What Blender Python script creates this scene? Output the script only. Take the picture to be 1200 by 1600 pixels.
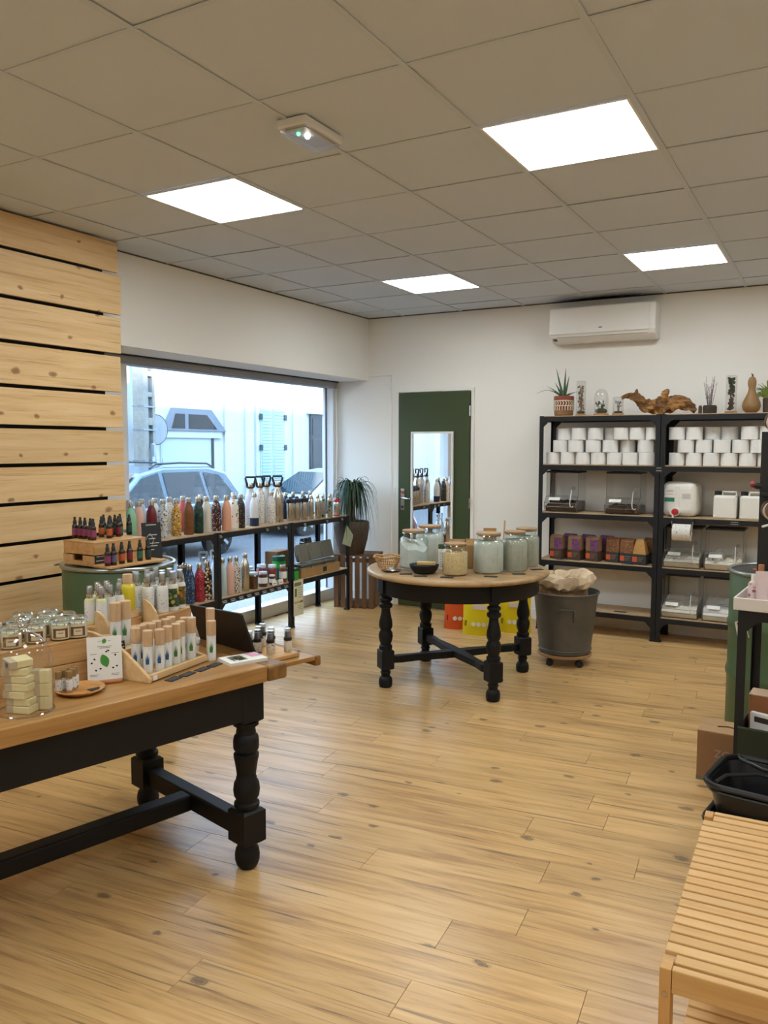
import bpy, bmesh, math, random
from mathutils import Matrix, Vector, Euler
random.seed(7)
PI = math.pi
scene = bpy.context.scene
for o in list(bpy.data.objects):
    bpy.data.objects.remove(o)
COL = scene.collection

# ------------------------------------------------------------------ camera
cam_data = bpy.data.cameras.new('camera')
cam = bpy.data.objects.new('camera', cam_data)
COL.objects.link(cam)
YAW, PITCH, ROLL = -0.50977, -0.079396, 0.002285
_f = Vector((math.sin(YAW)*math.cos(PITCH), math.cos(YAW)*math.cos(PITCH), math.sin(PITCH)))
_r = Vector((math.cos(YAW), -math.sin(YAW), 0.0))
_u = _r.cross(_f)
_r2 = _r*math.cos(ROLL) + _u*math.sin(ROLL)
_u2 = -_r*math.sin(ROLL) + _u*math.cos(ROLL)
cam.matrix_world = Matrix(((_r2.x, _u2.x, -_f.x, 0.0), (_r2.y, _u2.y, -_f.y, 0.0), (_r2.z, _u2.z, -_f.z, 1.54), (0, 0, 0, 1)))
cam_data.sensor_fit = 'VERTICAL'
cam_data.sensor_height = 24.0
cam_data.lens = 1277.1/1600*24.0
cam_data.clip_start = 0.05
scene.camera = cam

# ------------------------------------------------------------------ light, sky, exposure
PANEL_STRENGTH = 18.0
PANEL_COLOR = (0.90, 0.97, 1.0)
SKY_STRENGTH = 9.0
SKY_COLOR = (0.47, 0.70, 1.0)
SUN_STRENGTH = 14.0
world = bpy.data.worlds.new('sky')
scene.world = world
world.use_nodes = True
_bg = world.node_tree.nodes['Background']
_bg.inputs[0].default_value = (*SKY_COLOR, 1)
_bg.inputs[1].default_value = SKY_STRENGTH
_sd = bpy.data.lights.new('sun', 'SUN')
_sd.energy = SUN_STRENGTH
_sd.angle = math.radians(3.0)
_sd.color = (1.0, 0.95, 0.86)
_so = bpy.data.objects.new('sun', _sd)
COL.objects.link(_so)
_so.rotation_euler = Vector((-0.90, 0.12, -0.40)).to_track_quat('-Z', 'Y').to_euler()
vs = scene.view_settings
vs.view_transform = 'Standard'
vs.look = 'None'
vs.exposure = 0.0
vs.gamma = 1.0
vs.use_curve_mapping = False
try:
    scene.cycles.use_denoising = True
    scene.cycles.max_bounces = 8
    scene.cycles.diffuse_bounces = 4
    scene.cycles.glossy_bounces = 4
    scene.cycles.transparent_max_bounces = 24
    scene.cycles.transmission_bounces = 6
    scene.cycles.caustics_reflective = False
    scene.cycles.caustics_refractive = False
    scene.cycles.sample_clamp_indirect = 6.0
except Exception:
    pass

# ------------------------------------------------------------------ colour and materials
def lin(c):
    return c/12.92 if c <= 0.04045 else ((c+0.055)/1.055)**2.4
def hx(h):
    h = h.lstrip('#')
    return tuple(lin(int(h[i:i+2], 16)/255) for i in (0, 2, 4))

MATS = {}
def new_mat(name):
    m = bpy.data.materials.new(name)
    m.use_nodes = True
    nt = m.node_tree
    return m, nt, nt.nodes['Principled BSDF']

def mat(name, col, rough=0.5, metal=0.0, spec=0.5, bump=0.0, bump_scale=60.0, var=0.0, var_scale=8.0, coat=0.0):
    """plain surface with optional fine noise in colour and relief"""
    if name in MATS:
        return MATS[name]
    m, nt, b = new_mat(name)
    c = hx(col) if isinstance(col, str) else col
    b.inputs['Base Color'].default_value = (*c, 1)
    b.inputs['Roughness'].default_value = rough
    b.inputs['Metallic'].default_value = metal
    b.inputs['Specular IOR Level'].default_value = spec
    b.inputs['Coat Weight'].default_value = coat
    if bump or var:
        tc = nt.nodes.new('ShaderNodeTexCoord')
        if var:
            n = nt.nodes.new('ShaderNodeTexNoise')
            n.inputs['Scale'].default_value = var_scale
            n.inputs['Detail'].default_value = 5
            nt.links.new(tc.outputs['Object'], n.inputs['Vector'])
            mr = nt.nodes.new('ShaderNodeMapRange')
            mr.inputs[1].default_value = 0.3; mr.inputs[2].default_value = 0.7
            mr.inputs[3].default_value = 1-var; mr.inputs[4].default_value = 1+var
            nt.links.new(n.outputs[0], mr.inputs[0])
            mx = nt.nodes.new('ShaderNodeVectorMath'); mx.operation = 'SCALE'
            mx.inputs[0].default_value = c
            nt.links.new(mr.outputs[0], mx.inputs['Scale'])
            nt.links.new(mx.outputs[0], b.inputs['Base Color'])
        if bump:
            n2 = nt.nodes.new('ShaderNodeTexNoise')
            n2.inputs['Scale'].default_value = bump_scale
            n2.inputs['Detail'].default_value = 4
            nt.links.new(tc.outputs['Object'], n2.inputs['Vector'])
            bp = nt.nodes.new('ShaderNodeBump')
            bp.inputs['Strength'].default_value = bump
            bp.inputs['Distance'].default_value = 0.004
            nt.links.new(n2.outputs[0], bp.inputs['Height'])
            nt.links.new(bp.outputs[0], b.inputs['Normal'])
    MATS[name] = m
    return m

def emit(name, col, strength):
    if name in MATS:
        return MATS[name]
    m, nt, b = new_mat(name)
    b.inputs['Base Color'].default_value = (0.8, 0.8, 0.8, 1)
    b.inputs['Emission Color'].default_value = (*col, 1)
    b.inputs['Emission Strength'].default_value = strength
    MATS[name] = m
    return m

def glass(name, tint=(1, 1, 1), gloss=0.06, rough=0.02):
    """thin clear glass: lets light straight through with a facing-angle reflection"""
    if name in MATS:
        return MATS[name]
    m = bpy.data.materials.new(name)
    m.use_nodes = True
    nt = m.node_tree
    nt.nodes.clear()
    out = nt.nodes.new('ShaderNodeOutputMaterial')
    tr = nt.nodes.new('ShaderNodeBsdfTransparent'); tr.inputs[0].default_value = (*tint, 1)
    gl = nt.nodes.new('ShaderNodeBsdfGlossy'); gl.inputs['Roughness'].default_value = rough
    lw = nt.nodes.new('ShaderNodeLayerWeight'); lw.inputs['Blend'].default_value = 0.35
    mr = nt.nodes.new('ShaderNodeMapRange')
    mr.inputs[3].default_value = gloss; mr.inputs[4].default_value = min(1, gloss+0.65)
    mx = nt.nodes.new('ShaderNodeMixShader')
    pw = nt.nodes.new('ShaderNodeMath'); pw.operation = 'POWER'; pw.inputs[1].default_value = 2.2
    nt.links.new(lw.outputs['Facing'], pw.inputs[0])
    nt.links.new(pw.outputs[0], mr.inputs[0])
    nt.links.new(mr.outputs[0], mx.inputs[0])
    nt.links.new(tr.outputs[0], mx.inputs[1])
    nt.links.new(gl.outputs[0], mx.inputs[2])
    nt.links.new(mx.outputs[0], out.inputs[0])
    MATS[name] = m
    return m

def wood(name, c1, c2, c3, axis=0, grain=28.0, stretch=14.0, rough=0.45, knots=0.0, knot_col='#6b4a2c', knot_scale=2.6, spec=0.4, bump=0.12, tone=0.10, streak=0.0, streak_col='#4a3a28', coat=0.0, cross=None, knot_keep=0.55, knot_r=0.10, lines=0.0, line_scale=2.4):
    """wood with grain along one local axis; every object gets its own cut of the grain"""
    if name in MATS:
        return MATS[name]
    m, nt, b = new_mat(name)
    N, L = nt.nodes, nt.links
    tc = N.new('ShaderNodeTexCoord')
    oi = N.new('ShaderNodeObjectInfo')
    off = N.new('ShaderNodeVectorMath'); off.operation = 'SCALE'
    cmb = N.new('ShaderNodeCombineXYZ')
    L.new(oi.outputs['Random'], cmb.inputs[0]); L.new(oi.outputs['Random'], cmb.inputs[1]); L.new(oi.outputs['Random'], cmb.inputs[2])
    L.new(cmb.outputs[0], off.inputs[0]); off.inputs['Scale'].default_value = 37.0
    add = N.new('ShaderNodeVectorMath'); add.operation = 'ADD'
    L.new(tc.outputs['Object'], add.inputs[0]); L.new(off.outputs[0], add.inputs[1])
    def scaled(sa, so_):
        mp = N.new('ShaderNodeMapping')
        s = [so_, so_, so_]; s[axis] = sa
        mp.inputs['Scale'].default_value = s
        L.new(add.outputs[0], mp.inputs['Vector'])
        return mp
    mp = scaled(grain/stretch, grain)
    n1 = N.new('ShaderNodeTexNoise'); n1.inputs['Scale'].default_value = 1.0; n1.inputs['Detail'].default_value = 8; n1.inputs['Roughness'].default_value = 0.62; n1.inputs['Distortion'].default_value = 0.6
    L.new(mp.outputs[0], n1.inputs['Vector'])
    cr = N.new('ShaderNodeValToRGB')
    cr.color_ramp.elements[0].position = 0.30; cr.color_ramp.elements[0].color = (*hx(c3), 1)
    cr.color_ramp.elements[1].position = 0.72; cr.color_ramp.elements[1].color = (*hx(c1), 1)
    e = cr.color_ramp.elements.new(0.50); e.color = (*hx(c2), 1)
    L.new(n1.outputs[0], cr.inputs[0])
    colr = cr.outputs[0]
    if streak > 0:
        mp3 = scaled(grain/stretch*0.45, grain*0.9)
        n3 = N.new('ShaderNodeTexNoise'); n3.inputs['Scale'].default_value = 1.0; n3.inputs['Detail'].default_value = 6; n3.inputs['Distortion'].default_value = 1.2; n3.inputs['Roughness'].default_value = 0.7
        L.new(mp3.outputs[0], n3.inputs['Vector'])
        r3 = N.new('ShaderNodeMapRange'); r3.inputs[1].default_value = 0.58; r3.inputs[2].default_value = 0.74; r3.inputs[3].default_value = 0.0; r3.inputs[4].default_value = streak
        L.new(n3.outputs[0], r3.inputs[0])
        m3 = N.new('ShaderNodeMixRGB'); m3.inputs[2].default_value = (*hx(streak_col), 1)
        L.new(r3.outputs[0], m3.inputs[0]); L.new(colr, m3.inputs[1])
        colr = m3.outputs[0]
    if cross is None:
        cross = 1 if axis == 0 else (2 if axis == 1 else 0)
    sepx = N.new('ShaderNodeSeparateXYZ'); L.new(add.outputs[0], sepx.inputs[0])
    if lines > 0:
        # fine dark pores and cracks running with the grain
        mpl = N.new('ShaderNodeMapping'); sl = [grain*line_scale]*3; sl[axis] = grain*line_scale*0.03
        mpl.inputs['Scale'].default_value = sl
        L.new(add.outputs[0], mpl.inputs['Vector'])
        nl = N.new('ShaderNodeTexNoise'); nl.inputs['Scale'].default_value = 1.0; nl.inputs['Detail'].default_value = 3; nl.inputs['Distortion'].default_value = 0.4
        L.new(mpl.outputs[0], nl.inputs['Vector'])
        rl_ = N.new('ShaderNodeMapRange'); rl_.inputs[1].default_value = 0.60; rl_.inputs[2].default_value = 0.72; rl_.inputs[3].default_value = 0.0; rl_.inputs[4].default_value = lines
        L.new(nl.outputs[0], rl_.inputs[0])
        ml = N.new('ShaderNodeMixRGB'); ml.inputs[2].default_value = (*hx(knot_col), 1)
        L.new(rl_.outputs[0], ml.inputs[0]); L.new(colr, ml.inputs[1])
        colr = ml.outputs[0]
    if knots > 0:
        cmk = N.new('ShaderNodeCombineXYZ')
        L.new(sepx.outputs[axis], cmk.inputs[0]); L.new(sepx.outputs[cross], cmk.inputs[1])
        mpk = N.new('ShaderNodeMapping'); mpk.inputs['Scale'].default_value = (knot_scale*0.6, knot_scale, 1)
        L.new(cmk.outputs[0], mpk.inputs['Vector'])
        dn = N.new('ShaderNodeTexNoise'); dn.inputs['Scale'].default_value = 26.0; dn.inputs['Detail'].default_value = 2
        L.new(cmk.outputs[0], dn.inputs['Vector'])
        sc2 = N.new('ShaderNodeVectorMath'); sc2.operation = 'SCALE'; sc2.inputs['Scale'].default_value = 0.14
        L.new(dn.outputs['Color'], sc2.inputs[0])
        ad2 = N.new('ShaderNodeVectorMath'); ad2.operation = 'ADD'
        L.new(mpk.outputs[0], ad2.inputs[0]); L.new(sc2.outputs[0], ad2.inputs[1])
        vo = N.new('ShaderNodeTexVoronoi'); vo.voronoi_dimensions = '2D'; vo.inputs['Scale'].default_value = 1.0; vo.inputs['Randomness'].default_value = 1.0
        L.new(ad2.outputs[0], vo.inputs['Vector'])
        spc = N.new('ShaderNodeSeparateColor'); L.new(vo.outputs['Color'], spc.inputs[0])
        keep = N.new('ShaderNodeMath'); keep.operation = 'LESS_THAN'; keep.inputs[1].default_value = knot_keep
        L.new(spc.outputs[0], keep.inputs[0])
        szr = N.new('ShaderNodeMapRange'); szr.inputs[3].default_value = knot_r*0.45; szr.inputs[4].default_value = knot_r*1.3
        L.new(spc.outputs[1], szr.inputs[0])
        dv = N.new('ShaderNodeMath'); dv.operation = 'DIVIDE'
        L.new(vo.outputs['Distance'], dv.inputs[0]); L.new(szr.outputs[0], dv.inputs[1])
        kr = N.new('ShaderNodeValToRGB')
        ke = kr.color_ramp.elements
        ke[0].position = 0.0; ke[0].color = (0.8, 0.8, 0.8, 1); ke[1].position = 1.0; ke[1].color = (0, 0, 0, 1)
        for pp, vv_ in ((0.30, 0.95), (0.42, 0.55), (0.55, 1.0), (0.68, 0.35)):
            e2 = ke.new(pp); e2.color = (vv_, vv_, vv_, 1)
        L.new(dv.outputs[0], kr.inputs[0])
        km = N.new('ShaderNodeMath'); km.operation = 'MULTIPLY'; L.new(kr.outputs[0], km.inputs[0]); L.new(keep.outputs[0], km.inputs[1])
        km2 = N.new('ShaderNodeMath'); km2.operation = 'MULTIPLY'; km2.inputs[1].default_value = knots; L.new(km.outputs[0], km2.inputs[0])
        m2 = N.new('ShaderNodeMixRGB'); m2.inputs[2].default_value = (*hx(knot_col), 1)
        L.new(km2.outputs[0], m2.inputs[0]); L.new(colr, m2.inputs[1])
        colr = m2.outputs[0]
    # each piece a little lighter or darker
    tr = N.new('ShaderNodeMapRange'); tr.inputs[3].default_value = 1-tone; tr.inputs[4].default_value = 1+tone
    L.new(oi.outputs['Random'], tr.inputs[0])
    ts = N.new('ShaderNodeVectorMath'); ts.operation = 'SCALE'
    L.new(colr, ts.inputs[0]); L.new(tr.outputs[0], ts.inputs['Scale'])
    L.new(ts.outputs[0], b.inputs['Base Color'])
    b.inputs['Roughness'].default_value = rough
    b.inputs['Specular IOR Level'].default_value = spec
    b.inputs['Coat Weight'].default_value = coat
    if bump:
        bp = N.new('ShaderNodeBump'); bp.inputs['Strength'].default_value = bump; bp.inputs['Distance'].default_value = 0.002
        L.new(n1.outputs[0], bp.inputs['Height']); L.new(bp.outputs[0], b.inputs['Normal'])
    MATS[name] = m
    return m

def pattern(name, base, cols, scale=60.0, thr=0.5, rough=0.4, metal=0.0):
    """printed all-over pattern: coloured cells scattered on a base colour"""
    if name in MATS:
        return MATS[name]
    m, nt, b = new_mat(name)
    N, L = nt.nodes, nt.links
    tc = N.new('ShaderNodeTexCoord')
    oi = N.new('ShaderNodeObjectInfo')
    ad = N.new('ShaderNodeVectorMath'); ad.operation = 'ADD'
    L.new(tc.outputs['Object'], ad.inputs[0]); L.new(oi.outputs['Random'], ad.inputs[1])
    vo = N.new('ShaderNodeTexVoronoi'); vo.inputs['Scale'].default_value = scale
    L.new(ad.outputs[0], vo.inputs['Vector'])
    sp = N.new('ShaderNodeSeparateColor'); L.new(vo.outputs['Color'], sp.inputs[0])
    cr = N.new('ShaderNodeValToRGB'); cr.color_ramp.interpolation = 'CONSTANT'
    els = cr.color_ramp.elements
    n = len(cols)
    els[0].position = 0.0; els[0].color = (*hx(cols[0]), 1)
    els[1].position = 1.0/n; els[1].color = (*hx(cols[1 % n]), 1)
    for i in range(2, n):
        e = els.new(i/n); e.color = (*hx(cols[i]), 1)
    L.new(sp.outputs[0], cr.inputs[0])
    lt = N.new('ShaderNodeMath'); lt.operation = 'LESS_THAN'; lt.inputs[1].default_value = thr
    L.new(vo.outputs['Distance'], lt.inputs[0])
    mx = N.new('ShaderNodeMixRGB'); mx.inputs[1].default_value = (*hx(base), 1)
    L.new(lt.outputs[0], mx.inputs[0]); L.new(cr.outputs[0], mx.inputs[2])
    L.new(mx.outputs[0], b.inputs['Base Color'])
    b.inputs['Roughness'].default_value = rough
    b.inputs['Metallic'].default_value = metal
    MATS[name] = m
    return m

# ------------------------------------------------------------------ mesh helpers
class MB:
    """collects shapes and links them as one mesh object"""
    def __init__(self):
        self.v, self.f, self.m, self.s = [], [], [], []
        self.T = Matrix.Identity(4)
    def add(self, verts, faces, mi=0, smooth=False):
        o = len(self.v)
        T = self.T
        self.v += [tuple(T @ Vector(p)) for p in verts]
        flip = T.determinant() < 0
        for f in faces:
            g = [i+o for i in f]
            self.f.append(g[::-1] if flip else g); self.m.append(mi); self.s.append(smooth)
        return self
    def box(self, x0, x1, y0, y1, z0, z1, mi=0):
        v = [(x0, y0, z0), (x1, y0, z0), (x1, y1, z0), (x0, y1, z0), (x0, y0, z1), (x1, y0, z1), (x1, y1, z1), (x0, y1, z1)]
        return self.add(v, [(0, 3, 2, 1), (4, 5, 6, 7), (0, 1, 5, 4), (1, 2, 6, 5), (2, 3, 7, 6), (3, 0, 4, 7)], mi)
    def cbox(self, cx, cy, cz, sx, sy, sz, mi=0):
        return self.box(cx-sx/2, cx+sx/2, cy-sy/2, cy+sy/2, cz-sz/2, cz+sz/2, mi)
    def lathe(self, prof, seg=24, cx=0, cy=0, cz=0, mi=0, smooth=True, sx=1.0, sy=1.0):
        verts, faces, rings = [], [], []
        for r, z in prof:
            if r <= 1e-6:
                rings.append([len(verts)]); verts.append((cx, cy, cz+z))
            else:
                st = len(verts)
                for k in range(seg):
                    a = 2*PI*k/seg
                    verts.append((cx+r*sx*math.cos(a), cy+r*sy*math.sin(a), cz+z))
                rings.append(list(range(st, st+seg)))
        for A, B in zip(rings, rings[1:]):
            if len(A) == 1 and len(B) == 1:
                continue
            for k in range(seg):
                k2 = (k+1) % seg
                if len(A) == 1:
                    faces.append((A[0], B[k2], B[k]))
                elif len(B) == 1:
                    faces.append((A[k], A[k2], B[0]))
                else:
                    faces.append((A[k], A[k2], B[k2], B[k]))
        return self.add(verts, faces, mi, smooth)
    def cyl(self, cx, cy, z0, z1, r, seg=20, mi=0, r2=None, smooth=True):
        r2 = r if r2 is None else r2
        self.lathe([(r, z0), (r2, z1)], seg, cx, cy, 0, mi, smooth)
        self.disc(cx, cy, z0, r, seg, mi, False)
        return self.disc(cx, cy, z1, r2, seg, mi, True)
    def disc(self, cx, cy, z, r, seg=20, mi=0, up=True):
        v = [(cx+r*math.cos(2*PI*k/seg), cy+r*math.sin(2*PI*k/seg), z) for k in range(seg)]
        f = tuple(range(seg))
        return self.add(v, [f if up else f[::-1]], mi)
    def tube(self, pts, r, seg=8, mi=0, caps=True, closed=False, smooth=True):
        pts = [Vector(p) for p in pts]
        n = len(pts)
        rad = r if isinstance(r, (list, tuple)) else [r]*n
        verts, faces = [], []
        prev = None
        for i, p in enumerate(pts):
            a = pts[(i-1) % n] if (closed or i > 0) else p
            c = pts[(i+1) % n] if (closed or i < n-1) else p
            d = (c-a)
            d = d.normalized() if d.length > 1e-9 else Vector((0, 0, 1))
            if prev is None:
                up = Vector((0, 0, 1)) if abs(d.z) < 0.9 else Vector((1, 0, 0))
                x = d.cross(up).normalized()
            else:
                x = (prev - d*prev.dot(d))
                x = x.normalized() if x.length > 1e-6 else d.orthogonal().normalized()
            prev = x
            y = d.cross(x)
            for k in range(seg):
                t = 2*PI*k/seg
                verts.append(p + (x*math.cos(t)+y*math.sin(t))*rad[i])
        for i in range(n if closed else n-1):
            j = (i+1) % n
            for k in range(seg):
                k2 = (k+1) % seg
                faces.append((i*seg+k, i*seg+k2, j*seg+k2, j*seg+k))
        if caps and not closed:
            faces.append(tuple(range(seg))[::-1])
            faces.append(tuple(range((n-1)*seg, n*seg)))
        return self.add(verts, faces, mi, smooth)
    def prism(self, poly, z0, z1, mi=0):
        """polygon in xy, extruded in z"""
        n = len(poly)
        ar = sum(poly[i][0]*poly[(i+1) % n][1]-poly[(i+1) % n][0]*poly[i][1] for i in range(n))
        if ar < 0:
            poly = poly[::-1]
        v = [(x, y, z0) for x, y in poly]+[(x, y, z1) for x, y in poly]
        f = [tuple(range(n))[::-1], tuple(range(n, 2*n))]
        for i in range(n):
            j = (i+1) % n
            f.append((i, j, n+j, n+i))
        return self.add(v, f, mi)
    def quad(self, a, b, c, d, mi=0):
        return self.add([a, b, c, d], [(0, 1, 2, 3)], mi)
    def ball(self, cx, cy, cz, r, seg=16, rows=10, mi=0, sz=1.0, sx=1.0, sy=1.0):
        prof = [(r*math.sin(PI*i/rows), -r*sz*math.cos(PI*i/rows)) for i in range(rows+1)]
        prof[0] = (0, prof[0][1]); prof[-1] = (0, prof[-1][1])
        return self.lathe(prof, seg, cx, cy, cz, mi, True, sx, sy)
    def mesh(self, name, mats):
        me = bpy.data.meshes.new(name)
        me.from_pydata(self.v, [], self.f)
        for m in (mats if isinstance(mats, (list, tuple)) else [mats]):
            me.materials.append(m)
        me.polygons.foreach_set('material_index', self.m)
        me.polygons.foreach_set('use_smooth', self.s)
        me.update()
        if any(self.s):
            me.set_sharp_from_angle(angle=math.radians(38))
        return me
    def build(self, name, mats, parent=None, loc=(0, 0, 0), rz=0.0, bev=0.0, seg=2, rot=None):
        return link(name, self.mesh(name, mats), parent, loc, rz, bev, seg, rot)

def link(name, me, parent=None, loc=(0, 0, 0), rz=0.0, bev=0.0, seg=2, rot=None):
    o = bpy.data.objects.new(name, me)
    COL.objects.link(o)
    o.parent = parent
    o.location = loc
    o.rotation_euler = rot if rot is not None else (0, 0, rz)
    if bev:
        md = o.modifiers.new('edge', 'BEVEL')
        md.width = bev; md.segments = seg; md.limit_method = 'ANGLE'; md.angle_limit = math.radians(40)
    return o

def tag(o, label=None, cat=None, group=None, kind=None):
    if label: o['label'] = label
    if cat: o['category'] = cat
    if group: o['group'] = group
    if kind: o['kind'] = kind
    return o

def thing(name, label, cat, loc=(0, 0, 0), rz=0.0, group=None):
    o = bpy.data.objects.new(name, None)
    COL.objects.link(o)
    o.empty_display_size = 0.05
    o.location = loc; o.rotation_euler = (0, 0, rz)
    return tag(o, label, cat, group)

def root(name, kind='structure', loc=(0, 0, 0), rz=0.0):
    o = bpy.data.objects.new(name, None)
    COL.objects.link(o)
    o.location = loc; o.rotation_euler = (0, 0, rz)
    o['kind'] = kind
    return o

KIDS = {}
def dup(src, loc, rz=0.0, label=None):
    """a copy of a thing with copies of its parts and sub-parts (mesh data shared)"""
    def rec(o, parent):
        c = o.copy(); COL.objects.link(c); c.parent = parent
        for ch in [x for x in bpy.data.objects if x.parent is o]:
            rec(ch, c)
        return c
    c = rec(src, None)
    c.location = loc; c.rotation_euler = (0, 0, rz)
    if label: c['label'] = label
    return c

CACHE = {}
def cached(key, fn):
    if key not in CACHE:
        CACHE[key] = fn()
    return CACHE[key]

def text_mesh(name, body, size, material, depth=0.0006, align='CENTER'):
    cu = bpy.data.curves.new(name, 'FONT')
    cu.body = body; cu.size = size; cu.extrude = depth/2; cu.align_x = align; cu.align_y = 'CENTER'; cu.resolution_u = 2
    ob = bpy.data.objects.new(name, cu)
    COL.objects.link(ob)
    dg = bpy.context.evaluated_depsgraph_get()
    me = bpy.data.meshes.new_from_object(ob.evaluated_get(dg))
    bpy.data.objects.remove(ob)
    me.materials.clear(); me.materials.append(material)
    return me

ORD = ['first', 'second', 'third', 'fourth', 'fifth', 'sixth', 'seventh', 'eighth', 'ninth', 'tenth', 'eleventh', 'twelfth']

# shared materials
M_WALL = mat('wall_paint', '#eae6de', 0.85, bump=0.05, bump_scale=180)
M_CEIL = mat('ceiling_tile_board', (0.60, 0.66, 0.76), 0.92, bump=0.08, bump_scale=220)
M_RAIL = mat('ceiling_rail_paint', (0.56, 0.62, 0.70), 0.7)
M_BLACKP = mat('black_painted_wood', '#0f0f11', 0.55, spec=0.3, bump=0.1, bump_scale=40)
M_RACK = mat('black_rack_steel', '#14161a', 0.45, spec=0.4)
M_MDF = wood('rack_board', '#c3a683', '#b89a76', '#a88964', 0, 40, 3, 0.7, bump=0.05, tone=0.05)
M_STEEL = mat('brushed_steel', '#cbc5ba', 0.24, 1.0)
M_CHROME = mat('chrome', '#d8d8d8', 0.12, 1.0)
M_BLACK = mat('black_plastic', '#121214', 0.4)
M_WHITE = mat('white_plastic', '#e6e4df', 0.4)
M_PAPER = mat('white_paper', '#e8e5de', 0.8)
M_SLATE = mat('slate_black', '#202225', 0.7)
M_CHALK = mat('chalk_white', '#cfcdc6', 0.9)
M_GLASS = glass('clear_glass')
M_KRAFT = mat('kraft_paper', '#a8814f', 0.8, var=0.08, var_scale=20)
M_CARD = mat('cardboard', '#8d6846', 0.85, var=0.05)

# ================================================================== THE ROOM
XL, YB, ZC = -4.09, 7.0, 2.785
# ---- floor: sub-floor slab and laminate planks one by one
floor = root('floor')
M_FLOOR = wood('pine_laminate', '#deb981', '#cfa66c', '#a97f4e', 0, 22, 12, 0.31, knots=0.85, knot_col='#54422e', knot_scale=5.5, spec=0.55, bump=0.05, tone=0.09, streak=0.6, streak_col='#86694a', knot_keep=0.42, knot_r=0.11, lines=0.8, line_scale=2.6)
MB().box(-4.6, 2.7, -2.7, 7.0, -0.14, -0.012).build('subfloor', mat('plank_gap', '#5c4730', 0.9), floor)
FA = math.radians(5.0)
PW, PLN = 0.168, 1.29
plank_me = MB().box(0.0006, PLN-0.0006, 0.0006, PW-0.0006, -0.011, 0).mesh('plank', [M_FLOOR])
ux, uy = math.cos(FA), math.sin(FA)
rr = random.Random(3)
for k in range(-3, 46):
    off = rr.uniform(0, PLN)
    for j in range(-5, 3):
        s = j*PLN + off
        px = -1.5 + ux*s - uy*(k*PW)
        py = 0.45 + uy*s + ux*(k*PW)
        mx, my = px+ux*PLN/2, py+uy*PLN/2
        if mx < -5.0 or mx > 0.9 or my < 0.75 or my > 7.03:
            continue
        # keep to what the camera side of the room shows
        if math.atan2(mx, my) > math.radians(6) and my > 1.2 and mx > 0.75:
            continue
        cut = max(0.0, (-4.54-px)/ux)
        if cut > PLN-0.05:
            continue
        me_ = plank_me if cut == 0 else MB().box(cut, PLN-0.0006, 0.0006, PW-0.0006, -0.011, 0).mesh('plank', [M_FLOOR])
        link('plank', me_, floor, (px, py, 0), FA, 0.0008, 1)
MB().box(0.35, 2.7, -2.7, 7.0, -0.012, -0.0006).box(-4.6, 0.35, -2.7, 0.95, -0.012, -0.0006).build('floor_covering', M_FLOOR, floor)

# ---- walls
def struct(name, mb, m, bev=0.0, parent=None):
    o = mb.build(name, m, parent, bev=bev)
    if parent is None:
        o['kind'] = 'structure'
    return o
struct('wall_back', MB().box(-4.585, 2.9, 7.0, 7.2, -0.14, 3.0), M_WALL)
wl = MB().box(-4.75, XL, 3.6, 7.0, 2.19, 3.0)
wl.box(-4.75, XL, -2.9, 3.6, -0.14, 3.0)
struct('wall_left', wl, M_WALL)
struct('wall_right', MB().box(2.7, 2.9, -2.9, 7.0, -0.14, 3.0), M_WALL)
struct('wall_rear', MB().box(-4.09, 2.7, -2.9, -2.7, -0.14, 3.0), M_WALL)
struct('baseboard_back', MB().box(-4.46, -3.79, 6.985, 7.0, 0, 0.095).box(-2.93, 2.7, 6.985, 7.0, 0, 0.095), M_WHITE, 0.003)
# cable trunking on the back wall beside the door
struct('trim_1', MB().box(-4.085, -3.825, 6.988, 7.0, 2.226, 2.238).box(-3.837, -3.825, 6.988, 7.0, 0.095, 2.226), M_WALL, 0.002)

# ---- ceiling: slab, rails, tiles, light panels
ceiling = root('ceiling')
MB().box(-4.75, 2.9, -2.9, 7.2, 2.83, 3.0).build('ceiling_slab', M_CEIL, ceiling)
GX, GY, GS = -1.3063, 3.0598, 0.6
LIGHTS_IN = [(0, 0), (-3, 0), (0, 4), (-3, 4)]
LIGHTS_OUT = [(0, -4), (-3, -4), (3, 0), (3, 4), (3, -4), (0, -8), (-3, -8)]
def clampx(x): return min(max(x, XL), 2.7)
def clampy(y): return min(max(y, -2.7), YB)
tile_cache = {}
for i in range(-5, 7):
    for j in range(-10, 7):
        x0, x1 = clampx(GX+i*GS), clampx(GX+(i+1)*GS)
        y0, y1 = clampy(GY+j*GS), clampy(GY+(j+1)*GS)
        if x1-x0 < 0.03 or y1-y0 < 0.03 or (i, j) in LIGHTS_IN+LIGHTS_OUT:
            continue
        if j < -5 or i > 3:
            continue
        key = (round(x1-x0, 3), round(y1-y0, 3))
        if key not in tile_cache:
            w, h = key
            tile_cache[key] = MB().box(0.006, w-0.006, 0.006, h-0.006, 0, 0.015).mesh('ceiling_tile', [M_CEIL])
        t = link('ceiling_tile', tile_cache[key], ceiling, (x0, y0, ZC+0.004+rr.uniform(0, 0.0022)))
for i in range(-4, 7):
    x = GX+i*GS
    MB().box(x-0.012, x+0.012, -2.7, 7.0, ZC, ZC+0.003).box(x-0.003, x+0.003, -2.7, 7.0, ZC+0.003, ZC+0.045).build('ceiling_rail', M_RAIL, ceiling)
for j in range(-9, 7):
    y = GY+j*GS
    MB().box(XL, 2.7, y-0.008, y+0.008, ZC+0.001, ZC+0.0035).build('ceiling_cross_rail', M_RAIL, ceiling)
M_ANGLE = mat('edge_angle_shadow_gap', '#5a554d', 0.8)
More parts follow.
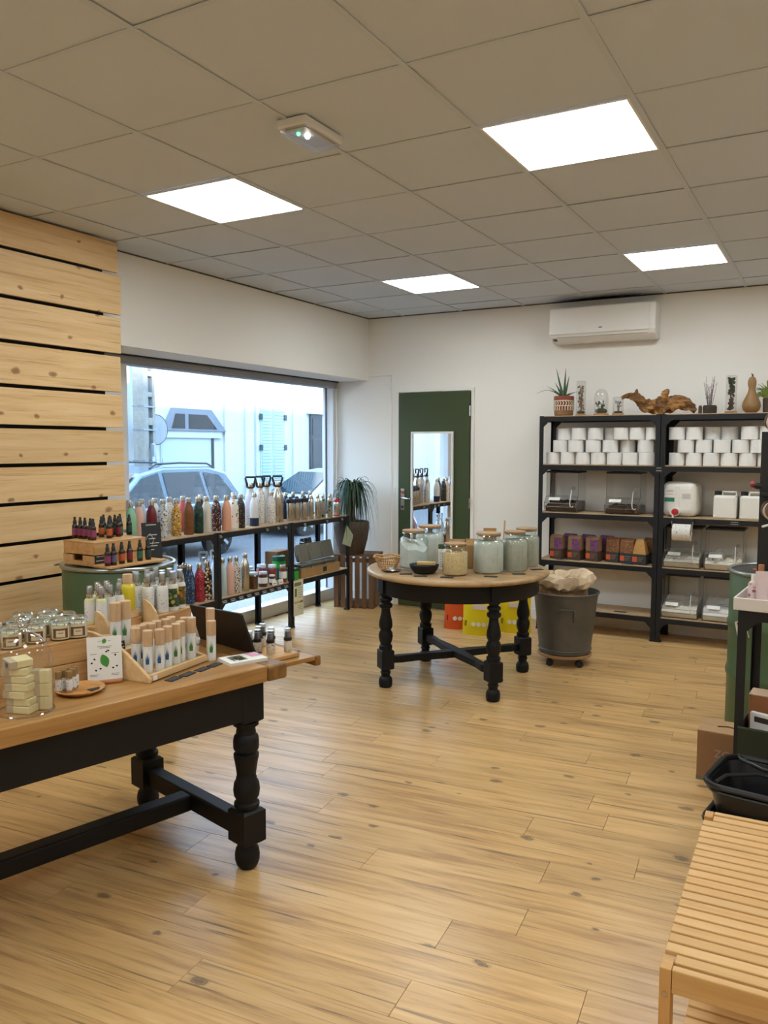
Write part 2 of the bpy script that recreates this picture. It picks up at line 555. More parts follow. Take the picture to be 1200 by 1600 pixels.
MB().box(XL, 2.7, YB-0.004, YB, ZC-0.004, ZC+0.045).build('edge_angle', M_ANGLE, ceiling)
MB().box(XL, XL+0.004, -2.7, YB, ZC-0.004, ZC+0.045).build('edge_angle', M_ANGLE, ceiling)

M_PANEL = emit('led_diffuser', PANEL_COLOR, PANEL_STRENGTH)
def light_panel(i, j, label):
    x, y = GX+i*GS, GY+j*GS
    t = thing('ceiling_light_panel', label, 'ceiling light', (x, y, ZC), 0, 'square ceiling light panels')
    fr = MB()
    a, b, c, d = 0.012, 0.022, 0.578, 0.588
    fr.box(a, d, a, b, 0, 0.03).box(a, d, c, d, 0, 0.03).box(a, b, b, c, 0, 0.03).box(c, d, b, c, 0, 0.03)
    fr.build('frame', M_WHITE, t)
    MB().box(b, c, b, c, 0.003, 0.02).build('diffuser', M_PANEL, t)
    return t
for (i, j), lb in zip(LIGHTS_IN, ['glowing square light panel, largest in view, above the round table and metal bin', 'glowing square light panel beside the emergency lamp, above the plank wall side',
                                  'glowing square light panel near the air conditioner', 'glowing square light panel near the top of the green door, towards the street window']):
    light_panel(i, j, lb)
for i, j in LIGHTS_OUT:
    light_panel(i, j, 'square ceiling light panel over the camera side of the shop, out of view')

# ---- shop window onto the street
M_FRAME = mat('window_frame_paint', '#98999c', 0.5)
M_FRAMEW = mat('window_frame_white', '#dcdcdc', 0.5)
win = root('window_1')
XG = -4.52
MB().box(-4.58, -4.46, 3.6, 7.0, 2.125, 2.19).box(-4.50, -4.44, 3.6, 5.1, 2.135, 2.185).box(-4.50, -4.44, 5.104, 6.94, 2.135, 2.185).build('head_frame', M_FRAME, win, bev=0.004)
MB().box(-4.58, -4.46, 6.93, 7.0, 0.11, 2.125).build('jamb', M_FRAMEW, win, bev=0.004)
MB().box(-4.58, -4.46, 4.16, 4.23, 0.11, 2.125).build('jamb', M_FRAMEW, win, bev=0.004)
MB().box(-4.60, -4.47, 3.6, 7.0, 0.0, 0.11).build('sill', M_FRAMEW, win, bev=0.004)
MB().box(-4.545, -4.535, 6.915, 6.93, 0.11, 2.125).build('gasket', M_BLACK, win)
MB().box(-4.523, -4.517, 4.23, 6.92, 0.11, 2.125).build('pane', glass('window_glass', (0.97, 0.99, 1.0), 0.02, 0.0), win)
MB().box(-4.438, -4.425, 3.6, 6.98, 2.178, 2.1895).build('shadow_gap', M_BLACK, win)
# solid stretch of the window wall hidden behind the planks
MB().box(-4.58, -4.46, 3.6, 4.16, 0.11, 2.125).build('side_panel', M_FRAMEW, win)
MB().tube([(-4.44, 6.955, 2.12), (-4.43, 6.955, 1.6), (-4.435, 6.95, 1.2), (-4.43, 6.96, 0.95), (-4.44, 6.955, 0.7)], 0.006, 6).build('pull_cord', M_WHITE, win)

# ---- green door in the back wall
M_DOOR = mat('door_green', '#3b4727', 0.45, spec=0.4)
door = root('door_1', loc=(-3.742, 6.968, 0))
MB().box(0.006, 0.746, 0, 0.04, 0.008, 2.053).build('leaf', M_DOOR, door, bev=0.002)
MB().box(-0.03, 0.0, 0.012, 0.034, 0, 2.088).box(0.752, 0.782, 0.012, 0.034, 0, 2.088).box(0.0, 0.752, 0.012, 0.034, 2.06, 2.088).build('door_frame', M_WALL, door, bev=0.002)
hd = MB().box(0.035, 0.075, -0.008, 0.0, 0.93, 1.14).build('handle_plate', M_STEEL, door, bev=0.002)
MB().tube([(0.055, -0.008, 1.05), (0.055, -0.05, 1.05), (0.075, -0.056, 1.05), (0.165, -0.05, 1.048)], 0.009, 8).build('lever', M_CHROME, hd)
MB().cyl(0, 0, 0, 0.012, 0.014, 14).build('lock_knob', mat('lock_red', '#a83a34', 0.5), hd, (0.055, -0.008, 1.105), rot=(PI/2, 0, 0))
MB().cyl(0, 0, 0, 0.006, 0.011, 14).build('keyhole', M_BLACK, hd, (0.055, -0.008, 0.965), rot=(PI/2, 0, 0))
for z in (1.87, 1.02, 0.2):
    MB().cyl(0.752, -0.006, z-0.045, z, 0.009, 10).cyl(0.752, -0.006, z+0.003, z+0.05, 0.009, 10, 0).build('hinge', M_CHROME, door)

# mirror hung on the door
mir = thing('wall_mirror', 'tall white framed mirror hung on the green door', 'mirror', (-3.592, 6.964, 0.40))
W_, H_ = 0.441, 1.285
MB().box(0, W_, -0.022, 0.0, 0, 0.018).box(0, W_, -0.022, 0.0, H_-0.018, H_).box(0, 0.02, -0.022, 0.0, 0.018, H_-0.018).box(W_-0.02, W_, -0.022, 0, 0.018, H_-0.018).build('mirror_frame', M_WHITE, mir, bev=0.002)
MB().box(0.02, W_-0.02, -0.010, -0.003, 0.018, H_-0.018).build('mirror_glass', mat('mirror_silver', (0.92, 0.93, 0.93), 0.0, 1.0), mir)
# light switch by the door
sw = thing('light_switch', 'small white light switch on the wall beside the green door', 'switch', (-3.79, 7.0, 1.125))
MB().box(-0.022, 0.022, -0.008, 0, -0.045, 0.045).build('switch_plate', M_WALL, sw, bev=0.002)
MB().box(-0.012, 0.012, -0.012, -0.008, -0.022, 0.022).build('rocker', M_WHITE, sw, bev=0.001)

# ---- rough timber cladding in front of the window wall
M_PINE = wood('rough_pine', '#e2c292', '#dbb885', '#cda56e', 1, 30, 20, 0.6, knots=0.9, knot_col='#7a4c26', knot_scale=6.5, bump=0.2, tone=0.05, streak=0.25, streak_col='#b88c56', cross=2, knot_keep=0.55, knot_r=0.12, lines=0.4)
clad = thing('plank_cladding', 'rough pale pine planks mounted with gaps as a wall beside the window', 'wall cladding', (-3.905, 3.665, 0))
PX = [(0, 325), (372, 378), (428, 0)]
zt = 2.780
gap = 0.021
bounds = [2.778, 2.578, 2.322, 2.088, 1.853, 1.635, 1.425, 1.214, 0.998, 0.790, 0.565, 0.345, 0.12]
for n, (z1, z0) in enumerate(zip(bounds, bounds[1:])):
    dx = 0.012 if n == 0 else rr.uniform(-0.003, 0.003)
    e = [0.0, 0.006, 0.0, -0.004, 0.0, 0.004, 0.006, 0.012, 0.010, 0.0, 0.0, 0.0][n]
    q = MB()
    q.box(-0.024-dx, -dx, -3.2, e-0.005, z0+gap, z1)
    q.build('plank', M_PINE, clad, bev=0.0015, seg=1)
MB().box(-0.0395, -0.0370, -3.2, -0.105, 0.1, 2.77).build('backing_sheet', mat('backing_black', '#0b0a09', 0.9), clad)  # black sheet added behind the planks, puts the dark of their gaps into colour
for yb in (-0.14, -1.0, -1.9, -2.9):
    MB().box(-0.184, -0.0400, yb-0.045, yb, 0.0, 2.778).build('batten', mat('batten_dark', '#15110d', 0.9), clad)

# ---- air conditioner
ac = thing('air_conditioner', 'white split air conditioner mounted high on the back wall', 'air conditioner', (-2.20, 7.0, 2.42))
body = [(0, 0), (-0.12, 0.0), (-0.19, 0.035), (-0.205, 0.07), (-0.205, 0.27), (-0.195, 0.285), (0, 0.285)]
q = MB(); q.T = Matrix(((0, 0, 1, 0), (1, 0, 0, 0), (0, 1, 0, 0), (0, 0, 0, 1)))
q.prism(body, 0.0, 0.865); q.build('casing', M_WHITE, ac, bev=0.012, seg=3)
MB().box(0.0, 0.82, -0.215, -0.205, 0.062, 0.275).build('front_panel', mat('ac_front', '#e4e1da', 0.35), ac, bev=0.004)
q = MB(); q.T = Matrix(((0, 0, 1, 0), (1, 0, 0, 0), (0, 1, 0, 0), (0, 0, 0, 1)))
q.prism([(-0.195, 0.045), (-0.125, 0.008), (-0.122, 0.003), (-0.199, 0.041)], 0.06, 0.80); q.build('air_flap', mat('ac_flap', '#cfcbc3', 0.4), ac)
MB().box(0.03, 0.055, -0.196, -0.15, 0.014, 0.03).build('side_vent', M_BLACK, ac)
MB().box(0.415, 0.445, -0.2165, -0.215, 0.098, 0.106).build('maker_badge', mat('badge_grey', '#55544f', 0.4), ac)

# ---- emergency lamp on the ceiling
em = thing('emergency_light', 'white emergency lamp with clear cover fixed to the ceiling', 'emergency light', (-1.875, 2.752, ZC))
MB().box(-0.068, 0.068, -0.13, 0.13, -0.030, 0).build('base', M_WHITE, em, bev=0.004)
MB().box(-0.062, 0.062, -0.124, 0.124, -0.05, -0.0305).build('cover', glass('frosted_cover', (0.93, 0.92, 0.90), 0.08, 0.25), em, bev=0.008)
MB().box(-0.045, 0.045, -0.10, 0.11, -0.034, -0.0305).build('reflector', mat('lamp_reflector', '#b9b5ad', 0.4), em)
MB().ball(0.005, -0.025, -0.038, 0.011, 12, 8).build('lamp_led', emit('emergency_white', (1, 1, 0.95), 14), em)
MB().ball(-0.012, -0.062, -0.038, 0.008, 10, 6).build('status_led', emit('emergency_green', (0.1, 1.0, 0.45), 3), em)

# soft-edged dark patch on the ceiling edge above the air conditioner
def dark_fade():
    m = bpy.data.materials.new('dark_fade')
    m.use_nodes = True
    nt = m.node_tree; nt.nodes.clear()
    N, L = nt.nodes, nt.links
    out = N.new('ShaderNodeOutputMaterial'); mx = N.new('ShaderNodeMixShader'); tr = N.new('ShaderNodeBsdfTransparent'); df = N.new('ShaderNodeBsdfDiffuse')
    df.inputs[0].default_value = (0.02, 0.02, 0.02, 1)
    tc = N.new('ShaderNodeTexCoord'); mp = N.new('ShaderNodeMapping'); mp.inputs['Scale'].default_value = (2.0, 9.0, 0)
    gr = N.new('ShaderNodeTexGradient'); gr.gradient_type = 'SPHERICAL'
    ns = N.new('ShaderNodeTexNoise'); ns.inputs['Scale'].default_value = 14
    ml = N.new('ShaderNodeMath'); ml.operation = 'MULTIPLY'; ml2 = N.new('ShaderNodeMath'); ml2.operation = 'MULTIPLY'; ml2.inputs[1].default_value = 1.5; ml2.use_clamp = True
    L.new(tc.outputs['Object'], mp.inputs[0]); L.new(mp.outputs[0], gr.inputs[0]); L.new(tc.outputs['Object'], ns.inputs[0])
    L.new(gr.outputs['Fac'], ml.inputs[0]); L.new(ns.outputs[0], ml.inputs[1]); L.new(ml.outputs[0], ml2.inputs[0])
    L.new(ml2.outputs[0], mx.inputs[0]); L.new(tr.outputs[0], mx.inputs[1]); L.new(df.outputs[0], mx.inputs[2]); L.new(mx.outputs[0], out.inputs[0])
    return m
MB().box(-0.52, 0.52, -0.13, 0.03, 0, 0.0004).build('dark_patch', dark_fade(), ceiling, (-1.80, 6.96, ZC-0.0012))

# ================================================================== THE STREET OUTSIDE
ZS = -0.40
M_ASPH = mat('asphalt', '#54575c', 0.85, bump=0.2, bump_scale=60, var=0.08)
road = MB().box(-14, -5.9, -14, 34, ZS-0.2, ZS).build('road', M_ASPH); road['kind'] = 'structure'
pv = MB().box(-5.9, -4.6, -14, 34, ZS-0.2, -0.16).box(-14.0, -11.6, -14, 34, ZS, ZS+0.1).build('pavement', mat('pavement_concrete', '#84827e', 0.85, var=0.06)); pv['kind'] = 'structure'
wo = MB().box(-4.76, -4.6, -14, 3.6, -0.5, 6.0).box(-4.76, -4.6, 7.55, 34, -0.5, 6.0).box(-4.76, -4.6, 3.6, 7.0, 2.19, 6.0).box(-4.76, -4.6, 3.6, 7.0, -0.5, 0.0).build('wall_outside', mat('outside_render', '#d8d3c8', 0.9)); wo['kind'] = 'structure'

# house across the street
M_FAC = mat('house_render_white', '#bfc3c3', 0.9, bump=0.1, bump_scale=30, var=0.03)
M_SHUT = mat('shutter_paint', '#a6bbc0', 0.6)
house = thing('townhouse', 'sunlit white townhouse with garage and shuttered window across the street', 'building', (-12.5, 0, 0))
MB().box(-5, 0, 9.0, 30.0, ZS, 6.5).build('wall', M_FAC, house)
MB().box(-0.02, 0.03, 9.0, 30.0, ZS, 0.35).build('plinth', mat('plinth_grey', '#7c858a', 0.9), house)
gd = MB().box(0.0, 0.02, 12.72, 14.30, ZS+0.1, 1.73).build('garage_door', mat('garage_white', '#a9b6bc', 0.6), house)
for k in range(7):
    z = ZS+0.14+k*0.225
    MB().box(0.02, 0.032, 12.76, 14.27, z, z+0.21).build('door_panel', MATS['garage_white'], gd, bev=0.004)
MB().box(0.0, 0.06, 12.55, 14.62, 1.73, 1.88).build('garage_lintel', mat('lintel_white', '#b4babe', 0.8), house)
MB().box(0.0, 0.05, 14.30, 14.36, ZS+0.1, 1.73).build('garage_post', mat('dark_gap', '#2a3038', 0.8), house)
q = MB(); q.T = Matrix(((0, 0, 1, 0), (1, 0, 0, 0), (0, 1, 0, 0), (0, 0, 0, 1)))
q.prism([(12.75, 1.88), (14.75, 1.88), (14.25, 2.36), (13.05, 2.36)], 0.0, 0.09); q.build('fanlight_frame', mat('fanlight_grey', '#747a84', 0.8), house)
for poly in ([(12.98, 1.93), (13.38, 1.93), (13.38, 2.24), (13.10, 2.24)], [(13.50, 1.93), (14.42, 1.93), (14.08, 2.24), (13.50, 2.24)]):
    q = MB(); q.T = Matrix(((0, 0, 1, 0), (1, 0, 0, 0), (0, 1, 0, 0), (0, 0, 0, 1)))
    q.prism(poly, 0.08, 0.10); q.build('fanlight_pane', mat('dark_pane', '#1e242b', 0.2), house)
# pilaster strips of the facade
for y0, y1 in ((14.75, 15.05), (15.5, 15.8), (17.45, 17.75)):
    MB().box(0.0, 0.05, y0, y1, 0.3, 6.5).build('pilaster', M_FAC, house)
def arch(y0, y1, z0, z1, rise):
    n = 8
    top = [(y1-(y1-y0)*k/n, z1+rise*math.sin(PI*k/n)) for k in range(n+1)]
    return [(y0, z0), (y1, z0)]+top
q = MB(); q.T = Matrix(((0, 0, 1, 0), (1, 0, 0, 0), (0, 1, 0, 0), (0, 0, 0, 1)))
q.prism(arch(15.90, 17.16, 0.62, 2.52, 0.14), 0.0, 0.06); q.build('window_surround', mat('surround_white', '#c4caca', 0.8), house)
for a, b in ((16.03, 16.515), (16.53, 17.02)):
    sh = MB().box(0.06, 0.085, a, b, 0.70, 2.50).build('shutter', M_SHUT, house)
    for k in range(22):
        z = 0.76+k*0.078
        MB().box(0.085, 0.096, a+0.05, b-0.05, z, z+0.055).build('slat', M_SHUT, sh)
    hy = a if a < 16.3 else b
    for z in (1.45, 2.2):
        MB().box(0.085, 0.12, hy-0.05, hy+0.05, z, z+0.14).build('hinge', mat('hinge_iron', '#3a424a', 0.7), sh)
dr = MB().box(0.0, 0.06, 18.23, 18.78, ZS+0.1, 2.40).build('front_door', mat('front_door_dark', '#20262e', 0.5), house)
for z0, z1 in ((0.0, 0.75), (0.85, 1.75), (1.85, 2.3)):
    MB().box(0.06, 0.075, 18.31, 18.70, z0, z1).build('door_panel', MATS['front_door_dark'], dr, bev=0.01)
q = MB(); q.T = Matrix(((0, 0, 1, 0), (1, 0, 0, 0), (0, 1, 0, 0), (0, 0, 0, 1)))
q.prism(arch(18.10, 19.0, 2.42, 2.50, 0.10), 0.0, 0.12); q.build('door_arch', mat('surround_white', '#c4caca', 0.8), house)

# second house further down, seen in the mirror
house2 = thing('corner_house', 'pale corner house with a small shop sign, seen in the mirror', 'building', (-12.5, 0, 0))
MB().box(-5, 0.0, -14.0, 8.9, ZS, 6.5).build('wall', mat('corner_render', '#b8b4ac', 0.9), house2)
sg = MB().box(0.0, 0.08, -7.5, -4.5, 2.3, 2.75).build('shop_sign', mat('sign_cream', '#e6c9a8', 0.6), house2)
MB().box(0.08, 0.09, -5.2, -4.8, 2.38, 2.66).build('sign_mark', mat('sign_red', '#c23a2c', 0.6), sg)

# utility pole with slots and cable duct
pole = thing('utility_pole', 'pale concrete utility pole with slots standing behind the silver car across the street', 'pole', (-11.95, 11.76, ZS), math.radians(20))
M_CONC = mat('pole_concrete', '#86837c', 0.9, var=0.12, var_scale=14)
q = MB()
for a, b in ((-0.27, -0.05), (0.14, 0.26)):
    q.box(-0.11, 0.11, a, b, 0.1, 6.5)
for z0, z1 in ((0.1, 1.0), (1.05, 1.9), (2.35, 2.5), (2.9, 3.0), (3.3, 3.4), (3.9, 6.5)):
    q.box(-0.11, 0.11, -0.05, 0.14, z0, z1)
q.build('shaft', M_CONC, pole, bev=0.012)
MB().box(-0.05, 0.06, -0.05, 0.14, 0.1, 3.3).build('web', mat('pole_web', '#4c555e', 0.9), pole)
MB().box(0.11, 0.16, -0.02, 0.10, 0.24, 2.0).build('cable_duct', mat('galvanised', '#9aa3ab', 0.45, 0.7), pole)
MB().box(0.11, 0.19, -0.01, 0.09, 1.75, 1.98).build('junction_box', mat('galvanised_box', '#8f989f', 0.5, 0.5), pole)
for z in (0.6, 0.95, 1.3, 1.65, 2.25, 2.7):
    MB().box(-0.118, 0.118, -0.275, 0.265, z, z+0.025).build('strap', mat('steel_strap', '#6f7880', 0.4, 0.8), pole)
sign = thing('road_sign', 'round road sign fixed beside the utility pole across the street', 'road sign', (-12.20, 12.30, ZS))
MB().tube([(0.1, -0.36, 2.2), (0.0, 0.0, 2.2)], 0.02, 8).tube([(0.1, -0.36, 2.35), (0.0, 0.0, 2.35)], 0.02, 8).build('bracket', MATS['galvanised'], sign)
q = MB(); q.lathe([(0, 0.0), (0.29, 0.0), (0.30, 0.006), (0.30, 0.018), (0, 0.02)], 32)
dsk = q.build('disc', mat('sign_back', '#8f959b', 0.4, 0.2), sign, (0.02, 0.0, 2.28), rot=(0, PI/2, 0))
MB().tube([(0.30*math.cos(2*PI*k/32), 0.30*math.sin(2*PI*k/32), 0.01) for k in range(32)], 0.012, 6, closed=True).build('disc_rim', mat('sign_rim', '#2a2f36', 0.5), sign, (0.02, 0.0, 2.28), rot=(0, PI/2, 0))

# parked cars
def car(name, label, loc, rz, paint, kind):
    t = thing(name, label, 'car', loc, rz)
    M_P = mat(name+'_paint', paint, 0.25, 0.35 if kind == 'wagon' else 0.0, coat=0.6)
    M_W = mat('car_window', '#1a2836', 0.06, spec=0.9)
    M_T = mat('tyre', '#17181a', 0.8)
    if kind == 'wagon':
        L_, Wd, belt, roof = 4.4, 0.88, 0.92, 1.60
        low = [(-2.2, 0.32), (2.15, 0.30), (2.2, 0.62), (2.05, 0.78), (1.15, 0.95), (-2.1, 0.98), (-2.22, 0.6)]
        gh = [(1.20, 0.92), (0.35, 1.50), (-0.2, 1.60), (-1.3, 1.59), (-1.75, 1.48), (-2.12, 0.96)]
        wins = [[(0.98, 0.98), (0.36, 1.42), (-0.02, 1.50), (-0.05, 0.98)], [(-0.15, 0.98), (-0.13, 1.50), (-1.02, 1.50), (-1.08, 1.0)], [(-1.17, 1.0), (-1.12, 1.49), (-1.52, 1.43), (-1.85, 1.03)]]
        ws = [(1.10, 0.98), (0.36, 1.48)]
        wheels = (1.38, -1.36)
    else:
        L_, Wd, belt, roof = 3.8, 0.84, 0.86, 1.42
        low = [(-1.85, 0.30), (1.85, 0.28), (1.92, 0.55), (1.75, 0.72), (1.0, 0.88), (-1.75, 0.92), (-1.9, 0.6)]
        gh = [(1.05, 0.86), (0.25, 1.36), (-0.25, 1.43), (-0.9, 1.40), (-1.35, 1.28), (-1.72, 0.90)]
        wins = [[(0.72, 0.90), (0.20, 1.26), (-0.05, 1.32), (-0.38, 1.32), (-0.48, 0.92)], [(-0.58, 0.93), (-0.50, 1.31), (-0.95, 1.27), (-1.35, 1.0)]]
        ws = [(0.98, 0.90), (0.26, 1.34)]
        wheels = (1.22, -1.22)
    RX = Matrix(((1, 0, 0, 0), (0, 0, -1, 0), (0, 1, 0, 0), (0, 0, 0, 1)))
    q = MB(); q.T = RX
    q.prism(low, -Wd, Wd); q.build('body', M_P, t, bev=0.09, seg=3)
    q = MB()
    n = len(gh); tp = max(z for _, z in gh); bt = min(z for _, z in gh)
    ins = [Wd-0.03-0.20*(z-bt)/(tp-bt) for _, z in gh]
    vv = [(x, -i_, z) for (x, z), i_ in zip(gh, ins)]+[(x, i_, z) for (x, z), i_ in zip(gh, ins)]
    fc = [tuple(range(n)), tuple(range(n, 2*n))[::-1]]+[(k, n+k, n+(k+1) % n, (k+1) % n) for k in range(n)]
    q.add(vv, fc); q.build('cabin', M_P, t, bev=0.05, seg=3)
    def side(x, z, s, o=0.012):
        return (x, s*(Wd-0.03-0.20*(z-bt)/(tp-bt)+o), z)
    for s in (1, -1):
        for w in wins:
            q = MB(); f = tuple(range(len(w)))
            q.add([side(x, z, s) for x, z in w]+[side(x, z, s, -0.03) for x, z in w], [f if s < 0 else f[::-1]])
            q.build('side_window', M_W, t)
        q = MB(); mx = wins[0][0][0]-0.08
        q.ball(mx, s*(Wd+0.10), 0.98 if kind == 'wagon' else 0.93, 0.09, 12, 8, 0, 0.7, 1.0, 1.1); q.build('wing_mirror', M_P, t)
        for wx in wheels:
            q = MB(); q.T = Matrix.Translation((wx, s*(Wd-0.09), 0.31)) @ Matrix.Rotation(-s*PI/2, 4, 'X')
            q.lathe([(0, 0.09), (0.20, 0.095), (0.21, 0.11), (0.30, 0.10), (0.315, 0.06), (0.315, -0.10), (0, -0.10)], 28)
            wh = q.build('wheel', M_T, t)
            q = MB(); q.T = Matrix.Translation((wx, s*(Wd-0.09), 0.31)) @ Matrix.Rotation(-s*PI/2, 4, 'X')
            q.lathe([(0, 0.115), (0.05, 0.115), (0.05, 0.10), (0.0, 0.10)], 16)
            for k in range(5):
                a = 2*PI*k/5
                c_, s_ = math.cos(a), math.sin(a)
                q.prism([(c_*0.04-s_*0.02, s_*0.04+c_*0.02), (c_*0.04+s_*0.02, s_*0.04-c_*0.02), (c_*0.21+s_*0.03, s_*0.21-c_*0.03), (c_*0.21-s_*0.03, s_*0.21+c_*0.03)], 0.098, 0.114)
            q.build('wheel_rim', mat('alloy', '#c9cdd2', 0.3, 0.8), wh)
    (x0, z0), (x1, z1) = ws
    i0 = Wd-0.10-0.20*(z0-bt)/(tp-bt); i1 = Wd-0.10-0.20*(z1-bt)/(tp-bt)
    MB().quad((x0+0.05, -i0, z0+0.02), (x0+0.05, i0, z0+0.02), (x1+0.06, i1, z1+0.02), (x1+0.06, -i1, z1+0.02)).build('windscreen', M_W, t)
    if kind == 'wagon':
        for s in (1, -1):
            MB().tube([(0.1, s*0.62, 1.57), (-0.05, s*0.62, 1.645), (-0.6, s*0.62, 1.66), (-1.3, s*0.62, 1.64), (-1.5, s*0.62, 1.55)], 0.018, 8).build('roof_rail', mat('rail_dark', '#2a3138', 0.5), t)
    return t
car('silver_estate_car', 'silver estate car with roof rails parked across the street', (-10.6, 10.0, ZS), -PI/2, '#5f7183', 'wagon')
car('white_hatchback_car', 'small white hatchback parked before the shuttered window', (-10.6, 16.1, ZS), -PI/2-0.3, '#b4bcc0', 'hatch')
car('red_hatchback_car', 'red hatchback further down the street, seen in the mirror', (-7.6, 2.4, ZS), -PI/2, '#8e1420', 'hatch')

# ================================================================== FURNITURE
# ---- boltless steel racks
def rack(name, label, loc, rz, W, D, H, shelves, group):
    t = thing(name, label, 'shelving rack', loc, rz, group)
    pw, th = 0.036, 0.003
    for sx in (0, 1):
        for sy in (0, 1):
            x = 0 if sx == 0 else W
            y = 0 if sy == 0 else D
            dx, dy = (1 if sx == 0 else -1), (1 if sy == 0 else -1)
            q = MB()
            q.box(min(x, x+dx*pw), max(x, x+dx*pw), min(y, y+dy*th), max(y, y+dy*th), 0, H)
            q.box(min(x, x+dx*th), max(x, x+dx*th), min(y+dy*th, y+dy*pw), max(y+dy*th, y+dy*pw), 0, H)
            q.build('post', M_RACK, t)
            MB().box(min(x-dx*0.003, x+dx*0.04), max(x-dx*0.003, x+dx*0.04), min(y-dy*0.003, y+dy*0.04), max(y-dy*0.003, y+dy*0.04), -0.0, 0.014).build('foot', M_BLACK, t)
    for z in shelves:
        bh, g = 0.046, 0.045
        poly = [(0.004, z-bh-g), (0.004, z-0.006), (W-0.004, z-0.006), (W-0.004, z-bh-g), (W-0.036, z-bh-g), (W-0.036-g, z-bh), (0.036+g, z-bh), (0.036, z-bh-g)]
        for y in (-0.0015, D-0.0015):
            q = MB(); q.T = Matrix(((1, 0, 0, 0), (0, 0, -1, y+0.003), (0, 1, 0, 0), (0, 0, 0, 1)))
            q.prism(poly, 0, 0.003)
            q.build('beam', M_RACK, t)
        for x in (0.003, W-0.0055):
            MB().box(x, x+0.0025, 0.004, D-0.004, z-bh, z-0.006).build('side_beam', M_RACK, t)
        b = MB().box(0.003, W-0.003, 0.004, D-0.004, z-0.009, z).build('shelf_board', M_MDF, t)
    return t
rack('steel_rack', 'tall black steel rack between the green door and the second tall rack', (-2.22, 6.635, 0), 0, 0.977, 0.345, 1.80, (1.80, 1.40, 1.00, 0.60, 0.20), 'tall black racks on the back wall')
rack('steel_rack', 'tall black steel rack behind the green drum, with jerrycans on it', (-1.238, 6.635, 0), 0, 0.98, 0.345, 1.80, (1.80, 1.40, 1.00, 0.60, 0.20), 'tall black racks on the back wall')
for y0, lb in ((5.61, 'low black rack in the window next to the potted plant'), (4.675, 'low black rack in the middle of the window'), (3.74, 'low black rack in the window, closest to the plank wall')):
    rack('steel_rack', lb, (-4.03, y0, 0), PI/2, 0.93, 0.365, 0.90, (0.90, 0.40), 'low black racks in the window')

# ---- turned legs
def leg_mesh(key, segs, blocks, mats):
    def mk():
        q = MB()
        for prof in segs:
            q.lathe(prof, 24)
        for (z0, z1, w) in blocks:
            c = 0.008
            q.box(-w/2, w/2, -w/2, w/2, z0+c, z1-c)
            q.lathe([(w/2*1.18, z0+c), (w/2*0.9, z0)], 4, smooth=False) if False else None
            for a, b, s in ((z0+c, z0, -1), (z1-c, z1, 1)):
                i = w/2-c*1.2
                h = w/2
                vv = [(-h, -h, a), (h, -h, a), (h, h, a), (-h, h, a), (-i, -i, b), (i, -i, b), (i, i, b), (-i, i, b)]
                ff = [(0, 1, 5, 4), (1, 2, 6, 5), (2, 3, 7, 6), (3, 0, 4, 7), (4, 5, 6, 7)]
                q.add(vv, ff if s > 0 else [f[::-1] for f in ff])
        return q.mesh('leg', mats)
    return cached(key, mk)

# long farmhouse table
UA = math.atan2(0.966, 0.258)
M_TOP = wood('table_top_oak', '#b68b54', '#a67a44', '#8a6234', 0, 22, 14, 0.38, knots=0.3, knot_col='#6a4522', knot_scale=3.2, bump=0.08, tone=0.05, streak=0.15, streak_col='#7d5526')
M_TOPE = wood('table_top_end', '#9c7340', '#8a6232', '#6f4c26', 1, 22, 12, 0.42, bump=0.1, tone=0.04)
tab = thing('farmhouse_table', 'long wooden table with black turned legs and stretcher, loaded with cosmetics', 'table', (-1.85, 2.285, 0), UA)
LL = -1.75
tv0, tv1 = -0.072, 0.79
nb = 3
for k in range(nb):
    a = tv0+(tv1-tv0)*k/nb; b = tv0+(tv1-tv0)*(k+1)/nb
    MB().box(LL-0.15, 0.045, a+(0.0006 if k else 0), b-0.0006, 0.698, 0.755).build('top_plank', M_TOP, tab, bev=0.004)
MB().box(0.046, 0.135, tv0-0.004, tv1+0.004, 0.696, 0.754).build('breadboard_end', M_TOPE, tab, bev=0.010, seg=3)
lf = MB().box(0.10, 0.432, 0.085, 0.64, 0.679, 0.6965).build('draw_leaf', M_TOP, tab, bev=0.002)
MB().box(0.405, 0.435, 0.080, 0.645, 0.655, 0.6975).build('end_batten', M_TOPE, lf, bev=0.006)
MB().box(LL, -0.03, -0.045, -0.020, 0.565, 0.697).build('apron', M_BLACKP, tab, bev=0.002)
MB().box(LL, -0.03, 0.727, 0.752, 0.565, 0.697).build('apron', M_BLACKP, tab, bev=0.002)
MB().box(0.012, 0.035, 0.04, 0.66, 0.565, 0.628).build('end_apron', M_BLACKP, tab, bev=0.002)
prof_long = [(0.030, 0.552), (0.047, 0.548), (0.047, 0.536), (0.036, 0.530), (0.034, 0.520), (0.036, 0.512), (0.036, 0.503), (0.044, 0.494), (0.047, 0.478), (0.047, 0.455), (0.045, 0.445), (0.037, 0.440), (0.036, 0.432), (0.046, 0.428), (0.046, 0.418), (0.042, 0.400), (0.036, 0.360), (0.035, 0.345), (0.038, 0.340), (0.038, 0.334), (0.046, 0.318), (0.049, 0.295), (0.046, 0.272), (0.038, 0.258), (0.038, 0.252), (0.046, 0.246), (0.047, 0.236), (0.042, 0.228), (0.040, 0.215)]
foot_long = [(0.03, 0.098), (0.034, 0.094), (0.034, 0.086), (0.042, 0.072), (0.046, 0.050), (0.045, 0.030), (0.038, 0.010), (0.030, 0.0), (0, 0.0)]
lm = leg_mesh('long', [prof_long, foot_long[::-1]], [(0.548, 0.698, 0.092), (0.095, 0.225, 0.098)], [M_BLACKP])
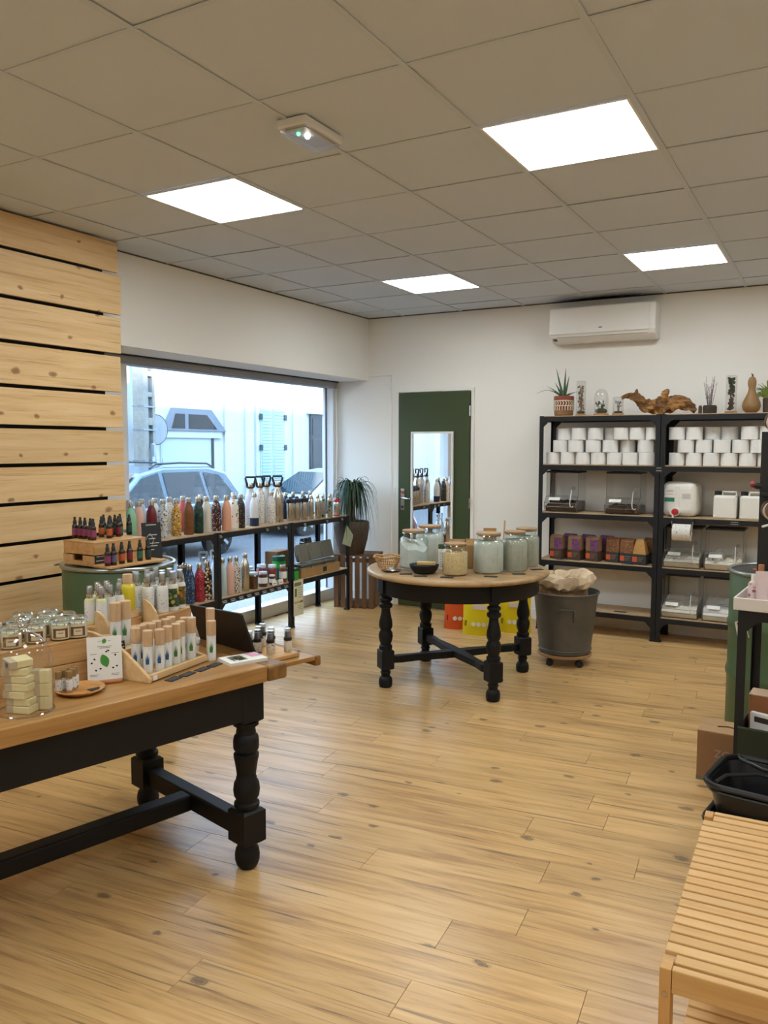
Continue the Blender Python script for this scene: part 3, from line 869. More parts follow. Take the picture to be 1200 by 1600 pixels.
# profiles run top to bottom: turn them so the faces look outwards
for lx in (0.0, LL+0.1):
    for ly in (0.0, 0.707):
        link('leg', lm, tab, (lx, ly, 0))
    MB().box(lx-0.03, lx+0.03, 0.045, 0.662, 0.115, 0.185).build('stretcher', M_BLACKP, tab, bev=0.006)
MB().box(LL+0.13, -0.03, 0.353-0.036, 0.353+0.036, 0.118, 0.182).build('long_stretcher', M_BLACKP, tab, bev=0.008)

# round table
RC = (-2.185, 4.90)
M_RTOP = wood('round_top_oak', '#bb9c70', '#aa8a60', '#8c6c46', 0, 20, 10, 0.4, knots=0.25, knot_col='#6a4a28', bump=0.06, tone=0.0)
rt = thing('round_table', 'round wooden table with black turned legs and crossed stretchers, holding glass jars', 'table', (RC[0], RC[1], 0), math.radians(5.3))
MB().lathe([(0, 0.715), (0.575, 0.715), (0.59, 0.719), (0.597, 0.728), (0.597, 0.737), (0.590, 0.746), (0.575, 0.75), (0, 0.75)], 72).build('table_top', M_RTOP, rt)
MB().lathe([(0.50, 0.605), (0.528, 0.605), (0.53, 0.61), (0.53, 0.715), (0.50, 0.715)], 64).build('apron', M_BLACKP, rt)
rp = [(0.034, 0.612), (0.034, 0.600), (0.026, 0.594), (0.025, 0.586), (0.036, 0.580), (0.038, 0.570), (0.032, 0.560), (0.028, 0.556), (0.028, 0.548), (0.037, 0.542), (0.039, 0.530), (0.036, 0.520), (0.027, 0.514), (0.025, 0.506), (0.026, 0.490), (0.031, 0.462), (0.038, 0.425), (0.039, 0.400), (0.034, 0.382), (0.030, 0.376), (0.030, 0.372), (0.038, 0.356), (0.041, 0.334), (0.037, 0.306), (0.030, 0.285), (0.030, 0.278), (0.038, 0.272), (0.038, 0.258), (0.036, 0.250), (0.036, 0.24)]
rf = [(0.028, 0.118), (0.026, 0.105), (0.032, 0.098), (0.026, 0.086), (0.026, 0.072), (0.036, 0.062), (0.040, 0.045), (0.040, 0.022), (0.036, 0.004), (0.030, 0.0), (0, 0)]
rp = [(r_*1.13, z_) for r_, z_ in rp]
rf = [(r_*1.1, z_) for r_, z_ in rf]
rm = leg_mesh('round', [rp[::-1], rf[::-1]], [(0.118, 0.248, 0.086), (0.606, 0.715, 0.072)], [M_BLACKP])
for k in range(4):
    a = PI/4+k*PI/2
    link('leg', rm, rt, (0.505*math.cos(a), 0.505*math.sin(a), 0), a)
for k in range(2):
    a = PI/4+k*PI/2
    q = MB(); q.T = Matrix.Rotation(a, 4, 'Z')
    hw = [(-0.465, 0.018), (-0.40, 0.030), (-0.30, 0.020), (-0.12, 0.034), (0, 0.038), (0.12, 0.034), (0.30, 0.020), (0.40, 0.030), (0.465, 0.018)]
    dz = 0.0 if k == 0 else 0.002
    q.prism([(x, -w) for x, w in hw]+[(x, w) for x, w in hw[::-1]], 0.155+dz, 0.200+dz)
    q.build('cross_stretcher', M_BLACKP, rt, bev=0.004)

# ---- steel drums
M_DRUM = mat('drum_green', '#4c6344', 0.42, spec=0.4)
M_RIM = mat('drum_clamp_ring', '#98a09c', 0.25, 0.85)
def drum(label, loc, H, lid_mat, rz, lever):
    t = thing('steel_drum', label, 'drum', loc, rz, 'green steel drums')
    R = 0.285
    z1, z2 = H*0.36, H*0.66
    prof = [(0, 0.0), (R-0.004, 0.0), (R, 0.008), (R, z1-0.03), (R+0.008, z1-0.008), (R+0.008, z1+0.008), (R, z1+0.03), (R, z2-0.03), (R+0.008, z2-0.008), (R+0.008, z2+0.008), (R, z2+0.03), (R, H-0.03), (R-0.005, H-0.02)]
    MB().lathe(prof, 64).build('barrel', M_DRUM, t)
    MB().lathe([(0, H-0.012), (R-0.012, H-0.012), (R-0.006, H-0.004)], 64).build('lid', lid_mat, t)
    MB().tube([(math.cos(2*PI*k/56)*(R+0.002), math.sin(2*PI*k/56)*(R+0.002), H-0.011) for k in range(56)], 0.0115, 10, closed=True).build('clamp_ring', M_RIM, t)
    q = MB()
    q.T = Matrix.Rotation(lever, 4, 'Z')
    q.box(R+0.006, R+0.028, -0.035, 0.035, H-0.026, H-0.006); q.tube([(R+0.022, -0.03, H-0.016), (R+0.026, 0.10, H-0.016)], 0.006, 8)
    q.build('clamp_lever', M_RIM, t, bev=0.003)
    return t
drum('green steel drum by the plank wall with oil bottles on its lid', (-3.35, 3.09, 0), 0.93, mat('drum_lid_dark', '#6c6a5a', 0.5), 0, math.radians(200))
drum('green steel drum beside the tall rack, behind the white tray table', (-0.232, 4.87, 0), 0.885, mat('drum_lid_black', '#24201b', 0.5), 0, math.radians(250))

# ---- slatted pine bench
M_BENCH = wood('bench_pine', '#dbb27a', '#d3a76b', '#c69859', 0, 26, 18, 0.45, knots=0.2, knot_col='#96703e', knot_scale=4.0, bump=0.05, tone=0.06)
bn = thing('slatted_bench', 'two tier pale wood bench with slatted top and slatted lower shelf', 'bench', (-0.292, 1.715, 0), math.radians(1.6))
BW, BL, BZ = 0.36, 0.845, 0.45
for x in (0.0, BW-0.024):
    for y in (0.0, BL-0.045):
        MB().box(x, x+0.024, y, y+0.045, 0, BZ).build('leg', wood('bench_pine_upright', '#cf9f63', '#c49357', '#b48347', 2, 26, 18, 0.45, bump=0.05), bn, bev=0.002)
        MB().cyl(0, 0, 0, 0.002, 0.006, 12).build('screw', M_STEEL, bn, (x+0.012, y if y == 0 else y+0.045, BZ-0.055), rot=(PI/2 if y == 0 else -PI/2, 0, 0))
for y in (0.0, BL-0.02):
    MB().box(0.025, BW-0.025, y+0.001, y+0.021, BZ-0.052, BZ).build('apron', M_BENCH, bn, bev=0.002)
for x in (0.026, BW-0.042):
    MB().box(x, x+0.016, 0.024, BL-0.024, BZ-0.058, BZ-0.0125).build('side_rail', M_BENCH, bn, bev=0.001)
    MB().box(x, x+0.016, 0.024, BL-0.024, 0.13, 0.168).build('side_rail', M_BENCH, bn, bev=0.001)
ns = 20
y0, y1 = 0.027, BL-0.027
p = (y1-y0)/ns
slat_me = MB().box(0.001, BW-0.001, 0, p-0.0075, -0.012, 0).mesh('slat', [M_BENCH])
slat_in = MB().box(0.026, BW-0.026, 0, p-0.0075, -0.012, 0).mesh('slat', [M_BENCH])
for k in range(ns):
    yy = y0+k*p+0.004
    inside = yy < 0.046 or yy > BL-0.046-p
    link('slat', slat_in if inside else slat_me, bn, (0, yy, BZ), 0, 0.0015, 1)
    link('slat', slat_in, bn, (0, yy, 0.181), 0, 0.0015, 1)

# ---- slatted crate under the plant
M_CRATEB = wood('crate_brown', '#7a5a3c', '#6a4c32', '#523924', 2, 22, 12, 0.6, bump=0.2, tone=0.08)
cr = thing('slatted_crate', 'upright brown wooden crate carrying the big potted plant', 'crate', (-4.07, 6.775, 0), math.radians(14))
cw, cd, ch = 0.40, 0.34, 0.50
for k in range(6):
    x = -cw/2+0.003+k*(cw-0.05)/5*1.0
    MB().box(x, x+0.046, -cd/2, -cd/2+0.012, 0.0, ch-0.002).build('slat', M_CRATEB, cr, bev=0.0015, seg=1)
for x in (-cw/2, cw/2-0.012):
    for k in range(5):
        y = -cd/2+0.014+k*(cd-0.07)/4
        MB().box(x, x+0.012, y, y+0.05, 0.0, ch-0.002).build('slat', M_CRATEB, cr, bev=0.0015, seg=1)
MB().box(-cw/2, cw/2, -cd/2, cd/2, ch, ch+0.014).build('top_board', M_CRATEB, cr, bev=0.002)
MB().box(-cw/2+0.013, cw/2-0.013, -cd/2+0.013, cd/2, 0.012, 0.03).build('bottom_board', M_CRATEB, cr)
for z in (0.03, 0.44):
    MB().box(-cw/2+0.013, cw/2-0.013, -cd/2+0.013, -cd/2+0.028, z, z+0.04).build('batten', M_CRATEB, cr)

# ---- rack table near the drum with the white tray, only its end shows
tb2 = rack('steel_rack', 'black rack table at the picture edge, carrying the white tray', (-0.352, 3.66, 0), math.radians(-4), 0.95, 0.40, 0.87, (0.87, 0.12), 'rack tables by the bench')

# ================================================================== GOODS ON THE WINDOW RACKS
def bottle_prof(h, r):
    k = h/0.26
    return [(0, 0), (r-0.003, 0), (r, 0.004*k), (r, 0.150*k), (r*0.98, 0.165*k), (r*0.86, 0.188*k), (r*0.66, 0.207*k), (r*0.52, 0.219*k), (r*0.48, 0.226*k)]
def cap_prof(h, r):
    k = h/0.26
    return [(r*0.50, 0.226*k), (r*0.55, 0.228*k), (r*0.55, 0.248*k), (r*0.50, 0.256*k), (r*0.36, 0.26*k), (0, 0.26*k)]
def steel_bottle(label, loc, m, h=0.265, r=0.036, band=None, group='insulated bottles in the window', rz=0.0, cap=None, name='insulated_bottle'):
    t = thing(name, label, 'bottle', loc, rz, group)
    link('body', cached(('ib', m.name, h, r), lambda: MB().lathe(bottle_prof(h, r), 24).mesh('body', [m])), t)
    cm = cap or M_STEEL
    link('cap', cached(('ic', cm.name, h, r), lambda: MB().lathe(cap_prof(h, r), 20).mesh('cap', [cm])), t)
    if band:
        link('base_band', cached(('ibb', band.name, h, r), lambda: MB().lathe([(r-0.002, -0.0005), (r+0.0006, 0.002), (r+0.0006, h*0.25), (r-0.001, h*0.252)], 24).mesh('base_band', [band])), t)
    return t
def handle_bottle(label, loc, m, h=0.30, r=0.045, rz=0.0, hm=None):
    """large flask with a hoop carried over its screw cap"""
    t = thing('large_flask', label, 'bottle', loc, rz, 'large flasks with carrying hoops in the window')
    pr = [(0, 0), (r-0.003, 0), (r, 0.004), (r, h*0.62), (r*0.97, h*0.67), (r*0.80, h*0.76), (r*0.58, h*0.84), (r*0.46, h*0.88), (r*0.44, h*0.91)]
    link('body', cached(('hb', m.name, h, r), lambda: MB().lathe(pr, 28).mesh('body', [m])), t)
    link('cap', cached(('hc', h, r), lambda: MB().lathe([(r*0.45, h*0.91), (r*0.48, h*0.92), (r*0.48, h*1.02), (r*0.40, h*1.05), (0, h*1.05)], 20).mesh('cap', [M_STEEL])), t)
    hm = hm or M_BLACK
    w = r*0.86
    def mk():
        q = MB()
        q.lathe([(r*0.50, h*0.92), (r*0.62, h*0.92), (r*0.62, h*0.955), (r*0.50, h*0.955)], 20)
        q.tube([(0, -r*0.58, h*0.94), (0, -w*0.72, h*1.02), (0, -w, h*1.17), (0, -w*0.9, h*1.20), (0, w*0.9, h*1.20), (0, w, h*1.17), (0, w*0.72, h*1.02), (0, r*0.58, h*0.94)], 0.0085, 8)
        return q.mesh('hoop_handle', [hm])
    link('hoop_handle', cached(('hh', h, r, hm.name), mk), t)
    return t
FL_BLUE = pattern('print_blue_flower', '#cfd6dc', ['#2d4c7c', '#e0b23c', '#7fa0bd', '#30445a'], 70, 0.42)
FL_YELL = pattern('print_yellow_flower', '#c99a34', ['#7a2c3c', '#e8c766', '#5a4a7a', '#e3e0d0'], 80, 0.42)
FL_PALE = pattern('print_pale_flower', '#e6e2da', ['#b5586a', '#6d7ea0', '#d9a55a'], 75, 0.3)
FL_DARK = pattern('print_dark_flower', '#2b1d26', ['#a03a4a', '#d98c7a', '#e0d0c0', '#4a6a4a'], 85, 0.38)
FL_BLACK = pattern('print_black_pebble', '#251f1c', ['#5a4638', '#14110f', '#8a7862'], 95, 0.40)
FL_NAVY = pattern('print_navy_flower', '#22365a', ['#7fa0c4', '#18253c', '#4a78a8'], 95, 0.40)
FL_RED = pattern('print_red_flower', '#a01f2a', ['#d4525a', '#5c1018', '#e08a70', '#3a4a7a'], 95, 0.38)
FL_MULTI = pattern('print_big_flower', '#1f2326', ['#e8dba0', '#d9532c', '#e8e4d8', '#e0a83a'], 60, 0.48)
FL_BW = pattern('print_black_white', '#d8d2c8', ['#1d1d20', '#2e2a2a', '#c9a24a'], 80, 0.42)
FL_LILA = pattern('print_lilac_spray', '#e2e0ea', ['#9a86b4', '#c89ab0', '#8aa0c8'], 90, 0.24)
FL_STRAW = pattern('print_strawberry', '#ece6dc', ['#c4303a', '#ece6dc', '#ece6dc', '#5a7a4a'], 40, 0.32)
FL_LEAF = pattern('print_dark_leaf', '#14302a', ['#1f4a3c', '#0f241f', '#2a5a48'], 45, 0.5)
Z1, Z2 = 0.90, 0.40
C = lambda n, h, **k: mat('paint_'+n, h, 0.32, **k)
up = [  # front row on the upper shelf, from the plank wall towards the plant
    (-4.135, 3.925, C('mint', '#8fc9a4'), 'pale mint green insulated bottle at the plank wall end of the shelf'),
    (-4.155, 4.015, C('blush', '#e0b3a4'), 'blush pink insulated bottle beside the mint green one'),
    (-4.150, 4.130, C('darkred', '#6d1a22'), 'plain dark red insulated bottle on the upper window shelf'),
    (-4.175, 4.262, FL_BLUE, 'white insulated bottle printed with blue and yellow flowers, beside the dark red one'),
    (-4.155, 4.375, FL_YELL, 'mustard yellow insulated bottle with dense flower print'),
    (-4.140, 4.487, mat('paint_woodbrown', '#7a4a26', 0.5, var=0.2, var_scale=30), 'wood brown insulated bottle between yellow flower print and dark green ones'),
    (-4.140, 4.590, FL_LEAF, 'dark green insulated bottle with leaf print'),
    (-4.150, 4.690, C('cream', '#ddd8c9'), 'cream insulated bottle with fine writing between dark green and dark flower ones'),
    (-4.145, 4.795, FL_DARK, 'dark plum insulated bottle with pink flower print'),
    (-4.100, 4.860, C('peach', '#e3a78a'), 'peach orange insulated bottle with pale motifs'),
    (-4.130, 4.985, FL_STRAW, 'white insulated bottle printed with red strawberries'),
    (-4.132, 5.067, FL_BLACK, 'black pebble print insulated bottle beside the strawberry one'),
]
for x, y, m, lb in up:
    steel_bottle(lb, (x, y, Z1), m, 0.268, 0.0362)
steel_bottle('white insulated bottle with a navy blue base, before the hooped flasks', (-4.135, 5.245, Z1), C('offwhite', '#e6e6e4'), 0.268, 0.0365, band=C('navy', '#1b2440'))
steel_bottle('white insulated bottle with tiny flower specks, before the steel hooped flask', (-4.150, 5.490, Z1), FL_PALE, 0.268, 0.0365)
up2 = [(-4.315, 4.08, C('rose', '#d8b7ae'), 'rose bottle half hidden behind blush pink and dark red ones'),
       (-4.320, 4.33, C('white', '#e8e8e8'), 'white bottle half hidden between blue flower and mustard print ones'),
       (-4.320, 4.475, FL_PALE, 'pale flower print bottle half hidden behind the mustard one'),
       (-4.320, 4.205, C('iceblue', '#c4d4de'), 'ice blue bottle half hidden behind the blue flower one'),
       (-4.320, 4.62, C('pinkred', '#d05a62'), 'coral red bottle half hidden behind the dark green one'),
       (-4.320, 4.815, FL_BLACK, 'black print bottle half hidden behind the cream one'),
       (-4.315, 5.20, C('palepink', '#e0c6c4'), 'pale pink bottle half hidden beside the first hooped flask')]
for x, y, m, lb in up2:
    steel_bottle(lb, (x, y, Z1), m, 0.268, 0.036, group='back row bottles on the upper window shelf')
handle_bottle('lilac print large flask with black hoop, behind the navy based bottle', (-4.235, 5.325, Z1), FL_LILA, 0.325, 0.047, -0.9)
handle_bottle('white speckled large flask with black hoop, between lilac and steel flasks', (-4.235, 5.450, Z1), FL_PALE, 0.325, 0.045, -0.9)
handle_bottle('grey large flask with black hoop half hidden beside the plain steel one', (-4.275, 5.590, Z1), C('greyflask', '#bdb9b2'), 0.325, 0.044, -0.6)
handle_bottle('plain brushed steel large flask with black hoop', (-4.195, 5.640, Z1), M_STEEL, 0.325, 0.050, -0.9)
# travel mugs with dark lids
def mug(label, loc, m, lid):
    t = thing('travel_mug', label, 'mug', loc, 0, 'steel travel mugs in the window')
    link('body', cached(('tm', m.name), lambda: MB().lathe([(0, 0), (0.028, 0), (0.031, 0.004), (0.033, 0.155), (0.032, 0.158)], 22).mesh('body', [m])), t)
    link('lid', cached(('tml', lid.name), lambda: MB().lathe([(0.033, 0.155), (0.040, 0.157), (0.041, 0.178), (0.037, 0.190), (0.022, 0.196), (0.014, 0.210), (0, 0.212)], 22).mesh('lid', [lid])), t)
M_NAVY = mat('lid_navy', '#171e2e', 0.4)
mug('steel travel mug with navy lid next to the big steel flask', (-4.145, 5.755, Z1), M_STEEL, M_NAVY)
mug('steel travel mug with navy lid, middle of three', (-4.135, 5.835, Z1), M_STEEL, M_NAVY)
mug('steel travel mug with black lid, third from the big steel flask', (-4.115, 5.920, Z1), M_STEEL, M_BLACK)
# slim steel bottles
def slim(label, loc, m, cap, h=0.215, r=0.0255, cat='slim'):
    t = thing('slim_steel_bottle', label, 'bottle', loc, 0, 'slim steel bottles near the plant')
    pr = [(0, 0), (r-0.002, 0), (r, 0.003), (r, h*0.70), (r*0.94, h*0.745), (r*0.72, h*0.80), (r*0.55, h*0.83)]
    link('body', cached(('sl', m.name, h, r), lambda: MB().lathe(pr, 22).mesh('body', [m])), t)
    if cat == 'dome':
        cp = [(r*0.80, h*0.80), (r*0.95, h*0.815), (r*0.98, h*0.87), (r*0.85, h*0.94), (r*0.5, h*0.99), (0, h)]
    else:
        cp = [(r*0.58, h*0.83), (r*0.62, h*0.835), (r*0.62, h*0.95), (r*0.50, h*0.99), (0, h)]
    link('cap', cached(('slc', cap.name, h, r, cat), lambda: MB().lathe(cp, 18).mesh('cap', [cap])), t)
    return t
GR_PR = pattern('print_green_on_steel', '#b3aca0', ['#1f6a4a', '#b3aca0', '#b3aca0'], 40, 0.5, 0.3, 0.8)
slim('plain slim steel bottle, first after the travel mugs', (-4.097, 6.000, Z1), M_STEEL, M_STEEL)
slim('plain slim steel bottle, second after the travel mugs', (-4.083, 6.085, Z1), M_STEEL, M_STEEL)
slim('slim steel bottle with green print beside the plain ones', (-4.080, 6.163, Z1), GR_PR, M_STEEL)
slim('slim steel bottle with green print next to the red capped one', (-4.062, 6.253, Z1), GR_PR, M_STEEL)
t = slim('short steel bottle with red dome cap at the plant end of the shelf', (-4.080, 6.395, Z1), M_STEEL, C('capred', '#b3242a'), 0.165, 0.031, 'dome')
link('base_ring', MB().lathe([(0.030, 0), (0.0318, 0.001), (0.0318, 0.012), (0.031, 0.013)], 20).mesh('base_ring', [MATS['paint_capred']]), t)
slim('short steel bottle with green dome cap behind the red capped one', (-4.125, 6.470, Z1), M_STEEL, C('capgreen', '#1f6a48'), 0.17, 0.028, 'dome')
for k, (x, y) in enumerate(((-4.30, 5.80), (-4.30, 5.90), (-4.29, 6.0), (-4.28, 6.14), (-4.27, 6.24))):
    steel_bottle('%s dark blue bottle in the back row behind the mugs, counted from the steel flask' % ORD[k], (x, y, Z1), C('midnight', '#26324a'), 0.235, 0.033, group='back row bottles on the upper window shelf')

# lower shelf
low = [(-4.165, 4.410, C('ivory', '#dcd9cf'), 0.285, 'ivory insulated bottle on the lower shelf beside the drum'),
       (-4.105, 4.450, FL_NAVY, 0.285, 'navy blue flower print bottle on the lower window shelf'),
       (-4.095, 4.540, FL_RED, 0.285, 'red flower print bottle on the lower window shelf'),
       (-4.110, 4.643, FL_MULTI, 0.285, 'black bottle with large cream and orange flowers on the lower shelf'),
       (-4.190, 4.735, C('skyblue', '#8fb4d8'), 0.28, 'sky blue bottle half hidden behind the rack post on the lower shelf'),
       (-4.125, 4.830, C('paleaqua', '#b4cccd'), 0.285, 'pale aqua bottle beside the pink one on the lower shelf'),
       (-4.100, 4.890, C('pinklow', '#e2b5a6'), 0.292, 'plain pink insulated bottle on the lower window shelf'),
       (-4.112, 4.980, FL_BW, 0.285, 'black and white flower print bottle beside the steel one'),
       (-4.090, 5.062, M_STEEL, 0.30, 'brushed steel bottle with paper tag on the lower shelf'),
       (-4.20, 4.50, C('deepblue', '#1c2740'), 0.285, 'deep blue bottle half hidden between ivory and navy print ones')]
for x, y, m, h, lb in low:
    t = steel_bottle(lb, (x, y, Z2), m, h, 0.0355, group='insulated bottles on the lower window shelf')
    if 'tag' in lb:
        MB().box(0.012, 0.014, -0.002, 0.034, 0.225, 0.265).build('paper_tag', M_PAPER, t, rot=(0.5, 0, 0.3))
for k, (x, y) in enumerate(((-4.285, 4.80), (-4.275, 4.92))):
    handle_bottle(['white flask with pale loop cap behind the cream flower bottle', 'white flask with pale loop cap behind the rack post'][k], (x, y, Z2), C('whiteflask', '#e2e4e6'), 0.27, 0.035, -0.9, hm=C('paleloop', '#ccd6e0'))
# preserve jars
M_JARBROWN = mat('brown_preserve', '#4c2614', 0.35, var=0.15, var_scale=40)
M_JARRED = mat('red_preserve', '#8c2420', 0.35, var=0.1, var_scale=40)
M_LIDB = mat('lid_blue_white', '#c6d2dc', 0.35)
def jar(label, loc, fill, h, r, lid, wrap=None, name='food_jar', group='jars on the lower window shelf'):
    t = thing(name, label, 'jar', loc, 0, group)
    link('contents', cached(('jc', fill.name, h, r), lambda: MB().lathe([(0, 0.004), (r-0.004, 0.004), (r-0.003, 0.008), (r-0.003, h*0.80), (0, h*0.80)], 22).mesh('contents', [fill])), t)
    link('glass', cached(('jg', h, r), lambda: MB().lathe([(0, 0), (r-0.002, 0), (r, 0.003), (r, h*0.80), (r*0.84, h*0.86), (r*0.84, h*0.88)], 22).mesh('glass', [M_GLASS])), t)
    link('lid', cached(('jl', lid.name, h, r), lambda: MB().lathe([(r*0.86, h*0.86), (r*0.90, h*0.865), (r*0.90, h*0.985), (r*0.86, h), (0, h)], 22).mesh('lid', [lid])), t)
    if wrap:
        link('paper_label', cached(('jw', wrap.name, h, r), lambda: MB().lathe([(r+0.0004, h*0.25), (r+0.0006, h*0.26), (r+0.0006, h*0.62), (r+0.0004, h*0.63)], 22).mesh('paper_label', [wrap])), t)
    return t
jar('brown preserve jar with pale lid beside the steel bottle', (-4.095, 5.165, Z2), M_JARBROWN, 0.135, 0.045, M_LIDB)
jar('brown jar with cream label and pale lid, second from the steel bottle', (-4.085, 5.285, Z2), M_JARBROWN, 0.125, 0.038, M_LIDB, M_PAPER)
jar('pale lidded jar half hidden behind the brown preserve jar', (-4.215, 5.27, Z2), M_JARBROWN, 0.16, 0.042, M_LIDB)
jar('pale lidded jar half hidden behind the labelled jar', (-4.205, 5.42, Z2), M_JARRED, 0.16, 0.042, M_LIDB)
jar('tall red brown jar behind the white price card', (-4.135, 5.475, Z2), M_JARRED, 0.155, 0.038, M_LIDB)
jar('small jar with white label before the tall red brown one', (-4.075, 5.395, Z2), M_JARBROWN, 0.085, 0.026, M_PAPER, M_PAPER)
jar('red jar with white band next to the green canister', (-4.075, 5.545, Z2), M_JARRED, 0.15, 0.032, M_STEEL, M_PAPER)
for k, (y, lb) in enumerate(((5.385, 'small white price card standing before the small jar'), (5.475, 'white price card standing before the tall red brown jar'))):
    t = thing('price_card', lb, 'price card', (-4.040, y, Z2), 0, 'white price cards on the lower shelf')
    MB().box(-0.001, 0.001, -0.03, 0.03, 0, 0.04).build('card', M_PAPER, t, rot=(0, -0.25, 0))
    MB().box(0.0012, 0.0016, -0.02, 0.018, 0.012, 0.017).build('writing', M_SLATE, t, rot=(0, -0.25, 0))
# green canister tower, green box and cardboard box
gc = thing('stacked_canister', 'round green snack canister tower with bright green middle ring', 'canister', (-4.20, 5.66, Z2), 0)
G1, G2 = mat('canister_dark_green', '#14543a', 0.4), mat('canister_bright_green', '#2fa23c', 0.4)
R_ = 0.055
MB().lathe([(0, 0), (R_-0.003, 0), (R_, 0.004), (R_, 0.10), (R_-0.002, 0.103)], 28).build('bottom_cup', G1, gc)
MB().lathe([(R_+0.0015, 0.103), (R_+0.002, 0.106), (R_+0.002, 0.158), (R_, 0.160)], 28).build('middle_ring', G2, gc)
MB().lathe([(R_+0.002, 0.160), (R_+0.003, 0.164), (R_+0.003, 0.195), (R_-0.004, 0.203), (0, 0.203)], 28).build('lid', G1, gc)
g2 = thing('green_box', 'square green lunch box behind the hanging leaflet', 'box', (-4.10, 5.70, Z2), 0)
MB().box(-0.05, 0.05, -0.045, 0.045, 0, 0.075).build('body', G2, g2, bev=0.008)
MB().box(-0.053, 0.053, -0.048, 0.048, 0.0755, 0.10).build('lid', G1, g2, bev=0.006)
cb = thing('cardboard_box', 'small kraft cardboard box behind the green canister', 'box', (-4.31, 5.80, Z2), 0.1)
MB().box(-0.065, 0.065, -0.12, 0.12, 0, 0.23).build('carton', M_CARD, cb, bev=0.003)
MB().box(0.0651, 0.0656, -0.10, -0.03, 0.12, 0.20).build('printed_label', mat('label_pale', '#d8c9b4', 0.7), cb)
# kraft tray with steel lunch boxes
M_TIN = mat('lunch_tin', '#8f8b80', 0.42, 0.85)
kt = thing('kraft_tray', 'long kraft cardboard tray under the steel lunch boxes', 'tray', (-4.115, 6.02, Z2), 0)
q = MB(); W2, L2, H2 = 0.13, 0.62, 0.075
q.box(0-W2/2, W2/2, -0.24, -0.24+L2, 0, 0.004).box(W2/2-0.004, W2/2, -0.24, -0.24+L2, 0.004, H2).box(-W2/2, -W2/2+0.004, -0.24, -0.24+L2, 0.004, H2).box(-W2/2+0.004, W2/2-0.004, -0.24, -0.236, 0.004, H2).box(-W2/2+0.004, W2/2-0.004, -0.244+L2, -0.24+L2, 0.004, H2)
q.build('tray_walls', M_KRAFT, kt)
MB().box(W2/2+0.0002, W2/2+0.001, 0.10, 0.16, 0.018, 0.06).build('black_sticker', M_SLATE, kt)
def tin(label, loc, sx, sy, sz, rot=None):
    t = thing('lunch_tin', label, 'lunch box', loc, 0, 'steel lunch boxes in the window')
    if rot: t.rotation_euler = rot
    MB().box(-sx/2, sx/2, -sy/2, sy/2, 0, sz*0.72).build('box_body', M_TIN, t, bev=0.014, seg=3)
    MB().box(-sx/2-0.003, sx/2+0.003, -sy/2-0.003, sy/2+0.003, sz*0.73, sz).build('box_lid', M_TIN, t, bev=0.012, seg=3)
    MB().box(-sx/2+0.02, sx/2-0.02, -sy/2+0.02, sy/2-0.02, sz, sz+0.003).build('lid_panel', M_TIN, t, bev=0.0015)
    return t
for k, (y, sy) in enumerate(((5.885, 0.165), (6.075, 0.19), (6.275, 0.19))):
    tin('steel lunch box lying in the kraft tray, %s from the hanging leaflet' % ORD[k], (-4.118, y, Z2+0.0045), 0.105, sy, 0.115)
for k, (y, sy) in enumerate(((5.90, 0.16), (6.09, 0.185), (6.285, 0.19))):
    tin('steel lunch box propped upright on the tray boxes, %s from the hanging leaflet' % ORD[k], (-4.160, y, Z2+0.197), 0.15, sy-0.02, 0.05, (0, 1.32, 0))
wr = thing('wire_basket', 'small wire basket with dark items behind the lunch boxes', 'basket', (-4.31, 6.22, Z2), 0)
q = MB()
for z in (0.01, 0.14, 0.27):
    q.tube([(-0.05, -0.1, z), (0.05, -0.1, z), (0.05, 0.1, z), (-0.05, 0.1, z)], 0.002, 6, closed=True)
for x, y in ((-0.05, -0.1), (0.05, -0.1), (0.05, 0.1), (-0.05, 0.1), (0.05, 0.0), (-0.05, 0.0)):
    q.tube([(x, y, 0.0), (x, y, 0.29)], 0.002, 6)
q.build('wire_frame', M_STEEL, wr)
for k in range(3):
    MB().lathe([(0, 0.012), (0.024, 0.012), (0.024, 0.26), (0.016, 0.30), (0, 0.305)], 14, 0.0, -0.06+k*0.06).build('dark_bundle', M_BLACK, wr)
# leaflet hanging from the rack post
lf = thing('hanging_leaflet', 'cream leaflet with green print hanging from the window rack post', 'leaflet', (-4.012, 5.665, 0.10))
MB().box(-0.001, 0.001, -0.055, 0.085, 0, 0.305).build('sheet', mat('leaflet_cream', '#d6cfb2', 0.7), lf)
MB().box(0.0011, 0.0015, -0.04, -0.01, 0.165, 0.235).build('green_figure', mat('leaf_green', '#4c7a3a', 0.7), lf)
MB().box(0.0011, 0.0015, -0.045, 0.055, 0.255, 0.285).build('heading', mat('heading_green', '#6d7a4a', 0.7), lf)
MB().box(0.0011, 0.0015, -0.05, 0.08, 0.105, 0.125).build('picture_strip', pattern('strip_print', '#b9a85a', ['#4a3a1e', '#3a5a2a', '#e0d49a'], 90, 0.5), lf)
for z in (0.155, 0.175, 0.195, 0.215, 0.235, 0.05, 0.065, 0.08):
    MB().box(0.0011, 0.0014, 0.005, 0.07, z, z+0.004).build('text_line', mat('print_grey', '#8a8774', 0.8), lf)
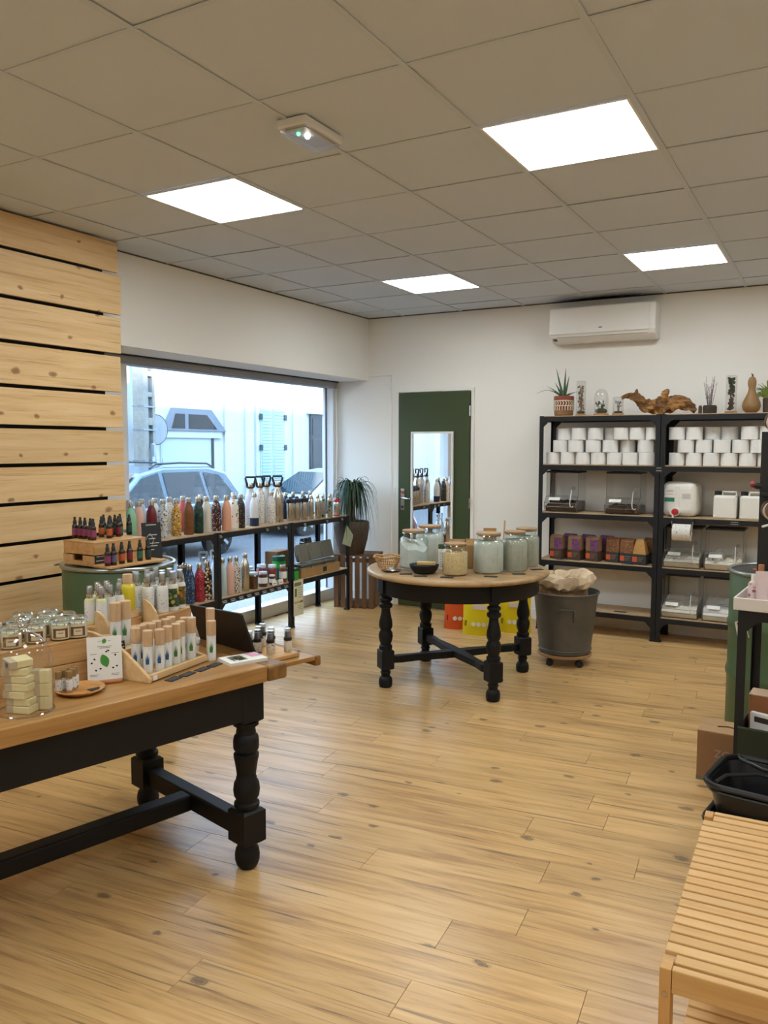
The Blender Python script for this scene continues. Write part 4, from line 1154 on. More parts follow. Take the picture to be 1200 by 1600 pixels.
# tiny price clips on the shelf edges
for k, (y, z) in enumerate(((4.70, 0.872), (5.27, 0.872), (5.42, 0.872), (5.52, 0.872), (5.80, 0.872), (6.15, 0.872), (6.40, 0.872))):
    t = thing('shelf_price_tag', '%s small black price tag on the upper window shelf edge, from the plank wall' % ORD[k], 'price tag', (-4.026, y, z), 0, 'black price tags on the window shelf edge')
    MB().box(0.0, 0.003, -0.028, 0.028, -0.02, 0.02).build('tag_plate', M_SLATE, t)
    MB().box(0.003, 0.0035, -0.018, 0.012, 0.004, 0.008).box(0.003, 0.0035, -0.01, 0.018, -0.008, -0.003).build('chalk_writing', M_CHALK, t)

# ---- big plant on the crate
M_PLEAF = mat('ponytail_leaf', '#1f3a1e', 0.45, var=0.25, var_scale=20)
pl_ = thing('potted_palm', 'arching ponytail palm in a tall brown pot on the crate', 'plant', (-4.11, 6.71, 0.514))
MB().lathe([(0, 0), (0.115, 0), (0.12, 0.005), (0.155, 0.14), (0.172, 0.25), (0.168, 0.305), (0.160, 0.315), (0.150, 0.312), (0.148, 0.29), (0, 0.285)], 40).build('pot', mat('brown_woven_pot', '#4a3a2e', 0.6, bump=0.9, bump_scale=90, var=0.2, var_scale=60), pl_)
MB().lathe([(0, 0.286), (0.05, 0.286), (0.045, 0.32), (0.032, 0.40), (0.026, 0.60), (0, 0.61)], 14).build('trunk', mat('palm_trunk', '#5a4a3a', 0.8), pl_)
rl = random.Random(11)
q = MB()
for k in range(260):
    a = rl.uniform(0, 2*PI)
    reach = rl.uniform(0.09, 0.265)
    if math.cos(a) < -0.1: reach *= 0.8
    if math.sin(a) > 0.3: reach *= 0.8
    top = rl.uniform(0.0, 0.16)
    drop = rl.uniform(0.05, 0.60)
    w = rl.uniform(0.005, 0.009)
    pts = []
    for i in range(8):
        s = i/7
        r = 0.01+reach*(1-(1-s)**1.7)
        z = 0.60+top*math.sin(min(1, s*1.6)*PI/2)*(1 if s < 0.6 else 1)-drop*max(0, s-0.25)**1.6*1.6
        pts.append((r*math.cos(a), r*math.sin(a), z))
    nx, ny = -math.sin(a), math.cos(a)
    v, f = [], []
    for i, pt in enumerate(pts):
        ww = w*(1-(i/7)**2*0.9)
        v += [(pt[0]-nx*ww, pt[1]-ny*ww, pt[2]+0.002), (pt[0]+nx*ww, pt[1]+ny*ww, pt[2]+0.002), (pt[0], pt[1], pt[2]-0.001)]
    for i in range(7):
        b = i*3
        f += [(b, b+2, b+5, b+3), (b+2, b+1, b+4, b+5), (b+1, b, b+3, b+4)]
    q.add(v, f, 0, True)
q.build('foliage', M_PLEAF, pl_)
bg = thing('hanging_pouch', 'small pale green cloth pouch hanging on the plant pot', 'pouch', (-4.03, 6.505, 0.60))
q = MB(); q.T = Matrix.Rotation(math.radians(30), 4, 'Z') @ Matrix(((1, 0, 0, 0), (0, 0, -1, 0), (0, 1, 0, 0), (0, 0, 0, 1)))
q.prism([(-0.05, 0.03), (0.03, 0.0), (0.055, 0.11), (0.0, 0.2), (-0.012, 0.2)], -0.01, 0.01); q.build('pouch', mat('pouch_cloth', '#9aa486', 0.9), bg, bev=0.006)
MB().tube([(-0.006, -0.003, 0.198), (-0.02, 0.02, 0.25), (-0.05, 0.05, 0.265)], 0.003, 6).build('cord', mat('pouch_cord', '#b9b79a', 0.9), bg)

for k in range(9):
    y = 4.735+k*0.098
    t = thing('shelf_price_tag', '%s black chalk tag along the lower middle window shelf, from the plank wall' % ORD[k].capitalize(), 'price tag', (-4.026, y, 0.372), 0, 'black price tags on the window shelf edge')
    MB().box(0.0, 0.003, -0.040, 0.040, -0.02, 0.02).build('tag_plate', M_SLATE, t)
    MB().box(0.003, 0.0035, -0.030, 0.022, 0.005, 0.009).box(0.003, 0.0035, -0.02, 0.03, -0.008, -0.003).build('chalk_writing', M_CHALK, t)

# ================================================================== GOODS ON DRUM AND LONG TABLE
def on_table(u, v, z=0.755):
    return (-1.85+0.258*u-0.966*v, 2.285+0.966*u+0.258*v, z)
SA = math.atan2(0.997, -0.077)
def on_stand(x, y, z):
    return (-1.974-0.077*x-0.997*y, 1.953+0.997*x-0.077*y, z)
M_CRATE = wood('crate_pine', '#d6ac78', '#c99c66', '#b58850', 0, 26, 16, 0.55, knots=0.35, knot_col='#8a6236', knot_scale=5.0, bump=0.1, tone=0.05)
M_BIRCH = wood('birch_light', '#dcbc8e', '#d3b080', '#c6a06d', 0, 30, 16, 0.5, bump=0.06, tone=0.05)
M_CAPW = wood('turned_beech', '#d2b18a', '#c9a67f', '#bb966e', 2, 60, 8, 0.5, bump=0.04, tone=0.06)

# ---- oil crates on the drum
RZ = math.radians(87)
lowc = thing('oil_crate', 'lower pine crate with hand hole under the oil bottles on the drum', 'crate', (-3.275, 2.86, 0.932), RZ)
q = MB()
q.box(0, 0.33, 0, 0.01, 0, 0.052).box(0, 0.33, 0.235, 0.245, 0, 0.052).box(0.32, 0.33, 0.01, 0.235, 0, 0.052)
q.box(0, 0.01, 0.01, 0.09, 0, 0.052).box(0, 0.01, 0.165, 0.235, 0, 0.052).box(0, 0.01, 0.09, 0.165, 0, 0.024)
q.build('crate_sides', M_CRATE, lowc, bev=0.001, seg=1)
MB().box(0.01, 0.32, 0.01, 0.235, 0.002, 0.010).build('crate_bottom', M_CRATE, lowc)
MB().box(-0.01, 0.36, -0.13, -0.002, -0.001, 0.010).build('front_step', M_CRATE, lowc, bev=0.002)
upc = thing('oil_crate', 'upper pine crate upside down on the drum, oil bottles on top', 'crate', (-3.270, 2.86, 0.990), RZ)
MB().box(0, 0.33, 0, 0.01, 0, 0.057).box(0, 0.33, 0.235, 0.245, 0, 0.057).box(0.32, 0.33, 0.01, 0.235, 0, 0.057).box(0, 0.01, 0.01, 0.235, 0, 0.057).build('crate_sides', M_CRATE, upc, bev=0.001, seg=1)
MB().box(-0.001, 0.331, -0.001, 0.246, 0.0575, 0.065).build('crate_top', M_CRATE, upc, bev=0.001, seg=1)
M_AMBER = mat('amber_glass_dark', '#1e0f0a', 0.12, spec=0.7)
def oil(label, loc, lab, group, h=0.113, r=0.0150):
    t = thing('oil_bottle', label, 'bottle', loc, rr.uniform(0, 6), group)
    link('bottle_body', cached(('ob', h), lambda: MB().lathe([(0, 0), (r-0.001, 0), (r, 0.002), (r, h*0.56), (r*0.8, h*0.63), (r*0.5, h*0.66)], 16).mesh('bottle_body', [M_AMBER])), t)
    link('cap', cached(('oc', h), lambda: MB().lathe([(r*0.62, h*0.65), (r*0.66, h*0.655), (r*0.66, h*0.80), (r*0.46, h*0.84), (r*0.42, h*0.98), (0, h)], 14).mesh('cap', [M_BLACK])), t)
    lm_ = mat('oil_label_'+lab, lab, 0.6)
    link('label_band', cached(('ol', h, lab), lambda: MB().lathe([(r+0.0003, h*0.14), (r+0.0005, h*0.15), (r+0.0005, h*0.45), (r+0.0003, h*0.46)], 16).mesh('label_band', [lm_])), t)
    return t
P_, O_, R2, G_, V_, D_ = '#8a3a5c', '#b5582a', '#7a1f2c', '#1f6a50', '#5c5878', '#1d3a34'
names = {P_: 'plum', O_: 'orange', R2: 'red', G_: 'green', V_: 'violet grey', D_: 'dark green'}
ups = [(-3.545, 2.955, P_), (-3.503, 2.955, P_), (-3.462, 2.950, P_), (-3.410, 2.940, P_), (-3.372, 2.925, P_), (-3.452, 3.050, O_), (-3.372, 3.030, O_),
       (-3.410, 3.075, R2), (-3.46, 3.115, R2), (-3.395, 3.115, R2), (-3.53, 3.135, G_), (-3.475, 3.165, G_), (-3.425, 3.155, G_), (-3.49, 3.215, D_), (-3.42, 3.215, D_)]
cnt = {}
for x, y, c_ in ups:
    k = cnt.get(c_, 0); cnt[c_] = k+1
    oil('%s dark oil bottle with %s label on the upper crate, from the plank wall' % (ORD[k].capitalize(), names[c_]), (x+0.008, y+0.012, 1.0555), c_, 'oil bottles on the upper crate')
for (x, y), c_ in zip(((-3.190, 2.870), (-3.185, 2.905), (-3.192, 2.965), (-3.194, 3.020), (-3.188, 3.085), (-3.190, 3.145)), (P_, V_, O_, R2, G_, D_)):
    oil('dark oil bottle with %s label in the row before the crates' % names[c_], (x, y, 0.9425), c_, 'oil bottles before the crates')
def chalk_card(label, loc, rz, w, h, lean=0.0, group=None, rows=2, th=0.003, name='chalk_card'):
    t = thing(name, label, 'price card', loc, rz, group)
    MB().box(-w/2, w/2, -th, 0, 0, h).build('card', M_SLATE, t, rot=(-lean, 0, 0))
    q = MB()
    for k in range(rows):
        zz = h*(0.72-0.42*k)
        ww = w*(0.40 if k else 0.36)
        x = -ww
        while x < ww-0.002:
            l = rr.uniform(0.003, 0.008)
            q.box(x, min(x+l, ww), -th-0.0004, -th-0.0001, zz-h*0.045, zz+h*0.045)
            x += l+0.0025
    q.build('chalk_writing', M_CHALK, t, rot=(-lean, 0, 0))
    return t
chalk_card('small black chalk price card on the upper oil crate edge', (-3.268, 3.03, 1.013), RZ, 0.075, 0.042, 0.0, 'chalk price cards on the oil crates')
chalk_card('small black chalk price card at the corner of the lower oil crate', (-3.274, 2.905, 0.945), RZ, 0.085, 0.05, 0.0, 'chalk price cards on the oil crates')
sb = thing('chalk_sign', 'black chalk sign standing on the drum beside the oil crates', 'sign', (-3.255, 3.245, 0.928), math.radians(70))
MB().box(-0.055, 0.055, 0, 0.004, 0, 0.20).build('board', M_SLATE, sb, rot=(-0.1, 0, 0))
q = MB()
for z, a, b in ((0.185, -0.03, 0.03), (0.13, -0.02, 0.03), (0.11, -0.035, 0.02), (0.085, -0.03, 0.04), (0.07, -0.01, 0.03), (0.05, -0.035, 0.01)):
    q.box(a, b, -0.0006, -0.0002, z, z+0.004)
q.tube([(-0.03, -0.0008, 0.12), (-0.01, -0.0008, 0.14), (0.01, -0.0008, 0.11), (0.0, -0.0008, 0.08)], 0.0012, 5)
q.build('chalk_drawing', M_CHALK, sb, rot=(-0.1, 0, 0))

# ---- crate with soap jars on the long table
cr2 = thing('display_crate', 'upturned pine crate on the long table carrying clip top jars', 'crate', on_table(-0.468, 0.228), UA)
for k, (z0, z1) in enumerate(((0.0, 0.064), (0.067, 0.134))):
    MB().box(-0.335, 0.0, 0, 0.010, z0, z1).build('side_plank', M_CRATE, cr2, bev=0.0015)
    MB().box(-0.010, 0.0, 0.011, 0.27, z0, z1).build('end_plank', M_CRATE, cr2, bev=0.0015)
    MB().box(-0.335, -0.325, 0.011, 0.27, z0, z1).build('end_plank', M_CRATE, cr2, bev=0.0015)
for k in range(3):
    a = 0.0+k*0.091
    MB().box(-0.336, 0.001, a, a+0.088, 0.1345, 0.1425).build('top_plank', M_CRATE, cr2, bev=0.0015)
cr3 = thing('display_crate', 'second upturned pine crate beside the glass cloche at the picture edge', 'crate', on_table(-0.812, 0.200), UA)
for k, (z0, z1) in enumerate(((0.0, 0.064), (0.067, 0.134))):
    MB().box(-0.30, 0.0, 0, 0.010, z0, z1).build('side_plank', M_CRATE, cr3, bev=0.0015)
    MB().box(-0.010, 0.0, 0.011, 0.27, z0, z1).build('end_plank', M_CRATE, cr3, bev=0.0015)
for k in range(3):
    a = 0.0+k*0.091
    MB().box(-0.301, 0.001, a, a+0.088, 0.1345, 0.1425).build('top_plank', M_CRATE, cr3, bev=0.0015)

M_CREAM = mat('cream_balm', '#e2d8b4', 0.45)
M_LABEL = pattern('soap_label', '#e6ddc8', ['#6b4426', '#a8743a', '#e6ddc8', '#e6ddc8'], 55, 0.36, 0.6)
def clip_jar(label, loc, rz=0.0):
    t = thing('clip_jar', label, 'jar', loc, rz, 'clip top jars on the crates')
    h, r = 0.058, 0.034
    link('contents', cached('cjc', lambda: MB().lathe([(0, 0.004), (r-0.004, 0.004), (r-0.003, 0.006), (r-0.003, h*0.86), (0, h*0.86)], 24).mesh('contents', [M_CREAM])), t)
    link('glass', cached('cjg', lambda: MB().lathe([(0, 0), (r-0.003, 0), (r, 0.003), (r, h*0.86), (r*0.88, h*0.98), (r*0.88, h)], 24).mesh('glass', [M_GLASS])), t)
    link('glass_lid', cached('cjl', lambda: MB().lathe([(r*0.92, h+0.002), (r*0.97, h+0.003), (r*0.97, h+0.010), (r*0.85, h+0.015), (r*0.45, h+0.017), (0, h+0.017)], 24).mesh('glass_lid', [glass('lid_glass', (0.86, 0.92, 0.92), 0.16, 0.05)])), t)
    link('seal', cached('cjs', lambda: MB().lathe([(r*0.86, h-0.001), (r*0.93, h), (r*0.93, h+0.0035), (r*0.86, h+0.004)], 24).mesh('seal', [mat('seal_white', '#dfe2e0', 0.5)])), t)
    def wire():
        q = MB()
        q.tube([(r*0.9*math.cos(2*PI*k/20), r*0.9*math.sin(2*PI*k/20), h-0.006) for k in range(20)], 0.0012, 5, closed=True)
        q.tube([(r, -0.012, h-0.006), (r+0.008, -0.012, h+0.004), (r+0.006, 0, h+0.022), (r+0.008, 0.012, h+0.004), (r, 0.012, h-0.006)], 0.0013, 5)
        q.tube([(-r, -0.010, h-0.006), (-r-0.007, 0, h+0.008), (-r, 0.010, h-0.006)], 0.0013, 5)
        return q.mesh('wire_clip', [M_STEEL])
    link('wire_clip', cached('cjw', wire), t)
    def lab():
        q = MB(); n = 8
        def band(a0, a1, z0, z1, o, mi):
            v = [((r+o)*math.cos(a0+(a1-a0)*k/n), (r+o)*math.sin(a0+(a1-a0)*k/n), z) for z in (z0, z1) for k in range(n+1)]
            q.add(v, [(k, k+1, n+2+k, n+1+k) for k in range(n)], mi, True)
        band(-0.85, 0.85, 0.007, 0.045, 0.0005, 0)
        band(-0.70, -0.42, 0.010, 0.042, 0.0009, 1)
        band(0.42, 0.70, 0.010, 0.042, 0.0009, 1)
        band(-0.42, 0.42, 0.036, 0.042, 0.0009, 1)
        band(-0.42, 0.42, 0.010, 0.014, 0.0009, 2)
        band(-0.25, 0.25, 0.026, 0.029, 0.0009, 2)
        return q.mesh('paper_label', [mat('label_sand', '#dccfae', 0.6), mat('label_brown', '#6e4526', 0.6), mat('label_ochre', '#9a6a34', 0.6)])
    link('paper_label', cached('cjp', lab), t)
    return t
jz = 0.755+0.143
JR = math.radians(-38)
jars = [(-0.735, 0.275, 'at the far corner crate beside the cloche'), (-0.650, 0.270, 'behind the cloche knob, front row'), (-0.578, 0.268, 'between cloche and leaflet, front row'), (-0.508, 0.262, 'next to the leaflet, front row')]
front = [(-0.82-0.06, 0.24, 'soap jar with label on the edge crate, partly cut by the picture'), (-0.745, 0.262, 'soap jar with brown label above the left shoulder of the cloche')]
jl = [(-0.555, 0.268, 'cream clip jar with brown label, second from the wooden stand in the front row'),
      (-0.500, 0.258, 'cream clip jar with brown label next to the wooden stand, front row'),
      (-0.632, 0.280, 'cream clip jar behind the cloche knob, front row'),
      (-0.718, 0.262, 'cream clip jar above the cloche shoulder, front row'),
      (-0.785, 0.290, 'cream clip jar at the end of the front row, beyond the cloche'),
      (-0.500, 0.345, 'clip jar in the second row nearest the wooden stand'),
      (-0.580, 0.355, 'clip jar in the second row, second from the wooden stand'),
      (-0.662, 0.358, 'clip jar in the second row behind the cloche'),
      (-0.745, 0.350, 'clip jar in the second row beyond the cloche'),
      (-0.520, 0.440, 'clip jar in the back row, next to the drum side'),
      (-0.605, 0.445, 'clip jar in the back row, further from the drum')]
for u, v, lb in jl:
    clip_jar(lb, on_table(u, v, jz), JR)

# ---- glass cloche over a pile of soap bars
clo = thing('glass_cloche', 'tall clear glass cloche with knob covering the soap pile', 'cloche', on_table(-0.765, 0.045))
cp = [(0.0785, 0.0), (0.0785, 0.13), (0.0775, 0.155), (0.072, 0.182), (0.060, 0.207), (0.042, 0.226), (0.020, 0.237), (0, 0.239)]
MB().lathe(cp, 48).build('dome', glass('cloche_glass', (0.97, 0.97, 0.96), 0.05), clo)
MB().tube([(0.0785*math.cos(2*PI*k/40), 0.0785*math.sin(2*PI*k/40), 0.003) for k in range(40)], 0.003, 6, closed=True).build('base_rim', glass('rim_glass', (0.85, 0.88, 0.88), 0.2), clo)
MB().lathe([(0.022, 0.236), (0.013, 0.244), (0.011, 0.250), (0.017, 0.256), (0.021, 0.267), (0.018, 0.279), (0.009, 0.286), (0, 0.287)], 20).build('knob', glass('knob_glass', (0.80, 0.82, 0.82), 0.35, 0.03), clo)
M_SOAP = mat('soap_cream', '#ded0a0', 0.5, var=0.05, var_scale=30)
M_BAR = mat('soap_wrap', '#b8a78a', 0.6)
ang = [(-0.6, 0.01, 0.0), (-0.5, 0.006, 0.004), (-0.62, 0.0, -0.004), (-0.48, 0.004, 0.0), (-0.58, 0.0, 0.004), (-0.35, -0.01, 0.0)]
base = on_table(-0.765, 0.045)
def soap(label, x, y, z, rz, sx=0.072, sy=0.05, sz=0.021, tilt=0.0):
    t = thing('soap_bar', label, 'soap', (base[0]+x, base[1]+y, z), rz, 'soap bars under the cloche')
    t.rotation_euler = (tilt, 0, rz)
    MB().box(-sx/2, sx/2, -sy/2, sy/2, 0, sz).build('bar', M_SOAP, t, bev=0.002)
    MB().box(-sx/2-0.0006, -sx/2+0.022, -sy/2-0.0006, sy/2+0.0006, -0.0, sz+0.0006).build('paper_band', M_BAR, t, bev=0.001)
    MB().box(-sx/2-0.0012, -sx/2-0.0007, -sy/2+0.008, -sy/2+0.026, 0.004, 0.017).build('barcode', mat('barcode_grey', '#4a4652', 0.7), t)
    return t
for k in range(6):
    a, dx, dy = ang[k]
    soap('%s soap bar from the bottom of the cloche stack' % ORD[k].capitalize(), -0.008+dx, -0.012+dy, 0.756+k*0.0222, a+0.9, tilt=0)
soap('soap bar with dark label leaning on top of the cloche stack', -0.012, -0.014, 0.756+6*0.0222+0.004, 1.35, 0.07, 0.05, 0.022, 0.12)
for k in range(3):
    soap('soap bar standing on edge beside the stack, %s from the bottom' % ORD[k], 0.030, 0.036, 0.7562+k*0.040, 0.55, 0.05, 0.026, 0.039)

# ---- wooden saucer with small balm tubes
sc_ = thing('wooden_saucer', 'round wooden saucer holding small lip balm tubes', 'saucer', on_table(-0.568, 0.108))
MB().lathe([(0, 0.0), (0.055, 0.0), (0.062, 0.003), (0.077, 0.013), (0.0775, 0.016), (0.073, 0.0165), (0.058, 0.008), (0, 0.007)], 40).build('dish', wood('saucer_wood', '#cf9a5c', '#c48d50', '#b07a40', 0, 40, 8, 0.4, bump=0.05), sc_)
def balm(label, loc):
    t = thing('lip_balm', label, 'lip balm', loc, rr.uniform(0, 6), 'balm tubes on the saucer')
    link('tube', cached('bt', lambda: MB().lathe([(0, 0), (0.0098, 0), (0.01, 0.048), (0.0095, 0.049)], 16).mesh('tube', [mat('balm_card', '#a8855a', 0.6)])), t)
    link('cap', cached('bc', lambda: MB().lathe([(0.0104, 0.049), (0.0104, 0.068), (0.0095, 0.070), (0, 0.070)], 16).mesh('cap', [mat('balm_cap', '#8a6a3c', 0.6)])), t)
    link('label_band', cached('bl', lambda: MB().lathe([(0.0103, 0.010), (0.0105, 0.011), (0.0105, 0.044), (0.0103, 0.045)], 16).mesh('label_band', [pattern('balm_print', '#dcdcd8', ['#3a3a3a', '#dcdcd8', '#dcdcd8'], 160, 0.3, 0.6)])), t)
for k, (x, y) in enumerate(((-0.632, 0.118), (-0.606, 0.100), (-0.610, 0.130), (-0.585, 0.118), (-0.592, 0.142), (-0.568, 0.138))):
    balm('%s lip balm tube on the saucer, counted from the cloche' % ORD[k].capitalize(), on_table(x, y, 0.7625))
chalk_card('black price card lying on the wooden saucer', on_table(-0.530, 0.092, 0.764), UA, 0.045, 0.03, -PI/2+0.05, rows=2)

# ---- leaflet with a green leaf
lfl = thing('leaf_leaflet', 'white leaflet with a green leaf drawing standing before the crate', 'leaflet', (-2.105, 1.872, 0.755), math.radians(52))
MB().box(-0.055, 0.055, -0.001, 0.001, 0.012, 0.155).build('sheet', M_PAPER, lfl, rot=(-0.14, 0, 0))
MB().box(-0.045, 0.055, -0.012, 0.02, 0.0, 0.012).build('wood_foot', wood('foot_wood', '#b5794c', '#a86e42', '#945c34', 0, 40, 8), lfl, bev=0.004)
def leaf_shape(q, cx, cz, L, w, y, a):
    n = 8; pts = []
    for k in range(n+1):
        s = k/n; pts.append((-L/2+L*s, w*math.sin(PI*s)**0.8))
    pts += [(x, -yy) for x, yy in pts[::-1][1:-1]]
    c, s = math.cos(a), math.sin(a)
    v = [(cx+x*c-z*s, y, cz+x*s+z*c) for x, z in pts]
    q.add(v, [tuple(range(len(v)))])
q = MB(); leaf_shape(q, 0.0, 0.075, 0.046, 0.014, -0.0016, 1.9); q.build('leaf_drawing', mat('leaf_bright', '#3f8a34', 0.7), lfl, rot=(-0.14, 0, 0))
q = MB(); leaf_shape(q, 0.0, 0.140, 0.018, 0.007, -0.0016, 1.2); q.build('leaf_logo', MATS['leaf_bright'], lfl, rot=(-0.14, 0, 0))
q = MB()
for a, b, z in ((-0.022, 0.024, 0.122), (-0.016, 0.017, 0.117), (-0.045, -0.025, 0.098), (0.022, 0.046, 0.098), (-0.047, -0.02, 0.03), (0.02, 0.046, 0.03), (-0.047, -0.025, 0.026), (0.02, 0.042, 0.026), (-0.02, -0.01, 0.140), (0.012, 0.02, 0.140)):
    q.box(a, b, -0.0016, -0.0011, z, z+0.0014)
q.build('text_line', mat('ink_grey', '#6d6d68', 0.8), lfl, rot=(-0.14, 0, 0))
q = MB()
for cx, cz in ((0.006, 0.105), (0.034, 0.092), (-0.032, 0.082), (-0.041, 0.07), (-0.028, 0.045), (0.026, 0.05), (0.038, 0.055), (0.012, 0.108), (-0.014, 0.05)):
    leaf_shape(q, cx, cz, 0.008, 0.003, -0.0016, rr.uniform(0, 3))
q.build('small_icon', mat('ink_black', '#26262a', 0.8), lfl, rot=(-0.14, 0, 0))

# ---- wooden display stand with curved cheeks
st = thing('display_stand', 'stepped pale wood display stand with curved side cheeks', 'display stand', (-1.974, 1.953, 0.755), SA)
cheek = [(0.0, 0.0), (0.0, 0.016), (0.012, 0.026), (0.05, 0.055), (0.10, 0.092), (0.15, 0.120), (0.20, 0.139), (0.25, 0.150), (0.29, 0.152), (0.30, 0.148), (0.30, 0.0)]
for x in (-0.014, 0.30):
    q = MB(); q.T = Matrix(((0, 0, 1, x), (1, 0, 0, 0), (0, 1, 0, 0), (0, 0, 0, 1)))
    pl2 = cheek if x < 0 else [(0.0, 0.0), (0.0, 0.012), (0.012, 0.02), (0.03, 0.026), (0.06, 0.03), (0.30, 0.03), (0.30, 0.0)]
    q.prism(pl2, 0, 0.014); q.build('side_cheek', M_BIRCH, st, bev=0.003)
MB().box(0.0, 0.30, 0.0, 0.016, 0.004, 0.026).build('front_bar', M_BIRCH, st, bev=0.002)
MB().box(0.0, 0.30, 0.018, 0.215, 0.004, 0.010).build('lower_board', M_BIRCH, st, bev=0.001)
MB().box(0.0, 0.30, 0.215, 0.30, 0.060, 0.068).build('upper_board', M_BIRCH, st, bev=0.001)
MB().box(0.0, 0.30, 0.205, 0.214, 0.011, 0.068).build('riser', M_BIRCH, st, bev=0.001)
MB().box(0.004, 0.024, -0.0012, -0.0004, 0.006, 0.022).build('price_sticker', M_PAPER, st)
st2 = thing('display_stand', 'raised pale wood display stand behind the front one, under the spray bottles', 'display stand', on_stand(0.16, 0.318, 0.755), SA)
ch2 = [(0.0, 0.0), (0.0, 0.10), (0.01, 0.135), (0.035, 0.165), (0.06, 0.18), (0.075, 0.18), (0.075, 0.0)]
for x in (-0.012, 0.245):
    q = MB(); q.T = Matrix(((0, 0, 1, x), (1, 0, 0, 0), (0, 1, 0, 0), (0, 0, 0, 1)))
    q.prism(ch2, 0, 0.012); q.build('side_cheek', M_BIRCH, st2, bev=0.003)
MB().box(0, 0.245, 0.0, 0.075, 0.075, 0.083).build('shelf', M_BIRCH, st2, bev=0.001)
MB().box(0, 0.245, 0.0, 0.008, 0.0, 0.075).build('riser', M_BIRCH, st2, bev=0.001)
for (x0, y0, L_, W_, lb) in ((0.17, 0.398, 0.235, 0.125, 'small pine crate behind the raised stand under the drum side spray bottles'), (0.425, 0.338, 0.215, 0.18, 'pine crate behind the stands under the window side spray bottles')):
    cr4 = thing('display_crate', lb, 'crate', on_stand(x0, y0, 0.755), SA)
    MB().box(0, L_, 0.0, 0.01, 0, 0.105).box(0, 0.01, 0.011, W_-0.011, 0, 0.105).box(L_-0.01, L_, 0.011, W_-0.011, 0, 0.105).box(0, L_, W_-0.01, W_, 0, 0.105).build('crate_sides', M_CRATE, cr4, bev=0.001)
    MB().box(-0.002, L_+0.002, -0.002, W_+0.002, 0.1055, 0.114).build('crate_top', M_CRATE, cr4, bev=0.0015)

# bottles on the stand
M_CRM = mat('lotion_white', '#e3e1d8', 0.35)
M_CRY = mat('lotion_cream_yellow', '#d9d8a8', 0.35)
def leaf_print(name, col):
    """label with an upright tuft of leaves"""
    return mat(name, col, 0.6)
def rollon(label, loc, body, leafc, h=0.143, r=0.0163, capf=0.36, group='wood capped bottles on the display stand'):
    t = thing('wood_cap_bottle', label, 'bottle', loc, 0.0, group)
    zc = h*(1-capf)
    link('body', cached(('rb', body.name, h, r, capf), lambda: MB().lathe([(0, 0), (r-0.001, 0), (r, 0.002), (r, zc-0.001), (r*0.9, zc)], 22).mesh('body', [body])), t)
    link('wood_cap', cached(('rc', h, r, capf), lambda: MB().lathe([(r*0.9, zc), (r+0.0006, zc+0.0005), (r+0.0006, h-0.0015), (r-0.001, h), (0, h)], 22).mesh('wood_cap', [M_CAPW])), t)
    def lab():
        q = MB(); n = 8
        c0 = -0.92
        v = [((r+0.0005)*math.cos(c0-1.0+2.0*k/n), (r+0.0005)*math.sin(c0-1.0+2.0*k/n), z) for z in (h*0.06, zc-h*0.02) for k in range(n+1)]
        q.add(v, [(k, k+1, n+2+k, n+1+k) for k in range(n)], 0, True)
        def patch(a0, z0, a1, z1, a2, z2, mi):
            q.add([((r+0.0010)*math.cos(c0+a), (r+0.0010)*math.sin(c0+a), z) for a, z in ((a0, z0), (a1, z1), (a2, z2))], [(0, 1, 2)], mi)
        b = h*0.22
        for a, top in ((-0.45, 0.40), (-0.22, 0.46), (0.0, 0.52), (0.22, 0.48), (0.42, 0.42)):
            patch(-0.16+a*0.4, b, 0.16+a*0.4, b, a, h*top, 1)
        for z in (0.60, 0.585, 0.19, 0.16, 0.10):
            if h*z < zc-h*0.03:
                q.add([((r+0.0009)*math.cos(c0+a), (r+0.0009)*math.sin(c0+a), zz) for a, zz in ((-0.4, h*z), (0.4, h*z), (0.4, h*z+0.0012), (-0.4, h*z+0.0012))], [(0, 1, 2, 3)], 2)
        return q.mesh('printed_label', [mat('label_white', '#e6e6e2', 0.6), leafc, MATS['ink_grey']])
    link('printed_label', cached(('rl', h, r, leafc.name, capf), lab), t)
    return t
LB, LG = mat('leaf_blue', '#2a5a8c', 0.6), mat('leaf_green2', '#3f7a3a', 0.6)
row = [(0.062, 0.070, M_CRM, LB), (0.094, 0.046, M_CRM, LB), (0.142, 0.052, M_CRM, LB), (0.188, 0.052, M_CRY, LG), (0.226, 0.062, M_CRM, LG), (0.272, 0.050, M_CRM, LG)]
for k, (x, y, b_, l_) in enumerate(row):
    rollon('%s wood capped bottle in the front row of the stand, with %s leaf print' % (ORD[k].capitalize(), 'blue' if l_ is LB else 'green'), on_stand(x, y, 0.7655), b_, l_, 0.148 if k != 5 else 0.155)
rollon('wood capped bottle in the front corner of the stand nearest the black board', on_stand(0.286, 0.092, 0.7655), M_CRM, LG, 0.148)
for k, x in enumerate((0.075, 0.115, 0.155, 0.195, 0.235, 0.275)):
    rollon('%s wood capped bottle in the second row of the stand, counted from the leaflet' % ORD[k].capitalize(), on_stand(x, 0.135+0.01*(k%2), 0.7655), M_CRM, LG if k > 1 else LB, 0.148)
rollon('loose wood capped bottle standing nearest the stack of cards', on_table(-0.048, 0.140), M_CRM, LG, 0.148)
rollon('loose taller wood capped bottle standing before the black board', on_table(0.005, 0.225), M_CRY, LG, 0.175)
for k, (x, y, h, r) in enumerate(((0.06, 0.255, 0.16, 0.0195), (0.105, 0.250, 0.16, 0.0195))):
    rollon(['wide wood capped bottle on the upper step by the round jar', 'wide wood capped bottle on the upper step with green leaf'][k], on_stand(x+0.06, y+0.012, 0.8235), M_CRM, LG, h, r, 0.42)
